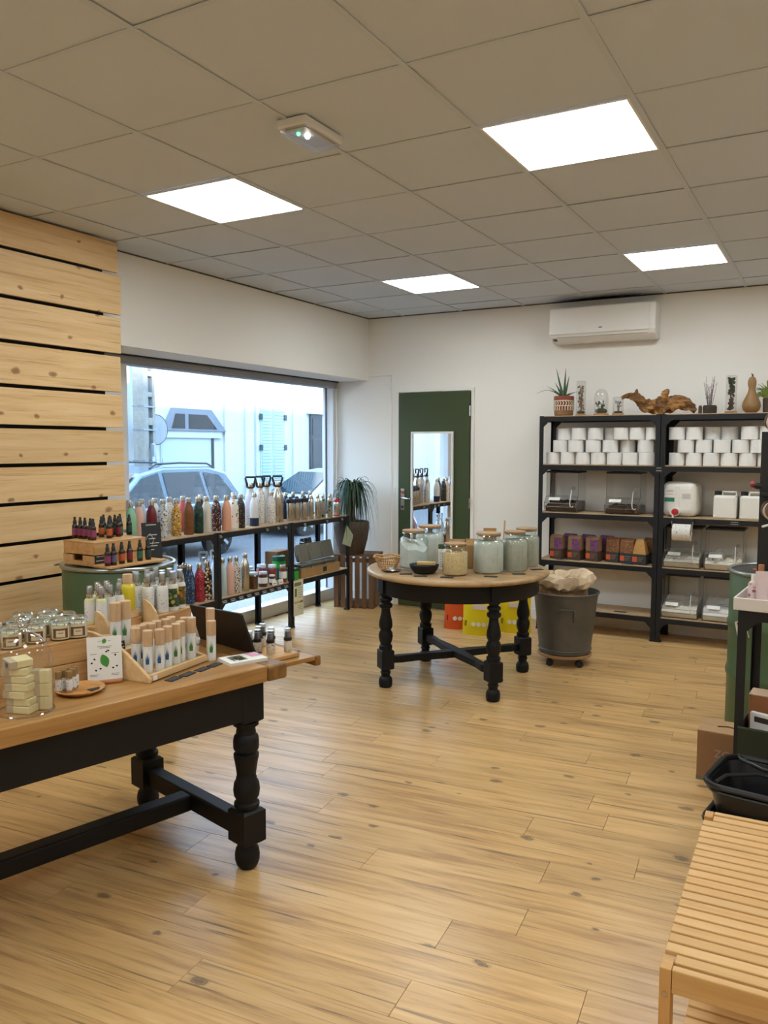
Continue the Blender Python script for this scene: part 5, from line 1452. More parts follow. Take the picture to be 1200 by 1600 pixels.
def woodjar(label, loc, r=0.031, h=0.055):
    t = thing('cream_jar', label, 'jar', loc, 0, 'wooden lidded cream jars')
    link('body', cached(('wj', r), lambda: MB().lathe([(0, 0), (r-0.002, 0), (r, 0.002), (r, h*0.62)], 24).mesh('body', [mat('jar_wood_wrap', '#c8a478', 0.5)])), t)
    link('lid', cached(('wl', r), lambda: MB().lathe([(r+0.001, h*0.60), (r+0.0015, h*0.63), (r+0.0015, h-0.002), (r-0.001, h), (0, h)], 24).mesh('lid', [M_CAPW])), t)
    link('black_label', cached(('wb', r), lambda: MB().lathe([(r+0.0004, h*0.1), (r+0.0006, h*0.12), (r+0.0006, h*0.5), (r+0.0004, h*0.52)], 24).mesh('black_label', [M_SLATE])), t)
woodjar('round cream jar with wooden lid next to the side cheek', on_stand(0.045, 0.245, 0.8235))
woodjar('round cream jar with wooden lid in the middle of the stand', on_stand(0.215, 0.250, 0.8235), 0.034)
woodjar('round cream jar with wooden lid at the board end of the stand', on_stand(0.275, 0.255, 0.8235), 0.026)
chalk_card('small chalk card leaning on the round jar of the stand', on_stand(0.085, 0.215, 0.824), SA, 0.045, 0.03, 0.1)
# oil bottle with wooden cap
ot = thing('oil_flask', 'bottle of yellow oil with wooden cap on the raised stand', 'bottle', on_stand(0.365, 0.430, 0.9005))
MB().box(-0.03, 0.03, -0.03, 0.03, -0.031, -0.0005).build('wood_block', M_BIRCH, ot, bev=0.002)
MB().lathe([(0, 0), (0.026, 0), (0.028, 0.003), (0.028, 0.085), (0.024, 0.098), (0.016, 0.104)], 26).build('oil_body', mat('yellow_oil', '#d6c22a', 0.12, spec=0.7), ot)
MB().lathe([(0.017, 0.103), (0.0185, 0.104), (0.0185, 0.138), (0.017, 0.14), (0, 0.14)], 22).build('wood_cap', M_CAPW, ot)
# spray bottles with silver caps
def spray(label, loc, body, wrap=None, h=0.165, r=0.0225, group='silver capped spray bottles'):
    t = thing('spray_bottle', label, 'bottle', loc, 0.4, group)
    link('body', cached(('sp', body.name, h, r), lambda: MB().lathe([(0, 0), (r-0.002, 0), (r, 0.002), (r, h*0.60), (r*0.86, h*0.645), (r*0.55, h*0.66)], 22).mesh('body', [body])), t)
    link('collar', cached(('spc', h, r), lambda: MB().lathe([(r*0.60, h*0.655), (r*0.62, h*0.66), (r*0.62, h*0.76), (r*0.58, h*0.765)], 18).mesh('collar', [M_CHROME])), t)
    link('clear_cap', cached(('spk', h, r), lambda: MB().lathe([(r*0.56, h*0.75), (r*0.56, h*0.965), (r*0.50, h*0.975), (0, h*0.975)], 18).mesh('clear_cap', [glass('clear_cap', (0.90, 0.91, 0.93), 0.22, 0.06)])), t)
    link('nozzle', cached(('spn', h, r), lambda: MB().lathe([(r*0.30, h*0.76), (r*0.42, h*0.80), (r*0.42, h*0.93), (r*0.34, h*0.95), (0, h*0.95)], 14).mesh('nozzle', [mat('nozzle_silver', '#c4c6ca', 0.3, 0.6)])), t)
    wm = wrap or pattern('spray_print', '#dedcd6', ['#8a8c8c', '#dedcd6', '#dedcd6', '#dedcd6'], 120, 0.28, 0.5)
    link('label_band', cached(('spl', wm.name, h, r), lambda: MB().lathe([(r+0.0004, h*0.10), (r+0.0006, h*0.11), (r+0.0006, h*0.55), (r+0.0004, h*0.56)], 22).mesh('label_band', [wm])), t)
    return t
W_GREEN = pattern('spray_print_leaves', '#3a4a22', ['#8aa040', '#26301c', '#c4b24a', '#40306a'], 60, 0.5, 0.5)
W_ORANGE = pattern('spray_print_orange', '#5a5a2a', ['#d0602a', '#e08a3a', '#3a4a22'], 60, 0.5, 0.5)
rs = [(0.452, 0.405), (0.500, 0.372), (0.552, 0.362), (0.605, 0.368), (0.452, 0.462), (0.502, 0.425), (0.555, 0.418), (0.610, 0.425), (0.478, 0.492), (0.535, 0.480), (0.595, 0.485)]
for k, (x, y) in enumerate(rs):
    wr_ = W_GREEN if k == 2 else W_ORANGE if k == 3 else None
    lb = {2: 'spray bottle wrapped in dark green leaf print', 3: 'spray bottle wrapped in orange print behind the leaf print one'}.get(k, '%s white spray bottle of the cluster near the window bottles, counted from the oil flask' % ORD[k].capitalize())
    spray(lb, on_stand(x, y, 0.8695), M_CRM, wr_, 0.165, 0.0235)
ls = [(0.205, 0.470, 1), (0.218, 0.425, 1), (0.262, 0.422, 0), (0.306, 0.420, 0), (0.250, 0.466, 1), (0.292, 0.463, 0), (0.322, 0.498, 0), (0.278, 0.503, 0), (0.388, 0.490, 0)]
for k, (x, y, c_) in enumerate(ls):
    spray('%s %s spray bottle of the cluster before the green drum, counted from the jars' % (ORD[k].capitalize(), 'yellow cream' if c_ else 'white'), on_stand(x, y, 0.8695), M_CRY if c_ else M_CRM, None, 0.150, 0.0195)

# ---- slates in a row, black board, cards
for k, (u, v) in enumerate(((-0.280, 0.022), (-0.215, 0.038), (-0.145, 0.055), (-0.082, 0.072))):
    t = thing('slate_price_tag', '%s dark slate price tag lying along the stand, counted from the leaflet' % ORD[k].capitalize(), 'price tag', on_table(u, v), UA+0.36, 'slate tags on the table edge')
    MB().box(-0.029, 0.029, -0.0165, 0.0165, 0, 0.003).build('slate', M_SLATE, t, bev=0.0008, seg=1)
    MB().box(-0.018, 0.016, 0.002, 0.005, 0.003, 0.0032).box(-0.012, 0.02, -0.007, -0.004, 0.003, 0.0032).build('chalk_writing', mat('chalk_faint', '#55585a', 0.9), t)
bb = thing('black_board', 'plain black board propped up at the end of the long table', 'board', on_table(0.118, 0.095), UA+PI/2)
q = MB(); q.T = Matrix(((1, 0, 0, 0), (0, 0, -1, 0), (0, 1, 0, 0), (0, 0, 0, 1)))
q.prism([(0, 0), (0.37, 0), (0.37, 0.155), (0.02, 0.17), (0.012, 0.165)], -0.004, 0.004); q.build('panel', M_BLACK, bb, bev=0.001, rot=(-0.32, 0, 0))
MB().box(0.0, 0.02, -0.03, 0.0, 0.0, 0.004).build('foot', M_BLACK, bb)
cs = thing('card_stack', 'stack of printed cards with flower picture at the table corner', 'cards', on_table(0.028, 0.052), UA-0.13)
for k in range(5):
    MB().box(-0.075, 0.075, -0.052, 0.052, k*0.0024, k*0.0024+0.0022).build('card', M_PAPER, cs, rz=rr.uniform(-0.03, 0.03))
MB().box(-0.05, 0.005, -0.03, 0.035, 0.0121, 0.0123).build('picture', pattern('card_photo', '#3a4a34', ['#e8e4e0', '#7a9a6a', '#20241f', '#a06a5a'], 60, 0.5), cs)
MB().box(0.030, 0.072, -0.010, 0.048, 0.0121, 0.0123).build('pink_panel', mat('card_pink', '#d8a0b4', 0.7), cs)
# tray with clear capped bottles on the pulled out leaf
tr_ = thing('bottle_tray', 'small wooden tray on the table extension holding grey capped bottles', 'tray', on_table(0.165, 0.125, 0.6975), UA)
q = MB(); q.box(0, 0.195, 0, 0.30, 0, 0.016); q.build('tray_block', M_CRATE, tr_, bev=0.003)
def serum(label, loc):
    t = thing('serum_bottle', label, 'bottle', loc, 0, 'grey capped bottles on the table extension')
    r = 0.0155
    link('body', cached('sb', lambda: MB().lathe([(0, 0), (r-0.001, 0), (r, 0.002), (r, 0.046), (r*0.9, 0.048)], 20).mesh('body', [pattern('serum_print', '#cfc4ae', ['#3a3a3a', '#cfc4ae', '#cfc4ae'], 130, 0.3, 0.6)])), t)
    link('black_collar', cached('sc', lambda: MB().lathe([(r+0.0005, 0.046), (r+0.001, 0.047), (r+0.001, 0.058), (r*0.8, 0.060)], 20).mesh('black_collar', [M_BLACK])), t)
    link('clear_cap', cached('sk', lambda: MB().lathe([(r*0.92, 0.059), (r*0.90, 0.092), (r*0.84, 0.095), (0, 0.095)], 20).mesh('clear_cap', [glass('smoke_cap', (0.80, 0.81, 0.83), 0.15, 0.08)])), t)
    link('pump', cached('sn', lambda: MB().lathe([(r*0.7, 0.06), (r*0.62, 0.083), (0, 0.084)], 16).mesh('pump', [mat('pump_grey', '#6d6f74', 0.4)])), t)
for k, (u, v) in enumerate(((0.205, 0.30), (0.195, 0.24), (0.232, 0.235), (0.258, 0.185), (0.272, 0.28), (0.300, 0.232), (0.335, 0.17), (0.315, 0.31))):
    serum('%s grey capped bottle on the tray, counted from the black board' % ORD[k].capitalize(), on_table(u, v, 0.7142))
t = thing('slate_price_tag', 'grey slate tag on the table extension beside the bottle tray', 'price tag', on_table(0.385, 0.22, 0.6977), UA+0.3)
MB().box(-0.02, 0.02, -0.04, 0.04, 0, 0.003).build('slate', mat('slate_grey', '#5a5f63', 0.6), t, bev=0.0008, seg=1)

# ================================================================== ROUND TABLE GOODS, BIN, BAGS
TZ = 0.7505
G_AQUA = glass('aqua_glass', (0.915, 0.955, 0.95), 0.09, 0.03)
def big_jar(label, loc, r, h, fill, level, group='big storage jars on the round table', tilt=None, neck=0.73, gl=None):
    t = thing('storage_jar', label, 'jar', loc, 0, group)
    gp = [(0, 0.0), (r*0.86, 0.0), (r*0.95, 0.006), (r, 0.02), (r, h*0.66), (r*0.98, h*0.73), (r*0.90, h*0.795), (r*neck, h*0.835), (r*neck, h*0.925), (r*neck+0.004, h*0.93)]
    MB().lathe(gp, 40).build('glass', gl or G_AQUA, t)
    MB().tube([((r*neck+0.004)*math.cos(2*PI*k/36), (r*neck+0.004)*math.sin(2*PI*k/36), h*0.925) for k in range(36)], 0.004, 6, closed=True).build('glass_lip', glass('lip_glass', (0.75, 0.85, 0.83), 0.2, 0.05), t)
    ip = [(0, 0.006), (r*0.86, 0.007), (r*0.955, 0.022), (r*0.955, min(level, h*0.66))]
    if level > h*0.68:
        ip += [(r*0.94, h*0.72), (r*0.88, min(level, h*0.78))]
    q = MB(); q.lathe(ip, 40)
    top = ip[-1]
    if tilt:
        # uneven powder surface
        vv, ff, n = [(0, 0, top[1]+0.01)], [], 40
        q = MB(); q.lathe(ip[:-1], 40)
        ring = []
        for k in range(n):
            a = 2*PI*k/n
            ring.append((top[0]*math.cos(a), top[0]*math.sin(a), top[1]+tilt*math.cos(a-2.6)+0.008*math.sin(5*a)))
        base_ring = [(ip[-2][0]*math.cos(2*PI*k/n), ip[-2][0]*math.sin(2*PI*k/n), ip[-2][1]) for k in range(n)]
        q.add(base_ring+ring+[(0, 0, top[1]+0.012)], [(k, (k+1) % n, n+(k+1) % n, n+k) for k in range(n)]+[(n+k, n+(k+1) % n, 2*n) for k in range(n)], 0, True)
    else:
        q.lathe([top, (top[0]*0.5, top[1]+0.006), (0, top[1]+0.008)], 40)
    q.build('contents', fill, t)
    MB().lathe([(r*neck-0.004, h*0.93), (r*neck+0.003, h*0.950), (r*neck+0.006, h*0.953), (r*neck+0.0065, h*0.99), (r*neck+0.004, h), (0, h)], 36).build('wooden_lid', wood('jar_lid_wood', '#b89670', '#ad8a62', '#98764e', 0, 50, 8, 0.5), t)
    return t
M_POW = mat('white_powder', '#e0e4de', 0.9, var=0.05, var_scale=30, bump=0.3, bump_scale=60)
M_POW2 = mat('pale_green_powder', '#d6d9cd', 0.9, var=0.04, var_scale=30)
M_POW3 = mat('grey_green_powder', '#bdbba8', 0.9, var=0.05, var_scale=30)
M_GRAIN = mat('yellow_grain', '#dcc692', 0.8, bump=0.9, bump_scale=260, var=0.35, var_scale=220)
big_jar('aqua glass jar of lumpy white powder beside the wicker basket', (-2.405, 4.70, TZ), 0.094, 0.255, M_POW, 0.158, tilt=0.035)
big_jar('aqua glass jar of white powder standing behind the lumpy one', (-2.452, 5.03, TZ), 0.100, 0.255, M_POW, 0.195)
big_jar('shorter clear jar of yellow grain in the middle of the round table', (-2.066, 4.60, TZ), 0.080, 0.200, M_GRAIN, 0.145, gl=M_GLASS, neck=0.80)
big_jar('largest aqua jar of pale powder next to the grain jar', (-1.925, 4.795, TZ), 0.098, 0.255, M_POW2, 0.198)
big_jar('jar of greenish powder between the pale and grey powder jars', (-1.812, 4.962, TZ), 0.086, 0.255, M_POW3, 0.198)
big_jar('jar of grey powder at the table edge near the metal bin', (-1.815, 5.195, TZ), 0.086, 0.255, M_POW3, 0.198)
# wicker basket
wb = thing('wicker_basket', 'small pale wicker basket at the edge of the round table', 'basket', (-2.585, 4.675, TZ), 0.3)
M_WICK = mat('wicker', '#c39a62', 0.6, var=0.12, var_scale=60)
MB().lathe([(0, 0.004), (0.058, 0.004), (0.060, 0.0), (0, 0.0)], 28).build('base', M_WICK, wb)
q = MB()
for k in range(36):
    a = 2*PI*k/36
    q.tube([(0.058*math.cos(a), 0.058*math.sin(a), 0.002), (0.072*math.cos(a), 0.072*math.sin(a), 0.035), (0.088*math.cos(a+0.06), 0.088*math.sin(a+0.06), 0.07)], 0.0022, 5)
q.build('wicker_stake', M_WICK, wb)
for r_, z in ((0.063, 0.012), (0.069, 0.026), (0.077, 0.046)):
    MB().tube([((r_+0.0018*(-1)**k)*math.cos(2*PI*k/48), (r_+0.0018*(-1)**k)*math.sin(2*PI*k/48), z) for k in range(48)], 0.0022, 5, closed=True).build('weave_ring', M_WICK, wb)
MB().tube([((0.090)*math.cos(2*PI*k/40), 0.090*math.sin(2*PI*k/40), 0.072+0.004*math.sin(k*2*PI/8)) for k in range(40)], 0.006, 8, closed=True).build('rim', M_WICK, wb)
# black bowl with soap
bw = thing('black_bowl', 'black bowl at the front of the round table', 'bowl', (-2.262, 4.565, TZ))
MB().lathe([(0, 0.004), (0.05, 0.0), (0.062, 0.002), (0.085, 0.028), (0.094, 0.052), (0.094, 0.056), (0.088, 0.055), (0.076, 0.030), (0.055, 0.012), (0, 0.010)], 40).build('bowl_body', mat('bowl_black', '#131315', 0.5, bump=0.3, bump_scale=50), bw)
MB().box(-0.03, 0.03, -0.0, 0.003, 0.018, 0.032).build('engraving', mat('bowl_engraving', '#3a2a20', 0.7), bw, (0.033, -0.0755, 0.0), rz=0.4, rot=(-0.75, 0, 0.41))
sp_ = thing('soap_block', 'pale yellow soap block lying across the black bowl', 'soap', (-2.245, 4.56, TZ+0.056), 0.35)
MB().box(-0.058, 0.058, -0.025, 0.025, 0, 0.018).build('block', mat('soap_yellow', '#cba868', 0.6), sp_, bev=0.003)
# small dish with foil
ds = thing('small_dish', 'small brown dish with crumpled foil near the wicker basket', 'dish', (-2.475, 4.52, TZ), 0.2)
MB().lathe([(0, 0.0), (0.035, 0.0), (0.055, 0.010), (0.057, 0.012), (0.052, 0.012), (0.034, 0.004), (0, 0.004)], 24, sx=1.15).build('dish', mat('dish_brown', '#5a3c28', 0.5), ds)
q = MB(); rl2 = random.Random(5)
pr = []
for i in range(7):
    for k in range(10):
        pass
vv = []; n = 12
for i in range(6):
    for k in range(n):
        a = 2*PI*k/n; s = i/5
        r_ = 0.030*math.cos(s*PI/2)*rl2.uniform(0.7, 1.15)+0.002
        vv.append((r_*math.cos(a), r_*math.sin(a), 0.006+0.026*s*rl2.uniform(0.8, 1.1)))
ff = [(i*n+k, i*n+(k+1) % n, (i+1)*n+(k+1) % n, (i+1)*n+k) for i in range(5) for k in range(n)]
ff.append(tuple(range(5*n, 6*n)))
q.add(vv, ff); q.build('crumpled_foil', mat('foil', '#c9c6c0', 0.25, 0.9), ds)
# paper bags and packet behind the jars
def kraft_bag(label, loc, rz, w, d, h):
    t = thing('kraft_bag', label, 'paper bag', loc, rz, 'kraft bags on the round table')
    q = MB()
    v = [(-w/2, -d/2, 0), (w/2, -d/2, 0), (w/2, d/2, 0), (-w/2, d/2, 0), (-w/2, -d/2, h*0.8), (w/2, -d/2, h*0.8), (w/2, d/2, h*0.8), (-w/2, d/2, h*0.8), (-w/2, -0.004, h), (w/2, -0.004, h), (w/2, 0.004, h), (-w/2, 0.004, h)]
    q.add(v, [(0, 3, 2, 1), (0, 1, 5, 4), (1, 2, 6, 5), (2, 3, 7, 6), (3, 0, 4, 7), (4, 5, 9, 8), (6, 7, 11, 10), (5, 6, 10, 9), (7, 4, 8, 11), (8, 9, 10, 11)])
    q.build('bag', M_KRAFT, t, bev=0.003)
    MB().box(-w/2-0.001, w/2+0.001, -0.007, 0.007, h-0.012, h+0.002).build('folded_top', M_KRAFT, t, bev=0.002)
    return t
kraft_bag('brown kraft bag with folded top behind the grain jar', (-2.185, 4.90, TZ), 0.35, 0.10, 0.07, 0.185)
kraft_bag('second brown kraft bag, between grain jar and large aqua jar', (-2.085, 4.93, TZ), 0.35, 0.095, 0.07, 0.19)
kb = kraft_bag('taller kraft bag with round stamp behind the large aqua jar', (-2.05, 5.13, TZ), 0.3, 0.085, 0.06, 0.245)
MB().lathe([(0.018, 0), (0.024, 0.0004), (0.018, 0.0008)], 20).build('round_stamp', mat('stamp_brown', '#6b4a2a', 0.7), kb, (0, -0.031, 0.17), rot=(PI/2, 0, 0))
gp_ = thing('seed_packet', 'white info packet with dark green top beside the grain jar', 'packet', (-2.215, 4.765, TZ), 0.4)
MB().box(-0.04, 0.04, -0.015, 0.015, 0, 0.135).build('packet', M_PAPER, gp_, bev=0.002)
MB().box(-0.0405, 0.0405, -0.0155, 0.0155, 0.135, 0.165).build('green_top', mat('packet_green', '#3a4a2a', 0.6), gp_, bev=0.003)
q = MB()
for k in range(9):
    q.box(-0.03, 0.028-0.01*(k % 3), -0.0158, -0.0152, 0.02+k*0.011, 0.023+k*0.011)
q.build('text_line', MATS['ink_grey'], gp_)
# wooden spoon handle behind the jars
sp2 = thing('wooden_scoop', 'thin wooden scoop handle poking up behind the green powder jar', 'scoop', (-1.93, 5.05, TZ), 0)
MB().tube([(0, 0, 0.0), (0.012, 0.01, 0.31)], 0.006, 8).build('handle', M_CAPW, sp2)
MB().ball(0, 0, 0.014, 0.014, 12, 8).build('bowl_end', M_CAPW, sp2)
# slate tags around the front of the round table
tags = [(-2.345, 4.475, 0.45), (-2.225, 4.440, 0.4), (-2.065, 4.480, 0.35), (-1.845, 4.640, 0.25), (-1.735, 4.830, 0.6), (-1.695, 5.06, 0.8)]
for k, (x, y, a) in enumerate(tags):
    t = thing('slate_price_tag', '%s dark slate tag on the round table, counted from the wicker basket' % ORD[k].capitalize(), 'price tag', (x, y, TZ), a, 'slate tags on the round table')
    MB().box(-0.04, 0.04, -0.022, 0.022, 0, 0.003).build('slate', M_SLATE, t, bev=0.0008, seg=1)
    MB().box(-0.025, 0.02, 0.002, 0.006, 0.003, 0.0032).box(-0.018, 0.028, -0.010, -0.006, 0.003, 0.0032).build('chalk_writing', MATS['chalk_faint'], t)

# ---- pet food bags behind the round table
def food_bag(label, loc, rz, w, d, h, m, deco):
    t = thing('pet_food_bag', label, 'bag', loc, rz, 'plump bags on the floor')
    q = MB(); nx, nz = 9, 12
    for s in (-1, 1):
        v = []
        for j in range(nz+1):
            for i in range(nx+1):
                a, b = i/nx, j/nz
                bulge = (math.sin(PI*a)**0.5)*(1-b**3)*0.5*d if 0 < a < 1 else 0
                bulge = max(bulge, d*0.10*(1-b))
                wob = 0.006*math.sin(7*a+5*b)*math.sin(PI*b)
                tw = 1-0.05*math.sin(PI*b)
                v.append(((a-0.5)*w*tw, s*(bulge+wob*(0 < a < 1)), b*h))
        f = []
        for j in range(nz):
            for i in range(nx):
                k = j*(nx+1)+i
                f.append((k, k+1, k+nx+2, k+nx+1) if s < 0 else (k+1, k, k+nx+1, k+nx+2))
        q.add(v, f, 0, True)
    v = []
    for s in (-1, 1):
        for i in range(nx+1):
            a = i/nx
            bulge = (math.sin(PI*a)**0.5)*0.5*d if 0 < a < 1 else 0
            v.append(((a-0.5)*w, s*max(bulge, d*0.10), 0))
    q.add(v, [(i, nx+1+i, nx+2+i, i+1) for i in range(nx)])
    q.build('bag_body', m, t)
    fy = -0.5*d-0.004
    for k in range(4):
        MB().lathe([(0, 0), (0.017, 0), (0.018, 0.0015), (0, 0.002)], 18).build('round_icon', mat('icon_white', '#e0dcd6', 0.6), t, (-w*0.16+k*0.042, fy+0.020*abs(k-1.0)*0.4, 0.095), rot=(PI/2, 0, 0))
    MB().box(-w*0.42, -w*0.26, fy+0.030, fy+0.034, 0.075, 0.12).build('side_print', deco, t)
    MB().box(-0.05, 0.06, fy-0.001, fy+0.003, 0.22, 0.26).build('brand_panel', mat('panel_pale', '#d7c6c4', 0.6), t)
    return t
food_bag('bright orange pet food bag beyond the round table', (-2.80, 6.33, 0), math.radians(28), 0.26, 0.14, 0.40, mat('bag_orange', '#d2511c', 0.35), mat('deco_red', '#8a2412', 0.5))
food_bag('bright yellow pet food bag in front, between the round table legs', (-2.555, 6.20, 0), math.radians(16), 0.29, 0.15, 0.38, mat('bag_yellow', '#ddc514', 0.35), mat('deco_olive', '#8a7a10', 0.5))
food_bag('second yellow pet food bag behind the table leg, near the metal bin', (-2.335, 6.43, 0), math.radians(18), 0.27, 0.15, 0.40, mat('bag_yellow2', '#d8c012', 0.35), mat('deco_olive', '#8a7a10', 0.5))

# ---- zinc bin on a dolly with paper sack
bc = (-1.683, 5.675)
dl = thing('plant_dolly', 'round wooden dolly on black castors under the metal bin', 'dolly', (bc[0], bc[1], 0), 0)
MB().lathe([(0, 0.062), (0.185, 0.062), (0.19, 0.066), (0.19, 0.080), (0.185, 0.084), (0, 0.084)], 40).build('board', wood('dolly_wood', '#b08a5c', '#a07a4e', '#8a6640', 0, 30, 8), dl)
for k in range(4):
    a = math.radians(-119)+k*PI/2
    x, y = 0.145*math.cos(a), 0.145*math.sin(a)
    cst = MB().box(x-0.014, x+0.014, y-0.012, y+0.012, 0.035, 0.062).build('castor', M_BLACK, dl, bev=0.002)
    MB().cyl(0, 0, -0.012, 0.012, 0.025, 16).build('castor_wheel', mat('castor_black', '#1a1a1c', 0.6), cst, (x+0.004, y-0.016, 0.025), rot=(PI/2, 0, 0.6))
M_ZINC = mat('zinc', '#5f5e59', 0.5, 0.35, var=0.18, var_scale=7, bump=0.05)
bn_ = thing('zinc_bin', 'large grey zinc bin standing on the wheeled dolly', 'bin', (bc[0], bc[1], 0.085), 0)
MB().lathe([(0, 0.0), (0.172, 0.0), (0.180, 0.006), (0.181, 0.02), (0.184, 0.05), (0.222, 0.40), (0.230, 0.425), (0.233, 0.432), (0.226, 0.436), (0.218, 0.425), (0.178, 0.02), (0, 0.012)], 56).build('bin_body', M_ZINC, bn_)
MB().tube([(0.231*math.cos(2*PI*k/48), 0.231*math.sin(2*PI*k/48), 0.433) for k in range(48)], 0.007, 8, closed=True).build('rolled_rim', M_ZINC, bn_)
MB().tube([(0.183*math.cos(2*PI*k/48), 0.183*math.sin(2*PI*k/48), 0.03) for k in range(48)], 0.006, 8, closed=True).build('foot_ring', M_ZINC, bn_)
a = math.radians(-72)
hpts = []
for dx, z in ((-0.055, 0.25), (-0.055, 0.325), (-0.045, 0.338), (0.045, 0.338), (0.055, 0.325), (0.055, 0.25)):
    r_ = 0.1955+0.036*(z-0.15)/0.25
    b = a+dx/r_
    hpts.append((r_*math.cos(b)*1.0+0.008*math.cos(a), r_*math.sin(b)+0.008*math.sin(a), z))
MB().tube(hpts, 0.006, 8).build('drop_handle', M_ZINC, bn_)
sk = thing('paper_sack', 'crumpled brown paper sack with rolled top inside the zinc bin', 'paper sack', (bc[0]-0.03, bc[1]+0.02, 0.11), 0)
q = MB(); rl3 = random.Random(9); n = 40
rings = [(0.14, 0.0), (0.155, 0.20), (0.172, 0.36), (0.165, 0.42), (0.178, 0.445), (0.212, 0.462), (0.222, 0.50), (0.205, 0.535), (0.165, 0.54), (0.135, 0.50), (0.12, 0.42)]
vv = []
for i, (r_, z) in enumerate(rings):
    for k in range(n):
        a = 2*PI*k/n
        w = 1+(0.0 if i == 0 else 1)*(0.05*math.sin(3*a+i*0.4)+0.045*math.sin(7*a+i)+rl3.uniform(-0.05, 0.05))
        vv.append((r_*w*math.cos(a), r_*w*math.sin(a)*0.92, z+(0.018*math.sin(2*a+0.5)+rl3.uniform(-0.012, 0.012) if i > 2 else 0)))
ff = [(i*n+k, i*n+(k+1) % n, (i+1)*n+(k+1) % n, (i+1)*n+k) for i in range(len(rings)-1) for k in range(n)]
ff.append(tuple(range((len(rings)-1)*n, len(rings)*n)))
ff.append(tuple(range(n))[::-1])
q.add(vv[:5*n], [f for f in ff[:4*n]]+[tuple(range(n))[::-1]]); q.build('sack_outside', mat('sack_brown', '#a67f55', 0.85, bump=0.6, bump_scale=25), sk)
q = MB(); q.add(vv[4*n:], [(k+i*n, (k+1) % n+i*n, (k+1) % n+(i+1)*n, k+(i+1)*n) for i in range(0, len(rings)-5) for k in range(n)]+[tuple(range((len(rings)-5)*n, (len(rings)-4)*n))]); q.build('rolled_top', mat('sack_inner', '#cbb393', 0.85, bump=0.6, bump_scale=30), sk)

# ================================================================== GOODS ON THE TALL RACKS
M_ROLL = mat('paper_roll_white', '#e4e2de', 0.85, bump=0.1, bump_scale=150)
M_CORE = mat('roll_core', '#a58a68', 0.9)
def roll(label, loc):
    t = thing('paper_roll', label, 'paper roll', loc, rr.uniform(0, 3), 'white paper rolls on the tall racks')
    r, h = 0.0612, 0.099
    link('roll_body', cached('prb', lambda: MB().lathe([(0.021, 0), (r-0.003, 0), (r, 0.003), (r, h-0.003), (r-0.003, h), (0.021, h)], 28).mesh('roll_body', [M_ROLL])), t)
    link('core', cached('prc', lambda: MB().lathe([(0.0205, 0.002), (0.0205, h-0.002), (0.019, h-0.002), (0.019, 0.002), (0.0205, 0.002)], 18).mesh('core', [M_CORE])), t)
ROWN = ['bottom', 'middle', 'top']
def rolls(x_rows, z, rk):
    for ri, xs in enumerate(x_rows):
        for k, e in enumerate(xs):
            x, dy = e if isinstance(e, tuple) else (e, 0.0)
            roll('%s white paper roll from the door in the %s row, %s tall rack' % (ORD[k].capitalize(), ROWN[ri], rk), (x, 6.735+dy+rr.uniform(-0.006, 0.006), z+ri*0.1002))
rolls([[-2.128+0.1275*k for k in range(7)], [-2.068, (-1.935, 0), -1.79, -1.652, (-1.525, 0.06), -1.372], [(-2.035, 0.02), -1.912, -1.775, (-1.655, 0.07), -1.565, -1.440, -1.315]], 1.4005, 'first')
rolls([[-1.130, -1.004, -0.878, -0.752, -0.622, -0.492, -0.365], [-1.066, -0.935, -0.803, -0.672, -0.545, -0.42], [-1.135, -1.008, (-0.882, 0.06), (-0.760, 0.06), -0.612, -0.485]], 1.4005, 'second')

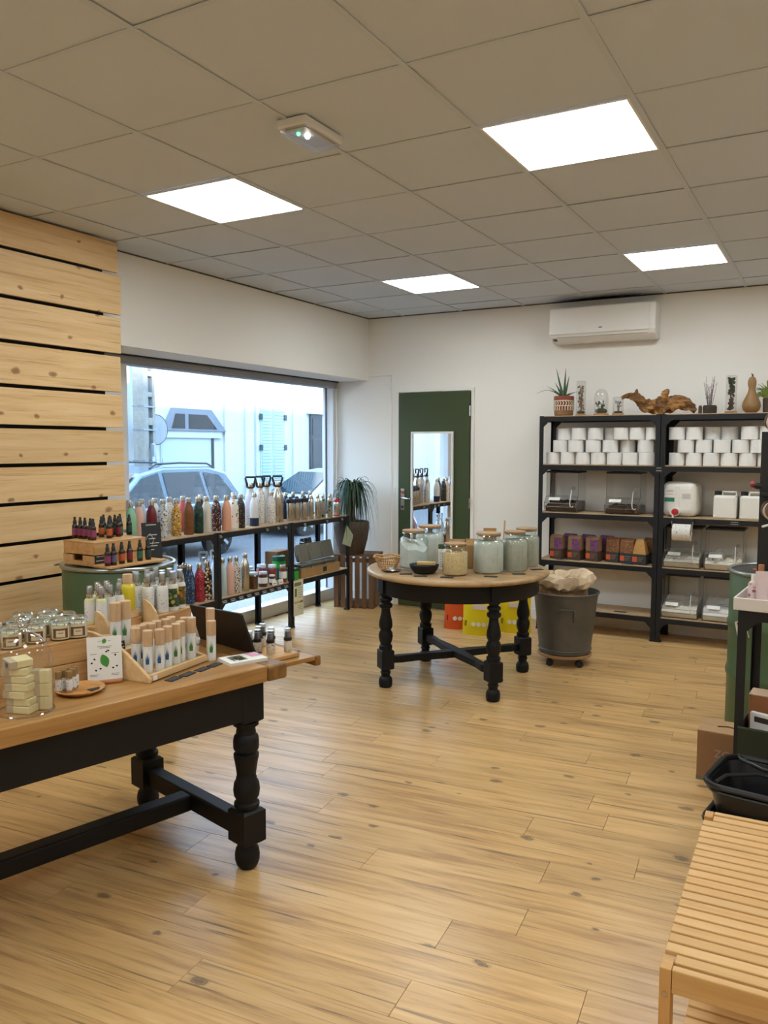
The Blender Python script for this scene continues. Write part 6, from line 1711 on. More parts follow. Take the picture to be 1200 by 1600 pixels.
# ---- clear scoop bins
G_BIN = glass('acrylic', (0.94, 0.94, 0.94), 0.05, 0.06)
G_EDGE = mat('acrylic_edge', '#6d6d68', 0.3)
RXB = Matrix(((0, 0, 1, 0), (1, 0, 0, 0), (0, 1, 0, 0), (0, 0, 0, 1)))
def scoop_bin(label, loc, fill, lump, W=0.27, H=0.335, D=0.30, lvl=0.07):
    t = thing('scoop_bin', label, 'dispenser bin', loc, 0, 'clear scoop bins on the tall racks')
    prof = [(0.03, 0.0), (0.0, 0.045), (0.0, 0.075), (0.055, 0.125), (0.065, 0.135), (0.065, H), (D, H), (D, 0.0)]
    def shell():
        q = MB(); n = len(prof)
        for x in (0.0, W):
            q.add([(x, y, z) for y, z in prof], [tuple(range(n)) if x > 0 else tuple(range(n))[::-1]])
        for i in range(n):
            (y0, z0), (y1, z1) = prof[i], prof[(i+1) % n]
            if i == 5: continue
            q.add([(0, y0, z0), (W, y0, z0), (W, y1, z1), (0, y1, z1)], [(0, 1, 2, 3)])
        return q.mesh('clear_shell', [G_BIN])
    link('clear_shell', cached(('binshell', W, H, D), shell), t)
    def edges():
        q = MB()
        for x in (0.0, W):
            q.tube([(x, y, z) for y, z in prof[:6]], 0.0022, 5)
        for y, z in prof[1:5]:
            q.tube([(0, y, z), (W, y, z)], 0.0018, 5)
        return q.mesh('edge_line', [G_EDGE])
    link('edge_line', cached(('binedge', W, H, D), edges), t)
    MB().box(-0.004, W+0.004, 0.058, D, H-0.008, H+0.006).build('black_lid', M_BLACK, t, bev=0.003)
    # contents with an uneven top
    q = MB(); nx, ny = 12, 8
    r4 = random.Random(sum(map(ord, label)) % 1000)
    def ht(a, b):
        base_ = lvl*(0.75+0.5*b)+ (r4.uniform(-lump, lump) if lump else 0)
        return max(base_, 0.012)
    v = []
    for j in range(ny+1):
        for i in range(nx+1):
            a, b = i/nx, j/ny
            y = 0.010+b*(D-0.016)
            z = ht(a, b)
            if j == 0: z = min(z, 0.05)
            v.append((0.006+a*(W-0.012), y, z))
    f = [(j*(nx+1)+i, j*(nx+1)+i+1, (j+1)*(nx+1)+i+1, (j+1)*(nx+1)+i) for j in range(ny) for i in range(nx)]
    o = len(v)
    v += [(0.006+i/nx*(W-0.012), 0.034, 0.006) for i in range(nx+1)]
    f += [(o+i, o+i+1, i+1, i) for i in range(nx)]
    for i, flip in ((0, 0), (nx, 1)):
        col = [j*(nx+1)+i for j in range(ny+1)]
        b0 = len(v); v += [(v[col[0]][0], 0.034, 0.006), (v[col[0]][0], D-0.008, 0.006)]
        g = [b0]+col+[b0+1]
        f.append(tuple(g[::-1]) if not flip else tuple(g))
    q.add(v, f); q.build('contents', fill, t)
    MB().box(0.03, 0.125, 0, 0.0008, 0, 0.034).build('paper_label', M_PAPER, t, (0, 0.020, 0.0985), rot=(math.radians(-48), 0, 0))
    MB().tube([(W-0.055, 0.062, 0.185), (W-0.055, 0.050, 0.165), (W-0.050, -0.004, 0.085), (W-0.046, -0.006, 0.055), (W-0.030, -0.004, 0.045), (W-0.022, 0.0, 0.055)], 0.004, 6).build('scoop_handle', mat('clear_white', '#cfccc4', 0.35), t)
    MB().cyl(0, 0, 0, 0.012, 0.016, 14).build('hinge_knob', G_EDGE, t, (W-0.04, 0.065, 0.20), rot=(PI/2, 0, 0))
    return t
M_BRN = mat('brown_flakes', '#4a3220', 0.9, var=0.4, var_scale=120, bump=0.8, bump_scale=120)
M_WHP = mat('white_flakes', '#e6dfcf', 0.9, var=0.08, var_scale=60)
scoop_bin('clear scoop bin of brown flakes on the first rack, next to the door', (-2.172, 6.645, 1.0005), M_BRN, 0.006)
scoop_bin('clear scoop bin of dark brown nuts on the first rack, towards the second rack', (-1.668, 6.645, 1.0005), M_BRN, 0.010, lvl=0.055)
scoop_bin('clear scoop bin of pale chips below the big jerrycan', (-1.200, 6.645, 0.6005), M_WHP, 0.014, H=0.315, lvl=0.09)
scoop_bin('clear scoop bin of white soap chunks behind the green drum', (-0.895, 6.645, 0.6005), mat('soap_chunk', '#eee6d2', 0.7), 0.022, H=0.315, lvl=0.09)
scoop_bin('clear scoop bin of cream powder on the lowest shelf of the second rack', (-1.205, 6.645, 0.2005), M_WHP, 0.004, lvl=0.11)
scoop_bin('clear scoop bin of white powder on the lowest shelf, beside the green drum', (-0.898, 6.645, 0.2005), mat('white_crystals', '#eae8e2', 0.9), 0.004, lvl=0.12)

# ---- packaged bags
def pack(label, loc, rz, low_m, up_m, side_m, opened=False):
    t = thing('coffee_bag', label, 'paper bag', loc, rz, 'small printed bags on the first rack')
    w, d, h = 0.115, 0.075, 0.205
    MB().box(-w/2, w/2, -d/2, d/2, 0, h*0.42).build('lower_bag', low_m, t, bev=0.006)
    q = MB()
    v = [(-w/2, -d/2, h*0.42), (w/2, -d/2, h*0.42), (w/2, d/2, h*0.42), (-w/2, d/2, h*0.42), (-w/2, -d/2*0.85, h*0.9), (w/2, -d/2*0.85, h*0.9), (w/2, d/2*0.85, h*0.9), (-w/2, d/2*0.85, h*0.9), (-w/2*0.97, -0.006, h), (w/2*0.97, -0.006, h), (w/2*0.97, 0.006, h), (-w/2*0.97, 0.006, h)]
    if opened:
        v = [(x*(1 if z < h*0.5 else 0.62 if z < h*0.95 else 0.4), y*(1 if z < h*0.5 else 0.7), z) for x, y, z in v]
    q.add(v, [(0, 1, 5, 4), (1, 2, 6, 5), (2, 3, 7, 6), (3, 0, 4, 7), (4, 5, 9, 8), (6, 7, 11, 10), (5, 6, 10, 9), (7, 4, 8, 11), (8, 9, 10, 11)])
    q.build('upper_bag', up_m, t, bev=0.003)
    if not opened:
        MB().box(-0.014, w/2+0.0008, -d/2-0.0012, -d/2-0.0002, h*0.43, h*0.88).build('printed_panel', side_m, t)
    MB().box(-w/2+0.004, -w/2+0.042, -d/2-0.0014, -d/2-0.0004, 0.022, 0.064).build('orange_sticker', mat('sticker_orange', '#cc5a34', 0.5), t)
    q = MB()
    for k in range(3):
        q.box(-0.008, 0.04-0.008*k, -d/2-0.0012, -d/2-0.0004, 0.058-k*0.014, 0.062-k*0.014)
    q.build('text_line', mat('text_tan', '#8a7054', 0.7), t)
    return t
K_UP = mat('bag_tan', '#8a6a48', 0.6, var=0.1)
K_LOW = mat('bag_dark_brown', '#4a372a', 0.6)
K_PUR = pattern('bag_purple_print', '#6a3a64', ['#84507a', '#5a2f56', '#7a4470'], 60, 0.5, 0.6)
K_GRY = mat('bag_charcoal', '#2c3032', 0.6)
K_COP = pattern('bag_copper_print', '#7a5030', ['#8a5c38', '#6a4428', '#94683c'], 70, 0.5, 0.6)
for k, x in enumerate((-2.075, -1.920, -1.768)):
    pack('%s purple printed paper bag from the door on the first rack' % ORD[k].capitalize(), (x, 6.735, 0.6005), math.radians(-14), K_LOW, K_UP, K_PUR)
for k, x in enumerate((-1.605, -1.488)):
    pack(['charcoal and copper paper bag next to the purple bags', 'charcoal and copper paper bag next to the opened bag'][k], (x, 6.755-0.02*k, 0.6005), math.radians(-12), K_GRY, K_COP, K_COP)
pack('opened charcoal bag with golden twisted top on the first rack', (-1.385, 6.715, 0.6005), math.radians(-10), K_GRY, mat('bag_gold', '#b98a4a', 0.5, var=0.15, var_scale=40), K_COP, True)
pack('copper bag half hidden behind the opened bag', (-1.325, 6.85, 0.6005), math.radians(-10), K_GRY, K_COP, K_COP)
for k, x in enumerate((-2.0, -1.845, -1.69)):
    pack('%s purple bag of the back row behind the front purple bags' % ORD[k].capitalize(), (x, 6.855, 0.6005), math.radians(-14), K_LOW, K_PUR, K_PUR)

# ---- jerrycans
M_HDPE = mat('milky_plastic', '#e4e1d8', 0.4)
jc = thing('jerrycan_with_tap', 'big milky jerrycan with red tap and green label', 'jerrycan', (-1.090, 6.79, 1.0005), math.radians(-6))
MB().box(-0.130, 0.130, -0.12, 0.12, 0.0, 0.275).build('can_body', M_HDPE, jc, bev=0.055, seg=4)
MB().box(-0.012, 0.012, -0.126, -0.118, 0.06, 0.24).build('centre_rib', M_HDPE, jc, bev=0.003)
MB().box(-0.105, -0.028, -0.1212, -0.1202, 0.115, 0.215).build('label', M_PAPER, jc)
MB().box(-0.105, -0.028, -0.1216, -0.1212, 0.118, 0.150).build('green_wave', mat('label_teal', '#2a7a66', 0.6), jc)
MB().box(0.028, 0.095, -0.1212, -0.1202, 0.140, 0.185).build('label', mat('label_grey_white', '#cfccc8', 0.7), jc)
q = MB()
for z in (0.205, 0.196, 0.175): q.box(-0.095, -0.04, -0.1217, -0.1212, z, z+0.003)
for z in (0.172, 0.160, 0.150): q.box(0.034, 0.088, -0.1217, -0.1212, z, z+0.002)
q.build('label_text', mat('text_red_grey', '#8a5a58', 0.7), jc)
tp = MB().cyl(0, 0, 0, 0.03, 0.036, 22).build('tap_collar', M_WHITE, jc, (-0.018, -0.118, 0.042), rot=(PI/2, 0, 0))
MB().lathe([(0.024, 0), (0.026, 0.002), (0.024, 0.018), (0, 0.02)], 20).build('tap_knob', mat('tap_red', '#b3262c', 0.4), jc, (-0.012, -0.148, 0.042), rot=(PI/2, 0, 0))
MB().tube([(-0.022, -0.14, 0.03), (-0.026, -0.152, 0.01), (-0.026, -0.152, -0.012)], 0.008, 8).build('spout', M_WHITE, jc)
def jcan(label, loc, rz):
    t = thing('jerrycan', label, 'jerrycan', loc, rz, 'small milky jerrycans')
    MB().box(-0.083, 0.083, -0.09, 0.09, 0, 0.178).build('can_body', M_HDPE, t, bev=0.02, seg=3)
    MB().box(-0.083, 0.083, -0.09, 0.09, 0.0, 0.03).build('foot_step', M_HDPE, t, bev=0.012, seg=2)
    MB().tube([(-0.02, -0.06, 0.175), (-0.015, -0.06, 0.205), (0.075, -0.06, 0.205), (0.078, -0.06, 0.175)], 0.007, 8).build('carry_handle', M_HDPE, t)
    MB().cyl(-0.055, -0.03, 0.176, 0.208, 0.026, 18).build('screw_cap', M_BLACK, t)
jcan('small milky jerrycan with black cap beside the big one', (-0.765, 6.77, 1.0005), 0.0)
jcan('small milky jerrycan with black cap closest to the picture edge', (-0.578, 6.77, 1.0005), 0.0)
# paper towel roll on a holder under the shelf edge
ph = thing('roll_holder', 'printed paper roll hanging on a holder below the jerrycan tap', 'paper roll holder', (-1.055, 6.60, 0.888), 0)
q = MB(); q.T = Matrix.Rotation(PI/2, 4, 'Y')
q.lathe([(0.02, -0.066), (0.062, -0.066), (0.064, -0.064), (0.064, 0.064), (0.062, 0.066), (0.02, 0.066)], 28); q.build('printed_roll', pattern('roll_print', '#dcd8d0', ['#b5aeb4', '#dcd8d0', '#cfc6c8', '#9a9498'], 60, 0.3, 0.8), ph)
MB().tube([(-0.078, 0.0, 0.085), (-0.072, 0.0, 0.0), (0.072, 0.0, 0.0), (0.078, 0.0, 0.085)], 0.003, 6).build('wire_hanger', M_STEEL, ph)
MB().box(-0.075, 0.08, 0.012, 0.03, 0.064, 0.105).build('bracket', M_BLACK, ph, bev=0.004)
chalk_card('small black price card on the shelf edge under the small jerrycans', (-0.685, 6.632, 0.955), 0.0, 0.07, 0.036)
chalk_card('small black price tag where the two tall racks meet', (-1.245, 6.629, 1.345), 0.0, 0.05, 0.05)
t = thing('slate_price_tag', 'dark slate tag on the empty lowest shelf of the first rack', 'price tag', (-1.53, 6.70, 0.2005), 0.05)
MB().box(-0.05, 0.05, -0.02, 0.02, 0, 0.003).build('slate', M_SLATE, t, bev=0.0008, seg=1)
for k, x in enumerate((-2.02, -1.47)):
    t = thing('slate_price_tag', ['slate tag before the purple bags', 'slate tag before the opened bag on the shelf'][k], 'price tag', (x, 6.66, 0.6005), 0.05)
    MB().box(-0.045, 0.045, -0.016, 0.016, 0, 0.003).build('slate', mat('slate_grey', '#5a5f63', 0.6), t, bev=0.0008, seg=1)

# ---- on top of the racks
ZT = 1.8005
al = thing('potted_aloe', 'spiky aloe in a terracotta pot with cream macrame band', 'plant', (-2.062, 6.785, ZT), 0)
MB().lathe([(0, 0), (0.070, 0), (0.074, 0.004), (0.080, 0.125), (0.083, 0.13), (0.083, 0.165), (0.078, 0.168), (0.074, 0.155), (0, 0.150)], 36).build('pot', mat('terracotta', '#8a4632', 0.7), al)
MB().lathe([(0.0755, 0.01), (0.0775, 0.012), (0.0785, 0.05), (0.0765, 0.052)], 36).build('jute_band', mat('jute', '#8a6a44', 0.9, bump=0.8, bump_scale=120), al)
q = MB()
MCR = mat('macrame_cream', '#d9cdb4', 0.9)
for k in range(22):
    a = 2*PI*k/22; b = a+2*PI/44
    q.tube([(0.081*math.cos(a), 0.081*math.sin(a), 0.128), (0.083*math.cos(b), 0.083*math.sin(b), 0.105), (0.082*math.cos(a), 0.082*math.sin(a), 0.085), (0.081*math.cos(a), 0.081*math.sin(a), 0.048)], 0.0042, 5)
q.tube([(0.083*math.cos(2*PI*k/36), 0.083*math.sin(2*PI*k/36), 0.128) for k in range(36)], 0.005, 6, closed=True)
q.tube([(0.081*math.cos(2*PI*k/36), 0.081*math.sin(2*PI*k/36), 0.086) for k in range(36)], 0.004, 6, closed=True)
q.build('macrame_band', MCR, al)
M_ALOE = mat('aloe_green', '#2f4a26', 0.45, var=0.15, var_scale=30)
def blade(q, pts, w):
    n = len(pts)
    for_w = [w*(1-(i/(n-1))**1.6)+0.0008 for i in range(n)]
    v, f = [], []
    for (x, y, z), ww in zip(pts, for_w):
        v += [(x-ww, y, z), (x, y-ww*0.5, z-ww*0.3), (x+ww, y, z), (x, y+ww*0.35, z+ww*0.2)]
    for i in range(n-1):
        for k in range(4):
            f.append((i*4+k, i*4+(k+1) % 4, (i+1)*4+(k+1) % 4, (i+1)*4+k))
    q.add(v, f, 0, True)
for ex_, ez, sag, ey in ((-0.245, 0.19, 0.10, -0.02), (-0.15, 0.255, 0.02, 0.0), (-0.085, 0.285, 0.0, 0.02), (-0.07, 0.40, -0.02, 0.0), (0.005, 0.405, -0.02, 0.02), (0.045, 0.335, -0.02, -0.01), (0.185, 0.195, 0.05, -0.02), (0.06, 0.20, 0.02, 0.03), (-0.04, 0.22, 0.0, -0.04)):
    q = MB()
    pts = []
    for i in range(7):
        s = i/6
        pts.append((ex_*s, ey*s, 0.15+(ez-0.15)*s+sag*math.sin(PI*s)*0.5))
    blade(q, pts, 0.012); q.build('leaf', M_ALOE, al)

def dome(label, loc, r, h, rounded, plant):
    t = thing('glass_terrarium', label, 'glass dome', loc, 0, 'glass terrariums on the racks')
    MB().lathe([(0, 0), (r+0.004, 0), (r+0.005, 0.003), (r+0.005, 0.014), (r+0.002, 0.016), (0, 0.016)], 28).build('cork_base', wood('cork_base', '#b58a62', '#a87c54', '#946a44', 0, 40, 4), t)
    if rounded:
        gp = [(r, 0.016), (r, h*0.65), (r*0.92, h*0.82), (r*0.7, h*0.93), (r*0.35, h*0.99), (0, h)]
    else:
        gp = [(r, 0.016), (r, h-0.004), (r-0.004, h), (0, h)]
    MB().lathe(gp, 32).build('glass_cover', glass('dome_glass', (0.95, 0.95, 0.94), 0.07), t)
    plant(t)
    return t
M_TWIG = mat('twig_brown', '#4a3a2c', 0.9)
M_MOSS = mat('moss_dark', '#3a4226', 0.95, bump=0.8, bump_scale=80, var=0.3, var_scale=60)
M_DRY = mat('dried_brown', '#8a6f52', 0.9, var=0.25, var_scale=60)
def moss(t, r, h):
    MB().ball(0, 0, 0.016+h*0.45, r, 14, 8, 0, h/r*0.55).build('moss', M_MOSS, t)
def twigs(t, seed, n, hgt, spread, m, leaf=None, lr=0.006):
    r5 = random.Random(seed)
    q = MB(); ends = []
    for k in range(n):
        a = r5.uniform(0, 2*PI); s = r5.uniform(0.3, 1)*spread; hh = hgt*r5.uniform(0.6, 1.0)
        pts = [(0.3*s*math.cos(a), 0.3*s*math.sin(a), 0.02), (0.6*s*math.cos(a)+r5.uniform(-.005, .005), 0.6*s*math.sin(a), 0.02+hh*0.5), (s*math.cos(a), s*math.sin(a), 0.02+hh)]
        q.tube(pts, [0.0022, 0.0016, 0.0008], 5)
        for j in range(3):
            b = r5.uniform(0.4, 1.0); px = s*b*math.cos(a); py = s*b*math.sin(a); pz = 0.02+hh*b
            e = (px+r5.uniform(-.018, .018), py+r5.uniform(-.012, .012), pz+r5.uniform(0.0, 0.03))
            q.tube([(px, py, pz), e], [0.0012, 0.0006], 4); ends.append(e)
    q.build('twig', m, t)
    if leaf:
        q = MB()
        for e in ends:
            q.ball(e[0], e[1], e[2], lr*r5.uniform(0.6, 1.2), 6, 4)
        q.build('foliage', leaf, t)
def clump(t, r, z0, z1, m, seed, n, s):
    r5 = random.Random(seed); q = MB()
    for k in range(n):
        a = r5.uniform(0, 2*PI); rad = r*math.sqrt(r5.random()); z = r5.uniform(z0, z1)
        q.ball(rad*math.cos(a), rad*math.sin(a), z, s*r5.uniform(0.5, 1.3), 6, 4)
    q.build('foliage', m, t)
dome('tall slim glass cylinder of dried brown flowers beside the aloe', (-1.905, 6.745, ZT), 0.038, 0.285, False, lambda t: (twigs(t, 1, 7, 0.23, 0.022, M_TWIG), clump(t, 0.024, 0.05, 0.25, M_DRY, 2, 70, 0.007), moss(t, 0.034, 0.03)))
dome('rounded glass dome with moss and tiny sprouts on the first rack', (-1.737, 6.745, ZT), 0.056, 0.215, True, lambda t: (twigs(t, 3, 7, 0.095, 0.045, M_TWIG, mat('sprout_dark', '#33402a', 0.9), 0.007), moss(t, 0.05, 0.045)))
dome('small glass cylinder with a bare twig beside the driftwood', (-1.600, 6.745, ZT), 0.042, 0.145, False, lambda t: (twigs(t, 6, 4, 0.10, 0.02, M_TWIG, mat('sprout_black', '#26281f', 0.9), 0.005), moss(t, 0.036, 0.02)))
dome('tall glass cylinder with dark leafy creeper on the second rack', (-0.753, 6.745, ZT), 0.040, 0.285, False, lambda t: (clump(t, 0.022, 0.15, 0.265, mat('creeper_green', '#2e3a26', 0.9, var=0.3, var_scale=50), 8, 90, 0.0085), clump(t, 0.020, 0.03, 0.15, mat('creeper_brown', '#4a3a30', 0.9, var=0.2), 9, 70, 0.0075)))
tw = thing('twig_arrangement', 'dried lilac twig bundle in a dark pot between driftwood and creeper glass', 'dried flowers', (-0.905, 6.76, ZT), 0)
MB().lathe([(0, 0), (0.046, 0), (0.050, 0.004), (0.052, 0.05), (0.046, 0.065), (0, 0.06)], 24).build('pot', mat('dark_clay', '#33291f', 0.8, bump=0.4), tw)
MB().lathe([(0, 0), (0.014, 0), (0.014, 0.05), (0.009, 0.065), (0, 0.066)], 12, -0.068, -0.01).build('small_vial', M_TWIG, tw)
r6 = random.Random(4); q = MB(); q2 = MB()
for k in range(16):
    a = r6.uniform(0, 2*PI); s = r6.uniform(0.02, 0.065); hh = r6.uniform(0.20, 0.29)
    p0 = (0.3*s*math.cos(a), 0.3*s*math.sin(a), 0.055); p2 = (s*math.cos(a), s*math.sin(a), hh); p1 = ((p0[0]+p2[0])/2, (p0[1]+p2[1])/2, (p0[2]+hh)/2)
    q.tube([p0, p1, p2], [0.0018, 0.0014, 0.0007], 4)
    for j in range(5):
        b = r6.uniform(0.35, 1)
        q2.ball(p0[0]+(p2[0]-p0[0])*b+r6.uniform(-.008, .008), p0[1]+(p2[1]-p0[1])*b, p0[2]+(hh-p0[2])*b, 0.0032, 5, 3)
q.build('twig', mat('lilac_twig', '#5a4650', 0.9), tw); q2.build('foliage', mat('lilac_bud', '#8a7484', 0.9), tw)
# driftwood
dw = thing('driftwood', 'gnarled brown driftwood branch lying across both tall racks', 'driftwood', (-1.28, 6.78, ZT), 0)
dw.scale = (1.06, 1.0, 1.12)
M_DW = wood('driftwood_bark', '#c69250', '#7c5630', '#2e2018', 0, 22, 3, 0.85, bump=0.9, tone=0.0)
r7 = random.Random(21)
def gnarl(q, pts, rad, seg=14, rough=0.30):
    V, F = [], []
    n = len(pts)
    P = [Vector(p) for p in pts]
    sub = []
    for i in range(n-1):
        for s in range(5):
            t_ = s/5
            sub.append((P[i].lerp(P[i+1], t_), rad[i]+(rad[i+1]-rad[i])*t_))
    sub.append((P[-1], rad[-1]))
    for i, (c, r_) in enumerate(sub):
        d = (sub[min(i+1, len(sub)-1)][0]-sub[max(i-1, 0)][0]).normalized()
        x = d.cross(Vector((0, 1, 0.01))).normalized(); y = d.cross(x)
        for k in range(seg):
            a = 2*PI*k/seg
            rr_ = r_*(1+rough*math.sin(3*a+i*0.9)+r7.uniform(-rough, rough)*0.6)
            V.append(c+(x*math.cos(a)+y*math.sin(a))*rr_)
    m_ = len(sub)
    for i in range(m_-1):
        for k in range(seg):
            F.append((i*seg+k, i*seg+(k+1) % seg, (i+1)*seg+(k+1) % seg, (i+1)*seg+k))
    F.append(tuple(range(seg))[::-1]); F.append(tuple(range((m_-1)*seg, m_*seg)))
    q.add(V, F, 0, False)
q = MB(); gnarl(q, [(-0.285, 0, 0.125), (-0.22, 0, 0.145), (-0.16, 0, 0.11), (-0.09, 0, 0.06), (0.0, 0, 0.045), (0.07, 0, 0.065), (0.14, 0, 0.075), (0.21, 0, 0.05), (0.255, 0, 0.022)], [0.010, 0.020, 0.034, 0.044, 0.046, 0.044, 0.036, 0.026, 0.016]); q.build('main_branch', M_DW, dw)
q = MB(); gnarl(q, [(0.0, 0, 0.08), (0.03, 0, 0.125), (0.045, 0.0, 0.165), (0.04, 0, 0.178)], [0.036, 0.03, 0.018, 0.010]); q.build('stub', M_DW, dw)
q = MB(); gnarl(q, [(0.06, 0, 0.09), (0.13, 0, 0.115), (0.20, 0, 0.09), (0.25, 0, 0.055)], [0.030, 0.024, 0.018, 0.008]); q.build('side_branch', M_DW, dw)
q = MB(); gnarl(q, [(-0.19, 0, 0.13), (-0.175, 0, 0.165), (-0.17, 0, 0.185)], [0.018, 0.012, 0.005]); q.build('knot_spike', M_DW, dw)
# gourd and the green fan plant beside it
go = thing('bottle_gourd', 'brown bottle gourd with a crooked stem on the second rack', 'gourd', (-0.612, 6.76, ZT), 0)
MB().lathe([(0, 0), (0.035, 0.002), (0.056, 0.02), (0.066, 0.05), (0.062, 0.08), (0.046, 0.115), (0.030, 0.15), (0.023, 0.18), (0.030, 0.215), (0.030, 0.24), (0.022, 0.262), (0.010, 0.272), (0, 0.274)], 28).build('gourd_body', mat('gourd_brown', '#8a683e', 0.55, var=0.15, var_scale=14), go)
MB().tube([(0, 0, 0.270), (0.002, 0, 0.285), (-0.008, 0, 0.296)], [0.007, 0.005, 0.003], 8).build('stem', M_TWIG, go)
gf = thing('green_grass_bundle', 'bushy pale green dried grass bundle beside the gourd', 'dried grass', (-0.505, 6.80, ZT), 0)
q = MB(); r8 = random.Random(2)
for k in range(90):
    a = r8.uniform(-0.3, PI+0.3); e = r8.uniform(0.06, 0.12)
    c = Vector((0, 0, 0.15)); d = Vector((math.cos(a)*e, r8.uniform(-0.05, 0.05), math.sin(a)*e*1.0))
    q.tube([(0, 0, 0.1), c+d*0.5, c+d+Vector((0, 0, -0.02))], [0.003, 0.003, 0.001], 4)
q.build('foliage', mat('fan_green', '#7c8c3c', 0.8, var=0.2, var_scale=40), gf)
MB().lathe([(0, 0), (0.03, 0), (0.034, 0.11), (0, 0.11)], 16).build('holder', M_TWIG, gf)

# ================================================================== NEAR RIGHT: TRAY TABLE, DRUM TOP, BOX, BASKETS
tray = thing('white_tray', 'shallow white display tray with flared sides on the rack table', 'tray', (-0.36, 3.65, 0.8705), math.radians(-4))
q = MB()
a, b, c, d, h = -0.008, 0.80, -0.02, 0.42, 0.052
q.box(a, b, c, d, 0, 0.006).box(a, b, c, c+0.008, 0.006, h).box(a, a+0.008, c+0.008, d, 0.006, h).box(b-0.008, b, c+0.008, d, 0.006, h).box(a+0.008, b-0.008, d-0.008, d, 0.006, h)
q.build('tray_walls', mat('tray_white', '#ddd4cc', 0.5), tray, bev=0.002)
M_PINKF = pattern('pink_floral', '#cdb4b0', ['#8a4a52', '#b5807a', '#e0cfc8', '#7a6a50'], 50, 0.4, 0.5)
M_PALEP = mat('pale_pink_tube', '#cfb8b4', 0.45)
def cosmetic(label, x, y, m, cm, h, r, kind):
    t = thing('cosmetic_tube', label, 'cosmetics', (x, y, 0.877), 0.2, 'cosmetics in the white tray')
    if kind == 'tube':
        MB().lathe([(0, 0), (r, 0), (r, h*0.2), (r*0.98, h*0.22)], 18).build('cap', cm, t)
        q = MB(); n = 18
        v = []
        for i in range(6):
            s = i/5
            for k in range(n):
                a_ = 2*PI*k/n
                v.append((r*math.cos(a_)*(1+0.25*s), r*math.sin(a_)*(1-0.92*s), h*0.22+s*h*0.78))
        q.add(v, [(i*n+k, i*n+(k+1) % n, (i+1)*n+(k+1) % n, (i+1)*n+k) for i in range(5) for k in range(n)]+[tuple(range(5*n, 6*n))], 0, True)
        q.build('tube_body', m, t)
    else:
        MB().lathe([(0, 0), (r, 0), (r, h*0.68), (r*0.7, h*0.76), (r*0.4, h*0.78)], 18).build('bottle_body', m, t)
        MB().lathe([(r*0.5, h*0.77), (r*0.5, h), (0, h)], 14).build('cap', cm, t)
    return t
GP = [(-0.305, 3.76, M_PINKF, M_WHITE, 0.13, 0.022, 'b', 'slim pink flower bottle at the near corner of the white tray'),
      (-0.262, 3.72, M_PALEP, M_WHITE, 0.15, 0.028, 'tube', 'pale pink tube standing in the white tray'),
      (-0.285, 3.85, M_PINKF, mat('cork_cap', '#a8744c', 0.8), 0.16, 0.024, 'b', 'pink flower bottle with cork cap in the white tray'),
      (-0.235, 3.83, M_WHITE, mat('cap_red', '#a83034', 0.4), 0.165, 0.024, 'b', 'white bottle with red cap in the white tray'),
      (-0.195, 3.74, M_PINKF, M_WHITE, 0.16, 0.026, 'tube', 'flowered tube beside the pale pink one in the white tray'),
      (-0.21, 3.92, mat('rose_tube', '#b5645c', 0.5), M_WHITE, 0.18, 0.026, 'tube', 'rose red tube at the back of the white tray'),
      (-0.14, 3.80, M_PALEP, mat('cap_red', '#a83034', 0.4), 0.17, 0.026, 'b', 'pale pink bottle with red cap at the picture edge')]
for x, y, m, cm, h, r, kd, lb in GP:
    cosmetic(lb, x, y, m, cm, h, r, kd)
fc = thing('folded_card', 'white folded card standing at the back of the white tray', 'card', (-0.30, 3.96, 0.877), 0.2)
q = MB(); q.T = Matrix(((1, 0, 0, 0), (0, 0, -1, 0), (0, 1, 0, 0), (0, 0, 0, 1)))
q.prism([(-0.045, 0), (0.03, 0), (0.03, 0.19), (0.024, 0.19)], -0.001, 0.001); q.build('card', M_PAPER, fc)
# display post with wooden rings
dp = thing('ring_display_post', 'tall black display post with wooden rings at the picture edge', 'display stand', (-0.262, 3.98, 0.8705), 0)
MB().box(-0.050, 0.05, -0.02, 0.02, 0.0165, 0.74).build('post', M_BLACK, dp, bev=0.002)
MB().box(-0.06, 0.10, -0.05, 0.05, 0.0065, 0.016).build('base', M_BLACK, dp, bev=0.003)
MB().tube([(-0.045, -0.01, 0.50), (-0.062, -0.012, 0.50), (-0.070, -0.012, 0.505)], 0.014, 10).build('peg', M_BLACK, dp)
MB().ball(-0.078, -0.012, 0.507, 0.014, 14, 10).build('red_knob', mat('knob_red', '#8c1f34', 0.3), dp)
MB().box(-0.04, 0.06, -0.06, 0.02, 0.46, 0.475).build('ledge', M_BLACK, dp, bev=0.002)
RB = mat('ring_brown_wood', '#5c4436', 0.45, var=0.2, var_scale=30)
RW = mat('ring_pale_wood', '#b9a58e', 0.5)
for k, (x, y, z, r_, m_) in enumerate(((0.0, -0.035, 0.40, 0.036, RB), (0.010, -0.052, 0.395, 0.036, RW), (0.020, -0.069, 0.40, 0.036, RB), (0.005, -0.034, 0.785, 0.040, RB), (0.015, -0.052, 0.78, 0.040, RW))):
    MB().tube([(x+r_*math.cos(2*PI*j/28), y+0.012*math.sin(2*PI*j/28+1), z+r_*math.sin(2*PI*j/28)) for j in range(28)], 0.0065, 8, closed=True).build('wood_ring', m_, dp)
MB().tube([(0.0, -0.02, 0.735), (0.0, -0.06, 0.745), (0.0, -0.075, 0.76)], 0.005, 6).build('ring_hook', M_BLACK, dp)
MB().tube([(0.0, -0.02, 0.435), (0.0, -0.08, 0.437)], 0.005, 6).build('ring_hook', M_BLACK, dp)
wr2 = MB().tube([(0.0, -0.03, 0.335), (-0.03, -0.05, 0.325), (0.03, -0.07, 0.345)], 0.006, 6).build('white_hook', M_WHITE, dp)

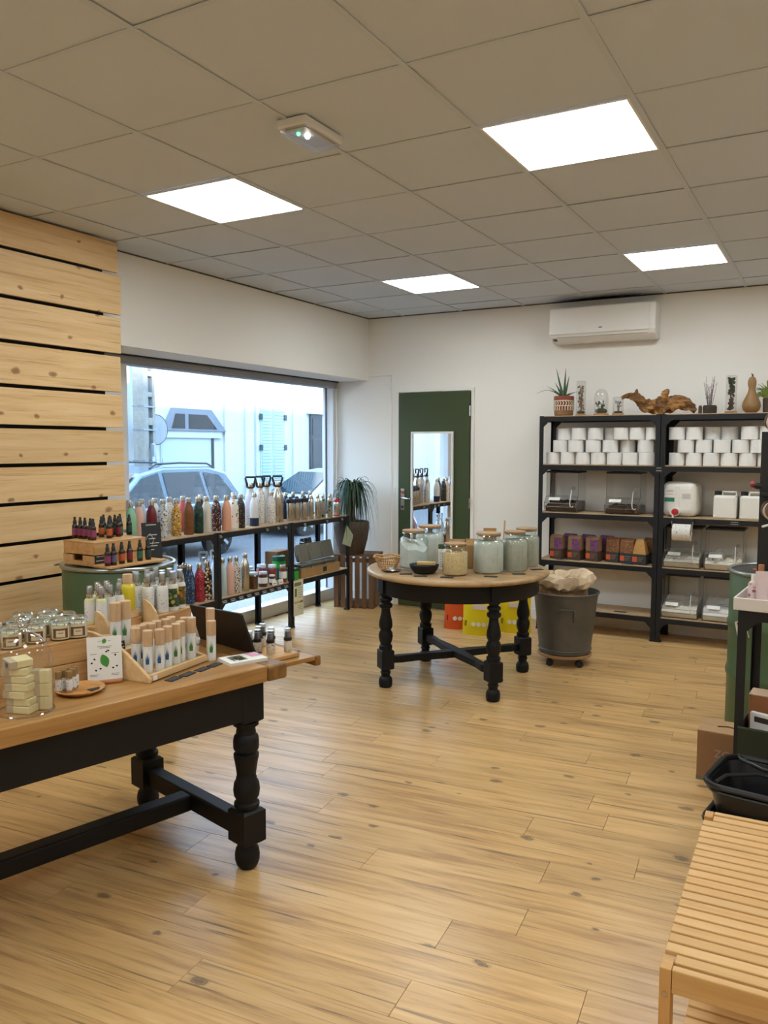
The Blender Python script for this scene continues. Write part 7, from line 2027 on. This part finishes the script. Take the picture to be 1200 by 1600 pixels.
# on the drum: turned wooden pieces
dp2 = thing('terracotta_saucer', 'orange brown saucer on the lid of the rack side drum', 'saucer', (-0.33, 4.80, 0.8735), 0)
MB().lathe([(0, 0), (0.055, 0), (0.068, 0.014), (0.064, 0.015), (0.052, 0.005), (0, 0.005)], 30).build('dish', mat('saucer_clay', '#a85a30', 0.6), dp2)
for k, (x, y) in enumerate(((-0.362, 4.775), (-0.318, 4.835), (-0.285, 4.79))):
    t = thing('wooden_pestle', '%s small turned wooden brush handle on the drum saucer, counted from the racks' % ORD[k].capitalize(), 'brush handle', (x, y, 0.8795), 0, 'turned wooden pieces on the drum')
    MB().lathe([(0, 0), (0.019, 0), (0.020, 0.005), (0.014, 0.010), (0.0125, 0.015), (0.0125, 0.050), (0.010, 0.054), (0, 0.055)], 18).build('handle', mat('pestle_wood', '#b07a44', 0.5), t)

# inside the rack table
gb = thing('green_bin', 'dark green storage bin on the lower shelf of the rack table', 'storage bin', (-0.335, 3.645, 0.1205), math.radians(-4))
W3, D3, H3 = 0.62, 0.32, 0.255
q = MB(); q.box(0, W3, 0, D3, 0, 0.006).box(0, W3, 0, 0.006, 0.006, H3).box(0, W3, D3-0.006, D3, 0.006, H3).box(0, 0.006, 0.006, D3-0.006, 0.006, H3).box(W3-0.006, W3, 0.006, D3-0.006, 0.006, H3)
q.build('bin_walls', mat('bin_dark_green', '#20281a', 0.6), gb, bev=0.001)
MB().box(-0.002, W3+0.002, -0.003, 0.0, H3-0.006, H3+0.002).build('rim', mat('bin_rim', '#3a4a3a', 0.5), gb)
c2 = thing('cardboard_box', 'orange brown cardboard box standing inside the dark green bin', 'box', (-0.31, 3.80, 0.128), math.radians(-4))
MB().box(0, 0.30, 0, 0.11, 0, 0.345).build('carton', mat('cardboard_orange', '#9a6440', 0.85), c2, bev=0.002)
MB().box(-0.001, 0.301, -0.001, 0.111, 0.346, 0.350).build('carton_lid', mat('cardboard_pale', '#c0a488', 0.85), c2)
wp = thing('white_packet', 'white packet with dark print sticking out of the green bin', 'packet', (-0.255, 3.705, 0.128), math.radians(-20))
MB().box(-0.04, 0.10, -0.012, 0.012, 0, 0.30).build('packet', M_PAPER, wp, bev=0.004)
MB().box(-0.02, 0.07, -0.0135, -0.012, 0.262, 0.285).build('dark_print', mat('print_dark', '#3a2a28', 0.7), wp)
pf = thing('folded_flyer', 'red and white flyer corner sticking out between rack posts', 'flyer', (-0.372, 3.86, 0.655), 0.2)
q = MB(); q.T = Matrix(((1, 0, 0, 0), (0, 0, -1, 0), (0, 1, 0, 0), (0, 0, 0, 1)))
q.prism([(-0.012, 0.12), (0.012, 0.0), (0.035, 0.06), (0.02, 0.13)], -0.001, 0.001); q.build('paper', M_PAPER, pf)
q = MB(); q.T = Matrix(((1, 0, 0, 0), (0, 0, -1, 0), (0, 1, 0, 0), (0, 0, 0, 1)))
q.prism([(-0.004, 0.118), (0.012, 0.06), (0.03, 0.075), (0.02, 0.125)], 0.0012, 0.0022); q.build('red_print', mat('flyer_red', '#b03a30', 0.6), pf)
MB().tube([(0.02, 0.01, 0.22), (0.03, 0.012, 0.12), (0.05, 0.015, 0.05)], 0.002, 5).build('tie_string', M_WHITE, pf)

# cardboard box on the floor
bx = thing('shipping_box', 'closed cardboard box with grey lettering on the floor beside the rack table', 'box', (-0.535, 3.945, 0), math.radians(-2))
MB().box(0, 0.42, 0, 0.19, 0, 0.232).build('carton', M_CARD, bx, bev=0.003)
MB().box(0, 0.42, 0, 0.094, 0.2325, 0.2365).build('flap', mat('cardboard_light', '#b08c62', 0.85), bx)
MB().box(0, 0.42, 0.096, 0.19, 0.2325, 0.2365).build('flap', mat('cardboard_light', '#b08c62', 0.85), bx)
q = MB(); q.tube([(0.075, 0.085, 0.2375), (0.12, 0.105, 0.2375), (0.165, 0.085, 0.2375)], 0.003, 4); q.build('thumb_cut', mat('cut_dark', '#2a1c12', 0.9), bx)
link('lettering', text_mesh('lettering', 'ZOO', 0.050, mat('print_grey_box', '#a39488', 0.8), 0.0008, 'LEFT'), bx, (0.075, -0.0006, 0.135), rot=(PI/2, 0, 0))
MB().box(-0.0005, 0.4205, -0.0005, 0.1905, 0.0, 0.018).build('bottom_band', mat('box_band', '#6a6a58', 0.85), bx)

# black shopping baskets, one in another
def rrect(hx_, hy_, r, n=6):
    out = []
    for cx, cy, a0 in ((hx_-r, hy_-r, 0), (-hx_+r, hy_-r, PI/2), (-hx_+r, -hy_+r, PI), (hx_-r, -hy_+r, 3*PI/2)):
        for k in range(n+1):
            a_ = a0+PI/2*k/n
            out.append((cx+r*math.cos(a_), cy+r*math.sin(a_)))
    return out
M_BASK = mat('basket_black', '#0e0e10', 0.32, spec=0.5)
def basket(label, loc, rz):
    t = thing('shopping_basket', label, 'basket', loc, rz, 'black shopping baskets')
    levels = [(0.185, 0.125, 0.0), (0.19, 0.13, 0.01), (0.225, 0.165, 0.195), (0.227, 0.167, 0.20)]
    rings = [[(x, y, z) for x, y in rrect(a_, b_, 0.07)] for a_, b_, z in levels]
    inner = [[(x, y, z+(0.008 if i == 0 else 0)) for x, y in rrect(a_-0.005, b_-0.005, 0.068)] for i, (a_, b_, z) in enumerate(levels)]
    n = len(rings[0]); V = sum(rings, []) ; Fc = []
    for i in range(3):
        Fc += [(i*n+k, i*n+(k+1) % n, (i+1)*n+(k+1) % n, (i+1)*n+k) for k in range(n)]
    Fc.append(tuple(range(n))[::-1])
    o = len(V); V += sum(inner[::-1], [])
    for i in range(3):
        Fc += [(o+i*n+k, o+i*n+(k+1) % n, o+(i+1)*n+(k+1) % n, o+(i+1)*n+k) for k in range(n)]
    Fc.append(tuple(range(o+3*n, o+4*n)))
    Fc += [(3*n+k, 3*n+(k+1) % n, o+(k+1) % n, o+k) for k in range(n)]
    q = MB(); q.add(V, Fc, 0, True); q.build('basket_body', M_BASK, t)
    MB().tube([(x, y, 0.205) for x, y in rrect(0.236, 0.176, 0.075)], 0.011, 8, closed=True).build('rim', M_BASK, t)
    MB().tube([(x, y, 0.182) for x, y in rrect(0.230, 0.170, 0.072)], 0.006, 6, closed=True).build('lower_rim', M_BASK, t)
    for s in (-1, 1):
        MB().tube([(-0.19, s*0.165, 0.215), (-0.17, s*0.10, 0.225), (-0.08, s*0.03, 0.228), (0.08, s*0.03, 0.228), (0.17, s*0.10, 0.225), (0.19, s*0.165, 0.215)], 0.007, 8).build('carry_handle', M_BASK, t)
    return t
basket('lower black shopping basket on the floor behind the slatted bench', (-0.135, 3.165, 0.0), math.radians(-8))
basket('upper black shopping basket stacked behind the slatted bench', (-0.135, 3.165, 0.142), math.radians(-8))
